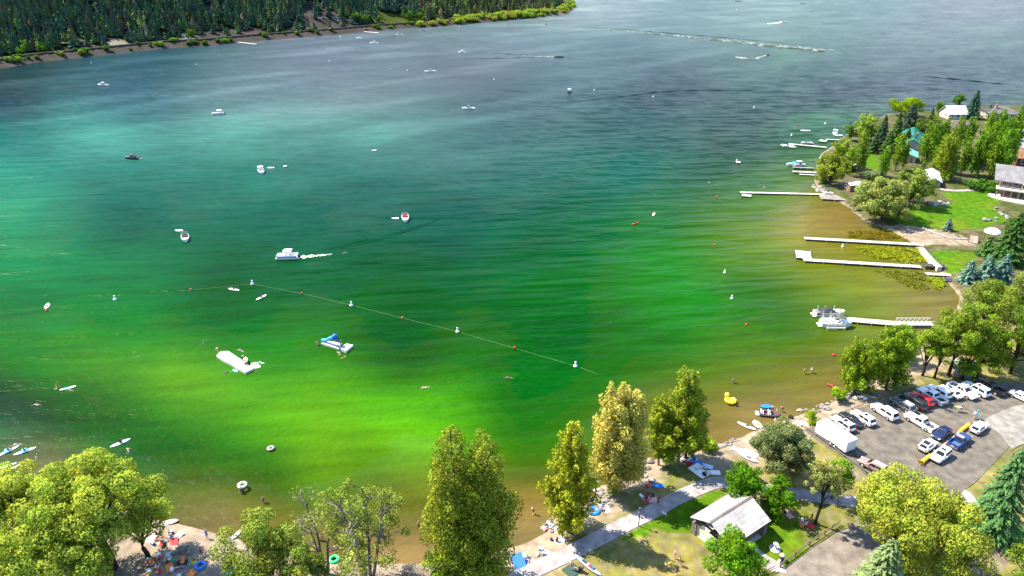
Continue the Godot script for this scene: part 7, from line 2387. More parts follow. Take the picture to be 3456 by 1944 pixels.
func boats() -> void:
	var white := paint(0.80, 0.80, 0.79)
	var dark := paint(0.02, 0.022, 0.026)
	var wc := mt(0.80, 0.80, 0.80, 0.7)
	var red := mt(0.5, 0.05, 0.04, 0.6)
	boat("cruiser_boat", "white cruiser with a raised white canopy near the far left shore", Vector2(-277.9, -485.42), 1.45, 6.8, 2.5, white, {"canopy": wc})
	pontoon("white pontoon boat with a dark side stripe and black outboard, far left of the bay", Vector2(-163, -389.32), 1.84, 6.6, 2.5, wc, {"stripe": mt(0.03, 0.03, 0.04, 0.4)})
	boat("wake_boat", "black wake boat with a dark tower drifting in the left of the bay", Vector2(-165.23, -297.38), 1.41, 6.9, 2.5, dark, {"tower": true, "canopy": mt(0.025, 0.025, 0.03, 0.7), "seat": mt(0.35, 0.3, 0.26, 0.7), "frame": mt(0.03, 0.03, 0.03, 0.4)})
	boat("cabin_boat", "white boat with a white hardtop, its bow toward the beach, beside two small floats", Vector2(-102.24, -276.16), -2.7, 6.0, 2.4, white, {"canopy": wc, "canopy_z": 1.3})
	paddle_board("white inflatable raft beside the white hardtop boat", fl(Vector2(-100.5, -282.93)), 1.5, mt(0.78, 0.78, 0.78), 3.0, 1.6, null, "inflatable_raft", "raft")
	ring_float("small dark-rimmed float farther right of the white hardtop boat", fl(Vector2(-94.8, -284.23)), mt(0.5, 0.5, 0.5), 0.6, 0.25)
	boat("bowrider_boat", "white bowrider with brown seats facing the beach in the left of the bay", Vector2(-101.82, -202.1), -2.7, 5.3, 2.3, white, {"seat": mt(0.18, 0.09, 0.06, 0.7), "tower": true})
	paddle_board("white oval float behind the bowrider with brown seats", fl(Vector2(-107.07, -209.72)), 1.4, mt(0.78, 0.78, 0.78), 2.8, 1.5, null, "inflatable_raft", "raft")
	boat("bowrider_boat", "white open boat with red seats in the middle of the bay", Vector2(-35.75, -220.18), -2.97, 5.6, 2.4, white, {"seat": red, "tower": true})
	paddle_board("white swim float tied to the boat with red seats", fl(Vector2(-39.27, -221.15)), 1.4, mt(0.78, 0.78, 0.78), 2.6, 1.3, null, "inflatable_raft", "raft")
	foam("splashing white water beside the boat with red seats", [Vector2(-40.39, -220.9), Vector2(-37.92, -221.75)], 0.6, 0.6, 8.0)
	pontoon("white pontoon boat under way, trailing white foam across the bay", Vector2(-65.6, -187.05), 1.64, 6.2, 2.5, wc, {"canopy_z": 0.3})
	foam("white foam streak behind the moving pontoon boat", [Vector2(-62.39, -187.51), Vector2(-59.17, -188.24), Vector2(-55.79, -189.17), Vector2(-53.25, -189.91)], 1.5, 0.4, 14.0)
	foam("last scrap of foam on the pontoon boat's track", [Vector2(-50.21, -190.47), Vector2(-49.22, -191.42)], 0.4, 0.3, 6.0)
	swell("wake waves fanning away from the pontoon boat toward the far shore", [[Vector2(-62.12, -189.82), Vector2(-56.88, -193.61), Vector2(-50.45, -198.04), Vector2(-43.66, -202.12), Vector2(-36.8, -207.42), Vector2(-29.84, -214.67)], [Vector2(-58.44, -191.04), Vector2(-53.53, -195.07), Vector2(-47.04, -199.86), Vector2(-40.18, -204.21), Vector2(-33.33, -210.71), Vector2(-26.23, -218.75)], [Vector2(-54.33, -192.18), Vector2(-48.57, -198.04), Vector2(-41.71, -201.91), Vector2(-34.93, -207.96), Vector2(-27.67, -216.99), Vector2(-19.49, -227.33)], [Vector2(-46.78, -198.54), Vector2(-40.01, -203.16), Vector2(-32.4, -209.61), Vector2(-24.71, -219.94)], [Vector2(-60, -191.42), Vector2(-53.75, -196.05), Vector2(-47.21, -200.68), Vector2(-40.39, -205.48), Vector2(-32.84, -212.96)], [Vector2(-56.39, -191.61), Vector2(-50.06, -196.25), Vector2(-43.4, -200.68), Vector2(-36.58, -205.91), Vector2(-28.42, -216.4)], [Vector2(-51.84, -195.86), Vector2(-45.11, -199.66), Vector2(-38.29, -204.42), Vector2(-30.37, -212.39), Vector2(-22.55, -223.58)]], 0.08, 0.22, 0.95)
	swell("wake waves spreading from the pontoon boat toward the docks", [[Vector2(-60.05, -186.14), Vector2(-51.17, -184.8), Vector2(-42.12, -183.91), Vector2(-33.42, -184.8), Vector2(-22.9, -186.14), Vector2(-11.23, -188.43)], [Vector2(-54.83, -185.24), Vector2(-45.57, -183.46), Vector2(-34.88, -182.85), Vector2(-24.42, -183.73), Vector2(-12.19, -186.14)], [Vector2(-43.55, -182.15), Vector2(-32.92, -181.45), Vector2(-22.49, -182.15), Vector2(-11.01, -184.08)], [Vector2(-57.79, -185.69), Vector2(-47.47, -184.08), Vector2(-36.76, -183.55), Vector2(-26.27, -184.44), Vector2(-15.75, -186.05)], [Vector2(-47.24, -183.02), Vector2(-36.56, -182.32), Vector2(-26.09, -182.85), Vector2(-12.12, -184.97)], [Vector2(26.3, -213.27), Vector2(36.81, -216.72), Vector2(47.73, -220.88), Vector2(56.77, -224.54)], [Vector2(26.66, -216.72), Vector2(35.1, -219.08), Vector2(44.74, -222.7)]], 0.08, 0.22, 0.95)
	boat("runabout_boat", "white runabout with a dark top out in the middle of the lake", Vector2(-25.23, -405.55), 1.57, 7.0, 2.6, white, {"canopy": mt(0.06, 0.09, 0.09, 0.7)})
	boat("runabout_boat", "dark-hulled runabout with a white bow beyond the middle buoys", Vector2(37.03, -459.02), 3.11, 6.8, 2.6, dark, {"canopy": wc})
	boat("runabout_boat", "white runabout with a low dark canopy near the far buoys", Vector2(-62.3, -546.71), 1.9, 8.0, 2.8, white, {"canopy": mt(0.08, 0.08, 0.1, 0.7)})
	boat("runabout_boat", "small white boat beside the far wake lines", Vector2(-45.43, -661.24), 1.2, 6.8, 2.6, white, {"canopy": wc})
	boat("speed_boat", "small dark speedboat at the head of a long thin wake", Vector2(40.5, -629.8), -PI * 0.5, 8.5, 2.8, dark, {"tower": true})
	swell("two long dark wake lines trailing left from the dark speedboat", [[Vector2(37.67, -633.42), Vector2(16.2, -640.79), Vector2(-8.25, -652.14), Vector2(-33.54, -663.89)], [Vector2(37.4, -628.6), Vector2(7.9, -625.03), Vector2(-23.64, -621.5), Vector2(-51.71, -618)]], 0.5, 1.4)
	foam("pale foam close behind the dark speedboat", [Vector2(38.01, -631), Vector2(24.08, -634.64), Vector2(8.09, -640.79)], 1.6, 1.0, 3.0)
	boat("runabout_boat", "white boat with two raised canopies off the gully on the far shore", Vector2(-138.27, -733.93), 1.3, 8.6, 3.0, white, {"canopy": wc})
	boat("runabout_boat", "dark little boat with a white waterline left of the headland", Vector2(-124.76, -815.55), 1.4, 8.0, 2.8, white, {"canopy": mt(0.04, 0.04, 0.05, 0.7)})
	boat("runabout_boat", "low grey boat nearest the rocky part of the headland shore", Vector2(-103.67, -858.84), 1.4, 8.5, 2.8, paint(0.4, 0.4, 0.42), {"canopy": mt(0.1, 0.1, 0.1, 0.7)})
	boat("runabout_boat", "white boat moored close in under the far shore brush", Vector2(-184.3, -790.56), -2.91, 7.0, 2.8, white, {"canopy": mt(0.05, 0.05, 0.06, 0.7)})
	paddle_board("white raft between the moored boat and the gully float", fl(Vector2(-164.05, -788.25)), 1.5, mt(0.75, 0.75, 0.75), 7.0, 2.4, null, "inflatable_raft", "raft")
	jet_ski("black jet ski racing past the tip of the headland", Vector2(43.47, -943.91), PI * 0.5, dark)
	var tr := [Vector2(45.16, -939.07), Vector2(88.64, -890.23), Vector2(138.18, -852.39), Vector2(189.27, -796.37), Vector2(238.64, -730.73), Vector2(291.02, -674.66)]
	foam("broad pale wake stretching right from the jet ski by the headland", tr, 1.5, 13.0, 0.9, 0.34)
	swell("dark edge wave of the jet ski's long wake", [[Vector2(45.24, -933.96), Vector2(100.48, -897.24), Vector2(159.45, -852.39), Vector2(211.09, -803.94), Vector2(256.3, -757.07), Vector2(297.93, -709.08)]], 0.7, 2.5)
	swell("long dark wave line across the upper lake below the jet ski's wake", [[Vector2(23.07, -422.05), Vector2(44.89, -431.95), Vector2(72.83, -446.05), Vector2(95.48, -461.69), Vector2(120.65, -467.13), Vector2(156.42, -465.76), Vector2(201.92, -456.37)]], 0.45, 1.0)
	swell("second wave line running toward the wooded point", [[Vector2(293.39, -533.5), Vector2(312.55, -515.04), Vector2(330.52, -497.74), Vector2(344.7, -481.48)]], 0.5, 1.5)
	boat("speed_boat", "white speedboat throwing a thick white wake in the upper right", Vector2(356.59, -975.33), -PI * 0.5 + 0.15, 9.5, 3.2, white, {"canopy": mt(0.1, 0.1, 0.12, 0.7)})
	foam("thick white wake of the speedboat in the upper right", [Vector2(352.57, -971.35), Vector2(340.52, -961.53), Vector2(328.7, -951.91)], 3.0, 3.0, 9.0)
	jet_ski("brown jet ski circling in spray right of the lake's centre", Vector2(226.3, -643.42), -PI * 0.5, paint(0.25, 0.16, 0.10))
	foam("pale spray around the circling jet ski", [Vector2(224.24, -640.72), Vector2(208.8, -621.55), Vector2(199.69, -621.55), Vector2(194.22, -630.13)], 2.0, 4.5, 2.0, 0.6)
	boat("cabin_boat", "red and white cabin boat seen end-on near the top of the picture", Vector2(360.58, -1193.92), PI, 10.0, 4.5, paint(0.7, 0.66, 0.64), {"canopy": mt(0.6, 0.2, 0.15, 0.7)})
	boat("runabout_boat", "dark boat at the very top of the lake", Vector2(432.8, -1433.78), 1.5, 14.0, 4.0, dark, {"canopy": mt(0.05, 0.05, 0.06, 0.7)})
	boat("runabout_boat", "grey boat at the top of the lake, right of the dark one", Vector2(529.43, -1365.47), 1.5, 10.0, 3.4, paint(0.25, 0.25, 0.28), {})
	# moored and lifted boats at the docks
	boat("wake_boat", "wake boat under a black cover on a boat lift beside the cream dock", Vector2(77.92, -151.35), -1.57, 7.2, 2.6, paint(0.72, 0.69, 0.6), {"cover": mt(0.022, 0.022, 0.027, 0.75), "side": 1.15})
	boat("wake_boat", "white wake boat raised on the nearer boat lift at the cream dock", Vector2(77.29, -146), -1.62, 7.2, 2.6, white, {"side": 1.15, "tower": true, "seat": mt(0.7, 0.69, 0.66, 0.7), "canopy": mt(0.05, 0.055, 0.035, 0.8), "canopy_z": -1.1})
	for e in [["boat lift holding the black-covered boat", Vector2(77.38, -150.57)], ["boat lift holding the white boat nearest the car park trees", Vector2(76.68, -145.56)]]:
		var t := thing("boat_lift", e[0], "boat lift", fl(e[1]), -PI * 0.5)
		for sx in [-1.6, 1.6]:
			for sz in [-1.9, 0.3, 2.1]:
				var m := MB.new()
				m.tube([Vector3(sx, -1.0, sz), Vector3(sx, 2.3, sz)], [0.08, 0.08], 6)
				put("post", m, mt(0.6, 0.58, 0.53, 0.5), t)
			var m := MB.new()
			m.beam(Vector3(sx * 0.93, 0.45, -2.2), Vector3(sx * 0.93, 0.45, 2.4), 0.16, 0.2)
			put("side_rail", m, mt(0.7, 0.69, 0.66, 0.5), t)
	boat("runabout_boat", "blue-covered boat moored above the parallel grey docks", Vector2(118.41, -286.51), 1.57, 5.4, 2.2, paint(0.7, 0.72, 0.75), {"cover": mt(0.05, 0.30, 0.55, 0.7)})
	boat("runabout_boat", "white boat with an upright seat beside the blue-covered one", Vector2(120.72, -285.72), -1.62, 4.6, 2.0, white, {"canopy": wc})
	boat("runabout_boat", "white boat off the tip of the point beside a small white float", Vector2(159.97, -343.52), 2.7, 5.6, 2.4, white, {"canopy": wc})
	paddle_board("small white float beside the white boat at the tip of the point", fl(Vector2(160.61, -340.69)), 1.4, mt(0.78, 0.78, 0.78), 4.0, 2.0, null, "inflatable_raft", "raft")
	jet_ski("white jet ski parked at the outer end of the dock with boats", Vector2(125.87, -320.79), 2.4, white, false)
	boat("runabout_boat", "white boat tied at the outer end of the dock with boats", Vector2(127.61, -318.28), 1.7, 5.2, 2.2, white, {})
	jet_ski("small white jet ski nosed against the dock with boats", Vector2(129.06, -316.38), 1.2, white, false)
	boat("runabout_boat", "grey open boat behind the dock with boats", Vector2(138.12, -323.34), 1.5, 5.0, 2.0, paint(0.5, 0.5, 0.48), {"tower": true})
	boat("runabout_boat", "dark-covered boat at the stone boat landing", Vector2(123.13, -253.9), 1.5, 5.6, 2.2, paint(0.5, 0.5, 0.5), {"cover": mt(0.03, 0.05, 0.06, 0.7)})
	paddle_board("white oval swim float off the angled float of the point", fl(Vector2(148.13, -350.91)), 1.5, mt(0.80, 0.80, 0.80), 5.0, 2.2, null, "swim_float", "raft")

# ------------------------------------------------------------------ swimming area
func swimming() -> void:
	var orange := mt(0.72, 0.10, 0.02, 0.5)
	var red := mt(0.6, 0.015, 0.012, 0.5)
	var white := mt(0.80, 0.79, 0.77, 0.4)
	var line := [[Vector2(-102.12, -160.04), "white swim buoy alone at the left, above the green shallows"], [Vector2(-69.9, -169.35), "white swim buoy beside the two paddle boarders"], [Vector2(-40.6, -156.69), "white swim buoy in the middle of the rope, above the slide raft"], [Vector2(-12.79, -143.05), "white swim buoy right of the slide raft on the rope"], [Vector2(13.7, -127.9), "white swim buoy nearest the straw-yellow cottonwood"]]
	for e in line:
		buoy(e[1], e[0], 0.85)
	var ropes := MB.new()
	var pts := [Vector2(-84.93, -165.65), Vector2(-69.9, -169.35), Vector2(-54.93, -163.4), Vector2(-40.6, -156.69), Vector2(-26.71, -149.78), Vector2(-12.79, -143.05), Vector2(0.58, -135.36), Vector2(13.7, -127.9), Vector2(18.17, -124.6)]
	for k in pts.size() - 1:
		for j in 6:
			var a: Vector2 = pts[k].lerp(pts[k + 1], j / 6.0)
			var b: Vector2 = pts[k].lerp(pts[k + 1], (j + 1) / 6.0)
			ropes.tube([fl(a, 0.1 + 0.02 * sin(j * 2.0)), fl(b, 0.1 + 0.02 * sin(j * 2.0 + 2.0))], [0.016, 0.016], 4)
	var rp := put("float_line", ropes, mt(0.25, 0.42, 0.16, 0.7))
	tag(rp, "pale yellow rope strung between the swim buoys across the bay", "rope")
	for e in [[Vector2(-115.93, -153.83), "orange ball float touching the white kayak at the left", orange], [Vector2(-85.01, -165.84), "orange ball float on the rope left of the paddle boarders", orange], [Vector2(-54.97, -163.54), "red ball float on the rope right of the paddle boarders", red], [Vector2(-26.72, -149.91), "orange ball float on the rope above the slide raft's right", orange], [Vector2(0.58, -135.47), "red ball float on the rope left of the last swim buoy", red]]:
		ball_float(e[1], e[0], e[2], 0.3)
	for e in [[Vector2(76.68, -261.3), "pale pink ball float highest in the row off the long white dock", mt(0.6, 0.35, 0.3)], [Vector2(75.08, -244.13), "orange ball float left of the long white dock's platform", orange], [Vector2(61.88, -197.31), "red ball float midway between the kayaks and the docks", red], [Vector2(56.19, -146.5), "red ball float off the boat lifts", red], [Vector2(95.9, -254.99), "faint pink ball float behind the long white dock", mt(0.6, 0.35, 0.28)], [Vector2(71.2, -132.38), "red ball float in the brown shallows by the grove", red], [Vector2(149.47, -363.89), "orange ball float left of the oval swim float", orange], [Vector2(79.23, -416.42), "tiny red ball float out beyond the far buoys", red]]:
		ball_float(e[1], e[0], e[2], 0.3)
	for e in [[Vector2(59.38, -176.84), "white cone buoy off the weed-bed dock"], [Vector2(56.74, -160.7), "white cone buoy off the boat lifts"], [Vector2(137.25, -340.26), "white cone buoy off the dock with boats"], [Vector2(164.45, -366.34), "small white cone buoy off the tip of the point"], [Vector2(53.78, -465.76), "white cone buoy right of the dark-hulled runabout"], [Vector2(88.21, -442.91), "white cone buoy on the long wave line"], [Vector2(140.5, -409.29), "white cone buoy right of the long wave line's middle"], [Vector2(-12.83, -509.61), "white cone buoy between the two far runabouts"], [Vector2(-80.34, -554.17), "white cone buoy left of the far runabout with the low canopy"], [Vector2(-344.92, -593.99), "tiny white buoy off the far left shore"], [Vector2(-64.36, -904.96), "tiny white buoy off the headland"], [Vector2(-152.79, -605.63), "tiny white buoy in the far left of the lake"], [Vector2(100.41, -195.88), "white dome buoy beside the long pale dock"]]:
		var o := buoy(e[1], e[0], 0.7 if e[0].y > -300.0 else 0.75)
		o.name = numbered("cone_buoy")
	# inflatable bird floats
	var sw := thing("swan_float", "white inflatable bird float off the long white dock", "pool float", fl(Vector2(96.5, -290.47)), 0.6)
	put("body", board_shape(2.4, 1.5, 0.6), white, sw)
	var nk := MB.new()
	nk.tube([Vector3(0, 0.4, -0.8), Vector3(0, 1.0, -1.1), Vector3(0, 1.3, -0.8), Vector3(0, 1.25, -1.15)], [0.22, 0.18, 0.18, 0.08], 8)
	put("neck", nk, white, sw)
	var dk := thing("duck_float", "large yellow inflatable duck floating near the sandy shore", "pool float", fl(Vector2(43.13, -114.55)), 0.5)
	var yel := mt(0.80, 0.55, 0.015, 0.35)
	var db := MB.new()
	db.ball(Vector3(0, 0.4, 0.1), Vector3(1.0, 0.55, 1.25), 12, 8)
	put("body", db, yel, dk)
	var dh := MB.new()
	dh.ball(Vector3(0, 1.25, -0.85), Vector3(0.5, 0.5, 0.5), 10, 7)
	dh.tube([Vector3(0, 0.7, -0.75), Vector3(0, 1.0, -0.85)], [0.45, 0.36], 10)
	put("head", dh, yel, dk)
	var dbk := MB.new()
	dbk.ball(Vector3(0, 1.15, -1.38), Vector3(0.2, 0.08, 0.22), 8, 4)
	put("beak", dbk, orange, dk)
	for s in [-1.0, 1.0]:
		var wg := MB.new()
		wg.ball(Vector3(s * 0.9, 0.6, 0.3), Vector3(0.25, 0.3, 0.7), 8, 5)
		put("wing", wg, yel, dk)
	var dt := MB.new()
	dt.ball(Vector3(0, 0.8, 1.25), Vector3(0.35, 0.25, 0.35), 8, 5)
	put("tail", dt, yel, dk)
	# the two swim rafts
	var deckm := grained("raft_deck", 0.78, 0.76, 0.73, 0.6, 1.0, 0.88, 0.2)
	var r1 := thing("swim_raft", "long white swim raft with cut corners, the larger of the two", "swim raft", Vector3.ZERO)
	raft_part(r1, [Vector2(-65.01, -131.42), Vector2(-64.82, -133.27), Vector2(-63.06, -133.38), Vector2(-58.79, -129.66), Vector2(-55.15, -126.07), Vector2(-56.31, -124.63), Vector2(-60.51, -127.88), Vector2(-62.23, -129.09)], 0.55, deckm)
	var r2 := thing("slide_raft", "white swim raft carrying a blue slide", "swim raft", Vector3.ZERO)
	raft_part(r2, [Vector2(-43.51, -137.1), Vector2(-41.83, -138.05), Vector2(-38.79, -137.15), Vector2(-38.38, -134.67), Vector2(-38.84, -134.53)], 0.45, deckm)
	raft_part(r2, [Vector2(-38.74, -134.73), Vector2(-37.48, -136.65), Vector2(-35.83, -135.99), Vector2(-36.94, -133.27)], 0.6, deckm)
	var ax := Vector2(-43.2, -137.85)
	var bx := Vector2(-39.43, -135.63)
	var sl := thing("water_slide", "blue tube slide standing on the smaller swim raft", "slide", Vector3.ZERO)
	var tb := MB.new()
	var a3 := fl(ax, 0.75)
	var b3 := fl(bx, 2.9)
	var dirn := (b3 - a3)
	tb.tube([a3, a3 + dirn * 0.3 + Vector3(0, -0.25, 0), a3 + dirn * 0.62 + Vector3(0, 0.1, 0), b3 - dirn * 0.12], [0.42, 0.36, 0.4, 0.55], 10)
	put("chute", tb, mt(0.06, 0.36, 0.75, 0.3), sl)
	var hd := MB.new()
	hd.ball(b3 - dirn * 0.08, Vector3(0.75, 0.8, 0.75), 10, 7)
	put("hood", hd, mt(0.01, 0.10, 0.45, 0.3), sl)
	var lad := MB.new()
	for s in [-0.25, 0.25]:
		lad.tube([fl(bx, 0.6) + Vector3(0.9 + s, 0, 0.5), fl(bx, 2.6) + Vector3(0.3 + s, 0, 0.2)], [0.06, 0.06], 6)
	for k in 7:
		var q := fl(bx, 0.8 + k * 0.27) + Vector3(0.85 - k * 0.08, 0, 0.47 - k * 0.04)
		lad.beam(q - Vector3(0.25, 0, 0), q + Vector3(0.25, 0, 0), 0.05, 0.05)
	put("ladder", lad, mt(0.02, 0.08, 0.2, 0.4), sl)
	# boards, kayaks and people on and in the water
	var trunks := [Color(0.02, 0.02, 0.025), Color(0.02, 0.05, 0.18), Color(0.30, 0.03, 0.03), Color(0.03, 0.18, 0.20), Color(0.5, 0.5, 0.5)]
	kayak("white kayak floating empty beside an orange ball at the left", fl(Vector2(-117.16, -156.09)), 0.35, white, 3.2, 1.3)
	for e in [
		["white paddle board whose rider sits near the swim buoy", Vector2(-73.7, -166.02), 1.25, "sit", "person sitting on the white paddle board left of the swim buoy", 0],
		["white paddle board nearest the green shallows by the swim buoy", Vector2(-64.9, -161.23), -0.5, "kneel", "person kneeling on the white paddle board just below the swim buoy", 0],
		["long white paddle board with a black-clad rider off the willow beach", Vector2(-71.15, -101.74), -0.78, "kneel", "person in black kneeling on the long paddle board off the willow beach", 0],
		["white paddle board nearest the left edge of the beach", Vector2(-89.99, -99.49), -0.57, "sit", "person sitting among blue gear on the leftmost paddle board", 3],
		["white paddle board with blue gear, second from the left edge", Vector2(-87.02, -99.41), -0.89, "sit", "person sitting at the bow of the second paddle board", 3],
		["white kayak board with a lone rider, farthest out of the pair near the docks", Vector2(48.56, -225.42), -0.35, "sit", "person sitting on the white board farthest out of the pair near the docks", 4],
	]:
		var p: Vector2 = e[1]
		paddle_board(e[0], fl(p), e[2], white, 3.5, 0.95, mt(0.25, 0.55, 0.65) if e[5] == 3 else null)
		person(e[4], fl(p, 0.15), e[2], e[3], Color(0.02, 0.02, 0.025) if e[5] == 0 else null, trunks[e[5]])
	for e in [[Vector2(-90.14, -99.41), "turquoise towel on the leftmost paddle board", 0.6], [Vector2(-87.07, -99.41), "pale blue towel on the second paddle board", 0.6]]:
		var tw := cloth(e[1], fl(e[0], 0.19), e[2], 1.2, 0.8, mt(0.12, 0.55, 0.72, 0.9), "towel")
	kayak("red kayak with a rider in dark clothes in the open bay", fl(Vector2(40.64, -215.79)), -0.9, mt(0.6, 0.06, 0.03, 0.4), 3.4, 0.8)
	person("person in dark clothes paddling the red kayak", fl(Vector2(40.64, -215.79), 0.2), -0.9, "sit", Color(0.03, 0.03, 0.04), Color(0.02, 0.02, 0.02))
	paddle_board("white and teal paddle board with a swimmer holding its tail at the left", fl(Vector2(-90.87, -119.47)), -1.04, white, 3.0, 0.85, mt(0.05, 0.40, 0.36))
	paddle_board("white mat float pitched up on the edge of the larger raft", fl(Vector2(-57.86, -129.53), 0.62), 0.4, white, 2.2, 0.9, null, "mat_float", "pool float")
	paddle_board("white float churned in foam off the larger raft's end", fl(Vector2(-55.25, -127.76)), 1.3, white, 2.4, 1.6, null, "mat_float", "pool float")
	foam("foam ring around the float off the larger raft's end", [Vector2(-56.55, -128.64), Vector2(-55.72, -129.4), Vector2(-54.34, -128.89)], 0.7, 0.7, 7.0)
	paddle_board("turquoise float under the edge of the larger raft", fl(Vector2(-58.97, -126.02)), 0.9, mt(0.1, 0.5, 0.55), 1.8, 0.7, null, "mat_float", "pool float")
	for e in [
		["swimmer clinging beyond the larger raft", Vector2(-60.84, -134.53), "swim", 1.0, 0.0], ["swimmer in a dark suit left of the larger raft's near side", Vector2(-60.47, -125.41), "swim", 2.2, 0.0], ["person climbing the far corner of the larger raft", Vector2(-65.31, -133.46), "bend", 2.6, 0.2],
		["person crouching on the larger raft beside the upright mat", Vector2(-58.45, -129.27), "bend", -0.8, 0.58], ["person kneeling at the middle of the larger raft's end", Vector2(-57.34, -127.63), "kneel", -1.0, 0.58], ["person at the far tip of the slide raft", Vector2(-44.06, -137.01), "kneel", 1.2, 0.1],
		["person standing at the foot of the slide ladder", Vector2(-38.59, -135.63), "stand", 1.0, 0.58], ["swimmer holding the near edge of the slide raft", Vector2(-38.5, -133.32), "swim", 0.4, 0.0], ["pale swimmer below the corner of the slide raft", Vector2(-37.08, -131.6), "swim", -0.8, 0.0],
		["swimmer in the dark green water below the slide raft", Vector2(-17.93, -119.73), "swim", 1.9, 0.0], ["swimmer with raised arm left of the last swim buoy", Vector2(-0.75, -123.42), "swim", 1.4, 0.0], ["swimmer beside the white and teal paddle board", Vector2(-89.92, -118.73), "swim", 1.2, 0.0],
		["lone swimmer in black left of the white and teal paddle board", Vector2(-93.46, -119.92), "swim", 0.3, 0.0], ["tanned swimmer farthest left in the green shallows", Vector2(-93.74, -113.69), "swim", 1.5, 0.0], ["swimmer with dark hair above the second paddle board", Vector2(-89.75, -101.34), "swim", 1.8, 0.0],
		["swimmer just below the long paddle board off the willow beach", Vector2(-68.76, -99.75), "swim", 0.4, 0.0], ["swimmer with a dark and white float in the bright green shallows", Vector2(-43.26, -99.93), "kneel", 0.4, -0.4],
		["person standing waist-deep with a white ring off the willow beach", Vector2(-44.68, -88.85), "stand", 0.3, -0.35], ["person splashing knee-deep near the open grey tree", Vector2(-40.21, -86.58), "walk", 0.6, -0.3], ["person wading alone between the thin trees and the tall cottonwood", Vector2(-14.38, -80.75), "walk", 0.1, -0.12],
		["person wading in dark trunks beside the slender poplar", Vector2(3.34, -83.98), "walk", -0.5, -0.1], ["person wading near the yellow duck", Vector2(45.83, -121.43), "stand", 0.4, -0.3], ["person in dark shorts wading in the brown shallows, left of two", Vector2(61.86, -124.9), "stand", 0.2, -0.2], ["person in white wading in the brown shallows, right of two", Vector2(63.42, -125.18), "walk", 0.9, -0.2],
		["person in the water near the car park bank with a pink swimsuit", Vector2(50.49, -111.31), "walk", -0.7, -0.1], ["person bending over at the water's edge by the beached boat", Vector2(52.37, -111.31), "bend", 1.2, -0.05], ["child in pale blue standing in the shallows by the beached boat", Vector2(51.14, -110.79), "stand", 0.5, -0.1],
		["paddler far out alone on the upper left of the lake", Vector2(-94.16, -560.86), "stand", 0.5, 0.12], ["standing paddler far out off the left shore", Vector2(-255.81, -586.02), "stand", 0.5, 0.12],
	]:
		var nm: String = e[0]
		var top = Color(0.7, 0.7, 0.68) if "white wading" in nm else (Color(0.6, 0.25, 0.3) if "pink" in nm else (Color(0.35, 0.55, 0.65) if "pale blue" in nm else (Color(0.02, 0.02, 0.02) if "dark suit" in nm or "in black" in nm else null)))
		var at := fl(e[1], e[4])
		person(nm, at, e[3], e[2], top, trunks[rng.randi() % 5], -1, 0.75 if "child" in nm else 1.0)
		if "paddler" in nm:
			paddle_board("dark board under the " + nm.replace(" alone", ""), fl(e[1]), 1.3, mt(0.1, 0.1, 0.1, 0.5), 3.4, 0.9)
	ring_float("white swim ring held by the waist-deep bather", fl(Vector2(-44.71, -89.83), 0.55), white, 0.6, 0.22)
	ring_float("black and white swim ring in the bright green shallows", fl(Vector2(-43.29, -100.04)), mt(0.3, 0.3, 0.3), 0.5, 0.2)
	paddle_board("two-seat raft with people far out left of the wake lines", fl(Vector2(-62.44, -311.7)), 1.5, mt(0.55, 0.5, 0.45), 2.8, 1.6, null, "inflatable_raft", "raft")
	for s in [-0.7, 0.7]:
		person("person sitting on the %s end of the two-seat raft" % ("left" if s < 0.0 else "right"), fl(Vector2(-62.44, -311.7) + Vector2(s, 0), 0.15), 0.4, "sit", null, trunks[0])
	for e in [[[Vector2(-71.01, -136.52), Vector2(-70.49, -138.15), Vector2(-69.87, -139.57)], "pale weed patch near the surface above the larger raft"], [[Vector2(-83.33, -131.16), Vector2(-81.46, -132.47)], "scattered bright ripples left of the larger raft"], [[Vector2(-85.51, -96.31), Vector2(-84.35, -96.53), Vector2(-83.43, -96.99), Vector2(-84.2, -98.23), Vector2(-84.17, -99.17)], "thin line of foam drifting off the second paddle board"]]:
		foam(e[1], e[0], 0.25, 0.25, 3.0)
	foam("thin wash of foam along the waterline at the left beach", [Vector2(-85.05, -94.02), Vector2(-83.65, -93.51), Vector2(-82.35, -93), Vector2(-81.02, -92.42)], 0.5, 0.3, 5.0)

func raft_part(t: Node3D, poly: Array, y: float, m: Material) -> void:
	var mb := MB.new()
	var lo := PackedVector3Array()
	var hi := PackedVector3Array()
	for p in poly:
		lo.append(Vector3(p.x, -0.2, p.y))
		hi.append(Vector3(p.x, y, p.y))
	mb.loft([lo, hi], true, true, false)
	put("deck", mb, m, t)

func cloth(label: String, at: Vector3, turn: float, l: float, w: float, m: Material, called := "beach_blanket") -> MeshInstance3D:
	var mb := MB.new()
	var rings := []
	for k in 6:
		var r := PackedVector3Array()
		var z := l * (k / 5.0 - 0.5)
		for q in 5:
			r.append(Vector3(w * (q / 4.0 - 0.5), 0.05 + rf(0.0, 0.06), z + rf(-0.05, 0.05)))
		for q in [4, 2, 0]:
			r.append(Vector3(w * (q / 4.0 - 0.5), 0.0, z))
		rings.append(r)
	mb.loft(rings, true, true, false)
	var o := put(called, mb, m)
	o.position = at
	o.rotation.y = turn
	tag(o, label, "blanket" if called == "beach_blanket" else "towel")
	return o

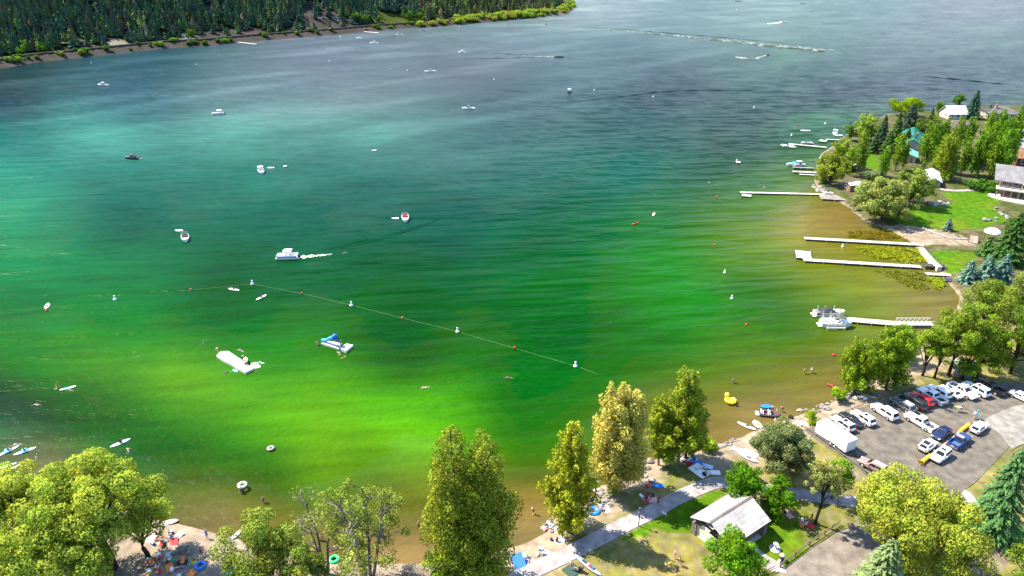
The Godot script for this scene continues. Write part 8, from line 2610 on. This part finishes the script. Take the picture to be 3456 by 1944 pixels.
func bag(label: String, at: Vector3, m: Material, s := 1.0) -> Node3D:
	var t := thing("beach_bag", label, "bag", at, rng.randf() * TAU)
	var b := MB.new()
	b.box(Vector3(0, 0.2 * s, 0), Vector3(0.55, 0.4, 0.35) * s, Basis.IDENTITY, 0.82)
	put("bag_body", b, m, t)
	var h := MB.new()
	h.tube([Vector3(-0.16, 0.38, 0) * s, Vector3(-0.1, 0.55, 0) * s, Vector3(0.1, 0.55, 0) * s, Vector3(0.16, 0.38, 0) * s], [0.02, 0.02, 0.02, 0.02], 5)
	put("handle", h, mt(0.05, 0.05, 0.05), t)
	return t

func cooler(label: String, at: Vector3, m: Material) -> Node3D:
	var t := thing("cool_box", label, "cool box", at, rng.randf() * TAU)
	var b := MB.new()
	b.box(Vector3(0, 0.2, 0), Vector3(0.7, 0.38, 0.4))
	put("box_body", b, m, t)
	var l := MB.new()
	l.box(Vector3(0, 0.43, 0), Vector3(0.73, 0.08, 0.43))
	put("lid", l, mt(0.75, 0.75, 0.74, 0.5), t)
	return t

func camp_chair(label: String, at: Vector3, turn: float, m: Material) -> Node3D:
	var t := thing("camp_chair", label, "chair", at, turn)
	var s := MB.new()
	s.box(Vector3(0, 0.42, 0), Vector3(0.55, 0.05, 0.5))
	put("seat", s, m, t)
	var b := MB.new()
	b.box(Vector3(0, 0.72, 0.28), Vector3(0.55, 0.6, 0.05), Basis(Vector3(1, 0, 0), 0.25))
	put("backrest", b, m, t)
	for x in [-0.26, 0.26]:
		for z in [-0.22, 0.22]:
			var l := MB.new()
			l.beam(Vector3(x, 0.0, z), Vector3(x, 0.42, -z * 0.8), 0.03, 0.03)
			put("leg", l, mt(0.1, 0.1, 0.1, 0.4), t)
	return t
# ------------------------------------------------------------------ on the beach and in the park
func group_of(where: String, p: Vector2, spread: float, people: int, cols: Array, chairs := 0) -> void:   # blankets, bags and bathers of one party
	var words := ["first", "second", "third", "fourth", "fifth", "sixth"]
	var cn := {"red": Color(0.5, 0.03, 0.03), "blue": Color(0.02, 0.18, 0.6), "white": Color(0.75, 0.74, 0.72), "black": Color(0.015, 0.015, 0.018), "orange": Color(0.7, 0.22, 0.05), "yellow": Color(0.75, 0.55, 0.03), "pink": Color(0.65, 0.3, 0.33), "teal": Color(0.03, 0.4, 0.42), "striped grey": Color(0.4, 0.38, 0.4), "pale blue": Color(0.4, 0.58, 0.72), "green": Color(0.04, 0.3, 0.12), "brown": Color(0.2, 0.11, 0.06)}
	for k in cols.size():
		var a := TAU * k / cols.size() + 0.4
		var q := p + Vector2(cos(a), sin(a) * 0.8) * spread
		var c: Color = cn[cols[k]]
		if k % 3 == 0:
			cloth("%s blanket %s" % [cols[k], where], on(q, 0.03), rf(0, 3), 1.7, 1.05, mt(c.r, c.g, c.b, 0.9))
		elif k % 3 == 1:
			bag("%s beach bag %s" % [cols[k], where], on(q, 0.02), mt(c.r, c.g, c.b, 0.8), rf(0.9, 1.4))
		else:
			cooler("%s cool box %s" % [cols[k], where], on(q, 0.02), mt(c.r, c.g, c.b, 0.5))
	var poses := ["sit", "lie", "sit", "kneel", "sit", "lie"]
	var wear := ["red", "black", "white", "blue", "pink", "teal"]
	for k in people:
		var a := TAU * k / maxi(people, 1) + 1.3
		var q := p + Vector2(cos(a), sin(a) * 0.8) * spread * 0.55
		var c: Color = cn[wear[(k + people) % 6]]
		var verb: String = {"sit": "sitting", "lie": "lying", "kneel": "kneeling"}[poses[k % 6]]
		person("person in %s swimwear %s %s" % [wear[(k + people) % 6], verb, where], on(q, 0.08), rf(0, TAU), poses[k % 6], c if k % 2 == 0 else null, c)
	for k in chairs:
		var c: Color = cn[cols[k % cols.size()]]
		camp_chair("%s camp chair %s%s" % [cols[k % cols.size()], where, "" if k == 0 else ", the " + words[k]], on(p + Vector2(rf(-1, 1), rf(-1, 1)) * spread), rf(0, TAU), mt(c.r, c.g, c.b, 0.8))

func beach_people() -> void:
	var white := mt(0.80, 0.79, 0.77, 0.4)
	group_of("in the beach party nearest the water, under the willow edge", Vector2(-52.17, -77.86), 1.9, 5, ["red", "black", "blue", "white", "pink", "black", "pale blue"], 1)
	group_of("in the largest beach party on the shaded sand", Vector2(-50.55, -72.74), 1.9, 4, ["orange", "red", "yellow", "black", "teal", "white", "striped grey", "green"], 2)
	group_of("in the party beside the blue ring on the shaded sand", Vector2(-46.61, -71.87), 1.6, 3, ["orange", "white", "striped grey", "black", "yellow"], 1)
	ring_float("blue swim ring lying on the shaded sand", on(Vector2(-44.5, -72.34)), mt(0.01, 0.16, 0.6, 0.35), 0.62, 0.24)
	ring_float("black and white inner tube lying on the shaded sand", on(Vector2(-47.61, -72.74)), mt(0.04, 0.04, 0.045, 0.4), 0.55, 0.2)
	ring_float("turquoise ring float at the edge of the olive bushes", on(Vector2(-39.7, -71.49)), mt(0.02, 0.45, 0.5, 0.35), 0.62, 0.24)
	paddle_board("white board with black pads beside the turquoise ring", on(Vector2(-39.88, -72.5), 0.05), -0.8, white, 2.6, 0.9, mt(0.03, 0.03, 0.03))
	paddle_board("white and blue paddle board drawn up at the waterline by the bushes", on(Vector2(-42.33, -79.09), 0.1), -0.41, white, 3.4, 0.85, mt(0.25, 0.5, 0.62))
	paddle_board("pink and white paddle board on the sand under the willow's end", on(Vector2(-53.42, -81.97), 0.1), -1.25, mt(0.72, 0.5, 0.5, 0.5), 2.6, 1.1, mt(0.7, 0.6, 0.6))
	person("person in a blue towel standing near the waterline of the beach", on(Vector2(-46.08, -78.51)), 1.2, "reach", Color(0.01, 0.10, 0.32), Color(0.01, 0.10, 0.32), 1)
	person("person bending at the shaded edge of the beach sand", on(Vector2(-45.16, -74.43)), 0.3, "bend", Color(0.1, 0.06, 0.05), Color(0.05, 0.05, 0.05), 3)
	person("person with dark hair sitting on the sand above the blue ring", on(Vector2(-45.61, -73.06)), 0.4, "sit", Color(0.15, 0.05, 0.04), Color(0.1, 0.05, 0.05), 2)
	# left edge of the beach
	group_of("in the party at the left edge of the beach", Vector2(-81.43, -85.75), 1.5, 3, ["blue", "white", "black", "pale blue"])
	group_of("beside the striped towel on the left beach", Vector2(-81.12, -87.05), 1.1, 2, ["blue", "black", "white"])
	cloth("white and dark striped towel on the left beach", on(Vector2(-80.61, -87.92), 0.03), 0.9, 2.0, 1.3, mt(0.7, 0.66, 0.66, 0.9), "striped_towel")
	var tent := thing("beach_tent", "bright blue pop-up beach tent half under the willow at the left", "tent", on(Vector2(-78.67, -83.96)), 0.8)
	var tm := MB.new()
	var rings := []
	for k in 7:
		var a := PI * (0.06 + 0.72 * k / 6.0)
		var r := PackedVector3Array()
		for q in 9:
			var b := PI * q / 8.0
			r.append(Vector3(cos(b) * 1.5, sin(b) * sin(a) * 1.3 + 0.03, -cos(a) * 1.3 * sin(b)))
		rings.append(r)
	tm.loft(rings, false, false)
	put("canopy", tm, mt(0.03, 0.36, 0.72, 0.7), tent)
	var tf := MB.new()
	tf.box(Vector3(0, 0.03, 0), Vector3(2.8, 0.05, 2.2))
	put("floor_sheet", tf, mt(0.08, 0.2, 0.6, 0.8), tent)
	paddle_board("white paddle board beached at the left, the upper of two", on(Vector2(-87.75, -95.13), 0.15), -1, white, 3.6, 0.9, mt(0.55, 0.5, 0.5))
	paddle_board("white and red paddle board beached at the left, the lower of two", on(Vector2(-86.72, -94.32), 0.15), -0.89, white, 3.8, 0.9, mt(0.4, 0.05, 0.06))
	# under the thin trees
	var can := thing("canoe", "dark red canoe drawn up at the water's edge behind the thin trees", "canoe", on(Vector2(-25.74, -77.55), 0.15), -0.86)
	put("hull", board_shape(4.8, 0.95, 0.5, 1.8), mt(0.24, 0.02, 0.025, 0.4), can)
	var ci := MB.new()
	var rr := []
	for y in [0.49, 0.53]:
		var q := PackedVector3Array()
		for a in 12:
			q.append(Vector3(cos(TAU * a / 12) * 0.36, y, sin(TAU * a / 12) * 1.9))
		rr.append(q)
	ci.loft(rr)
	put("inside", ci, mt(0.07, 0.05, 0.07, 0.8), can)
	for z in [-0.9, 0.9]:
		var be := MB.new()
		be.box(Vector3(0, 0.55, z), Vector3(0.7, 0.04, 0.2))
		put("thwart", be, mt(0.3, 0.2, 0.12), can)
	ring_float("green swim ring on the sand under the thin trees", on(Vector2(-26.03, -74.63)), mt(0.03, 0.5, 0.2, 0.4), 0.6, 0.24)
	paddle_board("lime-green kayak lying on the sand under the thin trees", on(Vector2(-24.08, -74.88), 0.05), -0.2, mt(0.5, 0.7, 0.08, 0.4), 3.4, 1.1, mt(0.4, 0.6, 0.1), "lime_kayak", "kayak")
	person("person standing by the dark red canoe", on(Vector2(-24.87, -75.36)), 0.8, "bend", null, Color(0.04, 0.04, 0.05))
	person("person in dark clothes beyond the dark red canoe", on(Vector2(-26.05, -78.27)), 2.0, "stand", Color(0.02, 0.02, 0.03), Color(0.02, 0.02, 0.03))
	person("bather in orange at the water's edge left of the canoe", on(Vector2(-28.85, -78.47)), 0.5, "stand", Color(0.6, 0.2, 0.08), Color(0.5, 0.5, 0.5))
	group_of("under the leaning thin tree", Vector2(-23, -78.16), 1.0, 1, ["white", "teal", "pale blue"])
	# beside the big cottonwood and along the path
	var bt := thing("beach_tent", "bright blue sheet propped as a shade beside the big cottonwood", "tent", on(Vector2(0.88, -72.89)), 0.5)
	var bm := MB.new()
	bm.quad(Vector3(-0.9, 0.03, 1.2), Vector3(0.9, 0.03, 1.2), Vector3(0.9, 1.3, -0.8), Vector3(-0.9, 1.3, -0.8), Vector3(0, 1, 1))
	bm.quad(Vector3(-0.9, 0.0, 1.2), Vector3(0.9, 0.0, 1.2), Vector3(0.9, 1.27, -0.8), Vector3(-0.9, 1.27, -0.8), Vector3(0, -1, -1))
	put("sheet", bm, mt(0.05, 0.22, 0.62, 0.8), bt)
	for s in [-0.85, 0.85]:
		var po := MB.new()
		po.tube([Vector3(s, 0, -0.8), Vector3(s, 1.3, -0.8)], [0.025, 0.025], 5)
		put("pole", po, mt(0.3, 0.3, 0.3, 0.4), bt)
	group_of("beside the blue shade sheet", Vector2(1.93, -73.64), 0.9, 3, ["pink", "white", "black"])
	group_of("at the corner of the footpath below the big cottonwood", Vector2(-2.19, -71.23), 1.0, 1, ["orange", "red", "brown"], 1)
	group_of("on the striped blanket between the sand and the footpath", Vector2(4.4, -75.08), 0.9, 2, ["striped grey", "white", "pale blue"])
	group_of("on the small blanket on the sand below the slender poplar", Vector2(6.59, -77.67), 0.7, 1, ["striped grey", "black"])
	group_of("at the foot of the slender poplar by the water", Vector2(5.83, -80.89), 0.9, 2, ["white", "pink", "black"])
	group_of("among the rock steps beside the slender poplar", Vector2(14.07, -84.36), 1.0, 3, ["pink", "striped grey", "black"])
	ring_float("blue ring float at the foot of the rock steps", on(Vector2(12.93, -83.57)), mt(0.01, 0.22, 0.62, 0.35), 0.7, 0.26)
	group_of("at the top of the rock steps", Vector2(13.7, -89.22), 0.7, 1, ["white", "black"])
	group_of("on the shaded grass beyond the straw-yellow cottonwood", Vector2(23.08, -89.47), 1.1, 3, ["blue", "red", "orange"])
	group_of("on the tartan blanket in the shade beside the footpath", Vector2(21.72, -86.09), 1.0, 4, ["pink", "red", "striped grey", "black"])
	group_of("on the large white sheets in the shade of the cottonwoods", Vector2(32.84, -92.77), 1.5, 2, ["white", "black", "striped grey", "pale blue"], 1)
	cloth("large white sheet spread on the grass below the cottonwoods", on(Vector2(31.79, -92.77), 0.03), 0.6, 3.2, 2.4, mt(0.78, 0.78, 0.78, 0.9))
	group_of("by the camp chairs under the white-stemmed cottonwoods", Vector2(30.84, -95.43), 1.2, 3, ["blue", "red", "black", "white"], 3)
	cloth("pale towel on the open sand between the shrubs", on(Vector2(40.06, -98.67), 0.03), 1.1, 2.4, 1.0, mt(0.6, 0.62, 0.6, 0.9), "beach_towel")
	kayak("white kayak lying on the sand beside the grey-green tree", on(Vector2(40.88, -95.98), 0.05), 0.8, white, 3.6, 0.9)
	cloth("pale blue sheet on the sand beside the white kayak", on(Vector2(41.62, -97.22), 0.03), 0.8, 2.6, 1.8, mt(0.55, 0.64, 0.72, 0.9))
	kayak("white kayak at the water's edge beyond the yellow duck", fl(Vector2(44.07, -106.6)), 0.85, white, 3.6, 0.9)
	paddle_board("white board with a yellow rim at the water's edge by the grey-green tree", fl(Vector2(46.33, -107.17), 0.1), 0.2, white, 2.6, 1.5, mt(0.75, 0.6, 0.05))
	# beached boat and bathers by the car park bank
	boat("row_boat", "dark brown inflatable boat beached at the sand's end near the car park", Vector2(49.59, -110.1), -1.77, 4.0, 1.7, mt(0.07, 0.04, 0.04, 0.6), {"seat": mt(0.6, 0.6, 0.6, 0.7), "side": 0.5})
	var um := thing("blue_raft", "round bright blue inflatable in the shallows by the beached boat", "raft", fl(Vector2(49.82, -112.8)), 1.5)
	put("tube", board_shape(2.2, 1.4, 0.4), mt(0.01, 0.17, 0.62, 0.35), um)
	kayak("dark red kayak drawn up at the bank by the first car park tree", fl(Vector2(66.25, -119.65), 0.05), -2.23, mt(0.30, 0.02, 0.03, 0.4), 3.4, 0.8)
	bag("black bag alone on the sand's end near the beached boat", on(Vector2(53.33, -109.19)), mt(0.012, 0.012, 0.012), 1.5)
	ring_float("pale ring float on the sand near the yellow-green bush", on(Vector2(51.94, -107.34)), mt(0.6, 0.55, 0.52), 0.55, 0.18)
	paddle_board("white upturned dinghy on the sand below the yellow-green bush", on(Vector2(54.48, -106.53)), 0.9, white, 2.6, 1.3, null, "dinghy", "dinghy")
	person("child in white standing on the sand by the grey-green tree", on(Vector2(49.69, -107.59)), 0.4, "stand", Color(0.75, 0.74, 0.74), Color(0.7, 0.7, 0.7), 2, 0.8)
	person("person in blue on the rocky bank beside the car park", on(Vector2(71.36, -116.94)), 0.6, "walk", Color(0.08, 0.33, 0.52), Color(0.12, 0.25, 0.4), 0)
	cloth("white towels heaped on the rocky bank beside the car park", on(Vector2(69.53, -114.85), 0.05), 0.5, 2.0, 1.2, mt(0.75, 0.73, 0.72, 0.9))
	paddle_board("orange-yellow kayak lying on the bank beside the log rail", on(Vector2(71.07, -114.85), 0.05), 1.0, mt(0.65, 0.38, 0.06, 0.5), 2.4, 0.8, null, "kayak_on_bank", "kayak")

func park_things() -> void:
	# lamp post by the path
	var lp := thing("lamp_post", "thin dark lamp post beside the footpath", "lamp post", Vector3(19.34, 1.2, -80.17))
	var m := MB.new()
	m.tube([Vector3(0, 0, 0), Vector3(0, 3.3, 0)], [0.075, 0.055], 8)
	put("pole", m, mt(0.05, 0.045, 0.04, 0.5), lp)
	var hd := MB.new()
	hd.lathe([Vector2(0.06, 3.25), Vector2(0.2, 3.4), Vector2(0.22, 3.62), Vector2(0.04, 3.72)], Vector3.ZERO, 8)
	put("lamp_head", hd, mt(0.08, 0.08, 0.075, 0.4), lp)
	person("person in dark shorts walking on the footpath", Vector3(23.07, 1.2, -84.47) + Vector3(0, 0.1, 0), 2.2, "walk", Color(0.15, 0.05, 0.05), Color(0.02, 0.02, 0.02), 0)
	var dog := thing("dog", "small white dog on the grass between the path and the shelter", "dog", Vector3(23.79, 1.2, -82.49), 0.9)
	var db := MB.new()
	db.tube([Vector3(0, 0.3, 0.26), Vector3(0, 0.32, 0.0), Vector3(0, 0.33, -0.2), Vector3(0, 0.42, -0.3)], [0.08, 0.095, 0.12, 0.07], 8)
	db.tube([Vector3(0, 0.42, -0.28), Vector3(0, 0.5, -0.36), Vector3(0, 0.47, -0.5)], [0.075, 0.085, 0.035], 8)
	for x in [-0.07, 0.07]:
		db.tube([Vector3(x, 0.3, -0.2), Vector3(x, 0.15, -0.2), Vector3(x, 0.0, -0.23)], [0.045, 0.03, 0.028], 6)
		db.tube([Vector3(x, 0.3, 0.2), Vector3(x, 0.2, 0.16), Vector3(x, 0.13, 0.27), Vector3(x, 0.0, 0.24)], [0.06, 0.045, 0.028, 0.028], 6)
		db.tube([Vector3(x * 0.8, 0.55, -0.35), Vector3(x * 1.3, 0.62, -0.34)], [0.03, 0.01], 5)
	db.tube([Vector3(0, 0.34, 0.28), Vector3(0, 0.48, 0.4)], [0.03, 0.012], 5)
	put("body", db, mt(0.72, 0.70, 0.66, 0.9), dog)
	# family with hoops in the sun
	person("woman in a red and white dress on the sunlit lawn", Vector3(23.57, 1.2, -73.83), 2.0, "stand", Color(0.6, 0.35, 0.33), Color(0.5, 0.12, 0.12), 2)
	person("person with bare back beside the woman in the red and white dress", Vector3(23.9, 1.2, -72.61), 1.2, "walk", Color(0.35, 0.22, 0.1), Color(0.05, 0.05, 0.05), 1)
	person("child in a yellow top holding a hoop on the sunlit lawn", Vector3(21.77, 1.2, -71.78), -0.8, "reach", Color(0.65, 0.45, 0.06), Color(0.03, 0.06, 0.12), 2, 0.85)
	person("person in black at the bottom of the lawn below the hoop players", Vector3(23.19, 1.2, -70.87), 0.4, "stand", Color(0.02, 0.02, 0.02), Color(0.03, 0.03, 0.03), 0)
	var hp := MB.new()
	var rings := []
	for k in 17:
		var a := TAU * k / 16
		rings.append(hp.ring(Vector3(cos(a) * 0.6, sin(a) * 0.6, 0), Vector3(-sin(a), cos(a), 0), 0.045, 6))
	hp.loft(rings, true, false)
	var ho := put("play_hoop", hp, mt(0.7, 0.6, 0.05, 0.5))
	ho.position = Vector3(22.36, 1.2, -72.14) + Vector3(0, 0.9, 0)
	ho.rotation = Vector3(0.5, 0.4, 0)
	tag(ho, "yellow play hoop held up by the child on the lawn", "hoop")
	# kayak and its party
	var ky := kayak("long blue-grey tandem kayak lying on the grass below the footpath", Vector3(10.79, 1.2, -72.51) + Vector3(0, 0.03, 0), 0.72, mt(0.26, 0.33, 0.45, 0.45), 5.2, 0.95, 2)
	for e in [[Vector3(0, 0.4, 0.5), mt(0.5, 0.03, 0.05), "gear_bag"], [Vector3(0, 0.38, 1.0), mt(0.02, 0.1, 0.4), "spare_seat"]]:
		var gb := MB.new()
		gb.box(e[0], Vector3(0.5, 0.22, 0.5), Basis.IDENTITY, 0.8)
		put(e[2], gb, e[1], ky)
	var mt2 := thing("ground_mat", "dark green ground mat beside the tandem kayak", "mat", Vector3(8.51, 1.2, -71.68) + Vector3(0, 0.04, 0), 0.7)
	var mm := MB.new()
	mm.box(Vector3(0, 0.02, 0), Vector3(2.2, 0.05, 2.0))
	put("mat_sheet", mm, mt(0.02, 0.055, 0.04, 0.9), mt2)
	person("person in a pale top standing on the dark mat beside the tandem kayak", Vector3(8.37, 1.2, -71.78) + Vector3(0, 0.1, 0), -0.6, "stand", Color(0.45, 0.3, 0.25), Color(0.35, 0.25, 0.2), 2)
	person("person in black sitting beside the tandem kayak", Vector3(9.45, 1.2, -71.5) + Vector3(0, 0.08, 0), 1.0, "sit", Color(0.02, 0.02, 0.025), Color(0.03, 0.03, 0.03), 0)
	camp_chair("black camp chair beside the tandem kayak", Vector3(9.75, 1.2, -71.59), 0.8, mt(0.02, 0.02, 0.022))
	# lawn by the shelter
	var fn := thing("stone_fountain", "grey stone drinking fountain in the shelter's shadow", "fountain", Vector3(38.66, 1.2, -75.67))
	var fm := MB.new()
	fm.lathe([Vector2(0.85, 0.0), Vector2(0.85, 0.1), Vector2(0.2, 0.14), Vector2(0.17, 0.75), Vector2(0.36, 0.9), Vector2(0.38, 1.0), Vector2(0.05, 1.0)], Vector3.ZERO, 12)
	put("pedestal", fm, mt(0.4, 0.38, 0.36, 0.9), fn)
	var bin := thing("litter_bin", "dark round litter bin beside the drive fence", "bin", Vector3(38.83, 1.2, -73.45))
	var bm := MB.new()
	bm.lathe([Vector2(0.32, 0.0), Vector2(0.36, 1.0), Vector2(0.34, 1.04)], Vector3.ZERO, 12)
	put("bin_body", bm, mt(0.06, 0.05, 0.045, 0.7), bin)
	var bl := MB.new()
	bl.lathe([Vector2(0.38, 1.045), Vector2(0.38, 1.12), Vector2(0.2, 1.28), Vector2(0.02, 1.3)], Vector3.ZERO, 12)
	put("lid", bl, mt(0.45, 0.44, 0.42, 0.5), bin)
	bag("white sack leaning against the litter bin", Vector3(38.43, 1.2, -73.17), mt(0.72, 0.72, 0.7), 1.0)
	group_of("on the shaded lawn behind the shelter", Vector2(42.33, -82.78), 0.8, 1, ["pink", "white"])
	group_of("on the sunlit lawn behind the shelter", Vector2(44.81, -80.6), 0.7, 2, ["red", "orange", "white"])
	person("person in black walking under the pale juniper", Vector3(46.09, 1.2, -81.14), 0.9, "walk", Color(0.02, 0.02, 0.02), Color(0.02, 0.02, 0.02), 0)
	person("person in green on the grass between the grey-green tree and the trailer", Vector3(53.33, 1.2, -100.51), 0.6, "stand", Color(0.35, 0.42, 0.3), Color(0.6, 0.58, 0.5), 2)
	person("child in white by the bright green tree near the log rail", Vector3(56.42, 1.2, -94.89), 0.6, "stand", Color(0.75, 0.74, 0.72), Color(0.6, 0.5, 0.45), 2, 0.8)
	person("person in blue in the shade beside the bright green tree", Vector3(52.28, 1.2, -91.23), 0.6, "sit", Color(0.04, 0.14, 0.45), Color(0.05, 0.1, 0.3), 1)
	# people in the car park with boards
	person("person carrying a green board across the car park", Vector3(85.66, 1.25, -109.58), 1.4, "walk", Color(0.05, 0.05, 0.04), Color(0.06, 0.07, 0.05), 0)
	paddle_board("lime-green board carried across the car park", Vector3(85.58, 1.25, -109.67) + Vector3(-0.35, 1.0, 0), 1.4, mt(0.22, 0.5, 0.05, 0.5), 1.9, 0.7, null, "body_board", "board")
	person("person carrying a turquoise board past the yellow barrier", Vector3(86.9, 1.25, -107.4), 1.9, "walk", Color(0.6, 0.62, 0.6), Color(0.1, 0.2, 0.22), 2)
	var tb := paddle_board("turquoise and white board held upright by the person past the yellow barrier", Vector3(87.33, 1.25, -107.4) + Vector3(0.05, 1.0, 0), 0.4, mt(0.06, 0.50, 0.48, 0.4), 2.0, 0.75, mt(0.7, 0.75, 0.75), "body_board", "board")
	tb.rotation = Vector3(1.35, 0.5, 0)
	# white sign-like shade glimpsed at the grove's shore
	var sh := thing("white_canopy", "white sail canopy glimpsed behind the first trees of the grove", "canopy", on(Vector2(78.3, -134.13)), 0.4)
	var sm := MB.new()
	sm.quad(Vector3(-1.6, 2.9, -1.2), Vector3(1.9, 2.5, -1.2), Vector3(1.6, 2.2, 1.2), Vector3(-2.0, 1.9, 1.2), Vector3.UP)
	sm.quad(Vector3(-1.6, 2.86, -1.2), Vector3(1.9, 2.46, -1.2), Vector3(1.6, 2.16, 1.2), Vector3(-2.0, 1.86, 1.2), Vector3.DOWN)
	put("sail", sm, mt(0.80, 0.80, 0.80, 0.6), sh)
	for p in [Vector3(-1.6, 0, -1.2), Vector3(1.9, 0, -1.2), Vector3(1.6, 0, 1.2), Vector3(-2.0, 0, 1.2)]:
		var po := MB.new()
		po.tube([p, p + Vector3(0, 2.0 + (0.8 if p.z < 0.0 else 0.0), 0)], [0.04, 0.04], 6)
		put("pole", po, mt(0.6, 0.6, 0.6, 0.4), sh)

func garden_things() -> void:
	# stairs and canopy beside the sandy beach of the point
	var st := thing("beach_stairs", "wooden stairs with reddish posts beside the sandy beach of the point", "stairs", on(Vector2(139.78, -196.08)), -0.5)
	for k in 8:
		var m := MB.new()
		m.box(Vector3(0, 0.1 + k * 0.17, -k * 0.35), Vector3(2.4, 0.2, 0.36))
		put("step", m, mt(0.42, 0.36, 0.29, 0.8), st)
	for k in 4:
		for s in [-1.25, 1.25]:
			var m := MB.new()
			m.box(Vector3(s, 0.9 + k * 0.35, -k * 0.8), Vector3(0.16, 1.9, 0.16))
			put("post", m, mt(0.28, 0.13, 0.08, 0.8), st)
	var tn := thing("garden_canopy", "white domed garden canopy beside the tall dark spruce on the point", "canopy", on(Vector2(147.2, -199.48)), 0.2)
	var d := MB.new()
	d.lathe([Vector2(2.3, 2.2), Vector2(2.1, 2.7), Vector2(1.2, 3.3), Vector2(0.05, 3.5)], Vector3.ZERO, 12)
	put("dome", d, mt(0.80, 0.78, 0.75, 0.7), tn)
	for k in 6:
		var m := MB.new()
		m.tube([Vector3(cos(k) * 2.0, 0, sin(k) * 2.0), Vector3(cos(k) * 2.0, 2.2, sin(k) * 2.0)], [0.06, 0.06], 6)
		put("pole", m, mt(0.4, 0.3, 0.22, 0.7), tn)
	var logs := thing("log_edging", "long grey log edging the sandy beach of the point", "log", Vector3.ZERO)
	var lp := [Vector2(131.03, -208.41), Vector2(133.28, -202.97), Vector2(135.79, -199.48), Vector2(140.35, -198.62)]
	for k in 3:
		var m := MB.new()
		m.tube([Vector3(lp[k].x, 1.3, lp[k].y), Vector3(lp[k + 1].x, 1.3, lp[k + 1].y)], [0.28, 0.25], 7)
		put("log", m, mt(0.3, 0.27, 0.24, 0.9), logs)
	var w := [Vector2(136, -206.11), Vector2(136.94, -204.31), Vector2(137.86, -202.53), Vector2(138.31, -201.65)]
	for k in 4:
		camp_chair("%s of the brown beach loungers set in a row on the point's sand" % ["first", "second", "third", "fourth"][k], Vector3(w[k].x, 1.25, w[k].y), 0.8, mt(0.2, 0.13, 0.09, 0.8))
	var pr := thing("closed_parasol", "folded blue parasol on the landing by the brown boat shed", "parasol", on(Vector2(116.16, -245.84)), 0.0)
	var pm := MB.new()
	pm.tube([Vector3(0, 0, 0), Vector3(0, 3.2, 0)], [0.05, 0.05], 6)
	put("pole", pm, mt(0.5, 0.5, 0.5, 0.4), pr)
	var pc := MB.new()
	pc.lathe([Vector2(0.25, 1.2), Vector2(0.38, 1.5), Vector2(0.2, 2.6), Vector2(0.03, 3.3)], Vector3.ZERO, 8)
	put("canopy", pc, mt(0.06, 0.14, 0.26, 0.8), pr)
	group_of("on the weathered grey swim deck", Vector2(115.19, -241.84), 1.2, 1, ["red", "white", "yellow"])
	group_of("at the shore end of the weed-bed dock", Vector2(113.08, -175.49), 0.8, 1, ["red", "white"])
	var up := thing("utility_pole", "thin dark pole standing by the road at the right edge of the point", "pole", on(Vector2(224.6, -303.96)))
	var um := MB.new()
	um.tube([Vector3(0, 0, 0), Vector3(0, 8.5, 0)], [0.12, 0.09], 6)
	um.beam(Vector3(-0.9, 7.9, 0), Vector3(0.9, 7.9, 0), 0.1, 0.12)
	put("pole", um, mt(0.1, 0.08, 0.06, 0.9), up)
	# dead trunks fallen on the far slope
	var fr := RandomNumberGenerator.new()
	fr.seed = 9
	for k in 34:
		var poly: Array = [[Vector2(-326.87, -705.4), Vector2(-332.16, -735.66), Vector2(-320.02, -745.85), Vector2(-316.5, -721.07)], [Vector2(-272, -793.93), Vector2(-272.64, -818.12), Vector2(-257.13, -829.4), Vector2(-257.2, -805.61)], [Vector2(-234.21, -852.78), Vector2(-233.73, -879.21), Vector2(-185.04, -880.18), Vector2(-176.8, -850.17)]][k % 3]
		var p: Vector2 = poly[0].lerp(poly[1], fr.randf()).lerp(poly[2].lerp(poly[3], fr.randf()), fr.randf())
		var h := hill_h(p)
		var a := fr.randf() * 1.2 - 0.3
		var q := p + Vector2(cos(a), -sin(a)) * fr.randf_range(5.0, 11.0)
		var m := MB.new()
		m.tube([Vector3(p.x, h + 0.6, p.y), Vector3(q.x, hill_h(q) + 0.9, q.y)], [0.38, 0.2], 6)
		var o := put("fallen_trunk", m, mt(0.42, 0.39, 0.36, 0.9))
		tag(o, "pale fallen tree trunk lying on the bare slope of the far shore", "log", "fallen trunks on the far slope")
	# bare pale trunks standing on the green strip of the far shore
	for e in [[Vector2(-353.67, -703.26), 18.0], [Vector2(-351.76, -706.2), 15.0], [Vector2(-350.7, -708.74), 21.0], [Vector2(-360.71, -696.34), 15.0]]:
		var p: Vector2 = e[0]
		var t := thing("bare_tree", "pale bare-stemmed tree with a small top on the green strip of the far shore", "tree", Vector3(p.x, hill_h(p), p.y), 0.0, "bare-stemmed trees on the green strip")
		var m := MB.new()
		m.tube([Vector3(0, -0.5, 0), Vector3(rf(-0.6, 0.6), e[1], 0)], [0.3, 0.14], 6)
		put("trunk", m, mt(0.4, 0.36, 0.32, 0.9), t)
		var lv := leafy()
		lv.clump(Vector3(0, e[1], 0), Vector3(1.6, 1.8, 1.6), 60, 0.5, Color(0.09, 0.14, 0.03))
		obj("crown", lv.done(leaf_mat()), t)
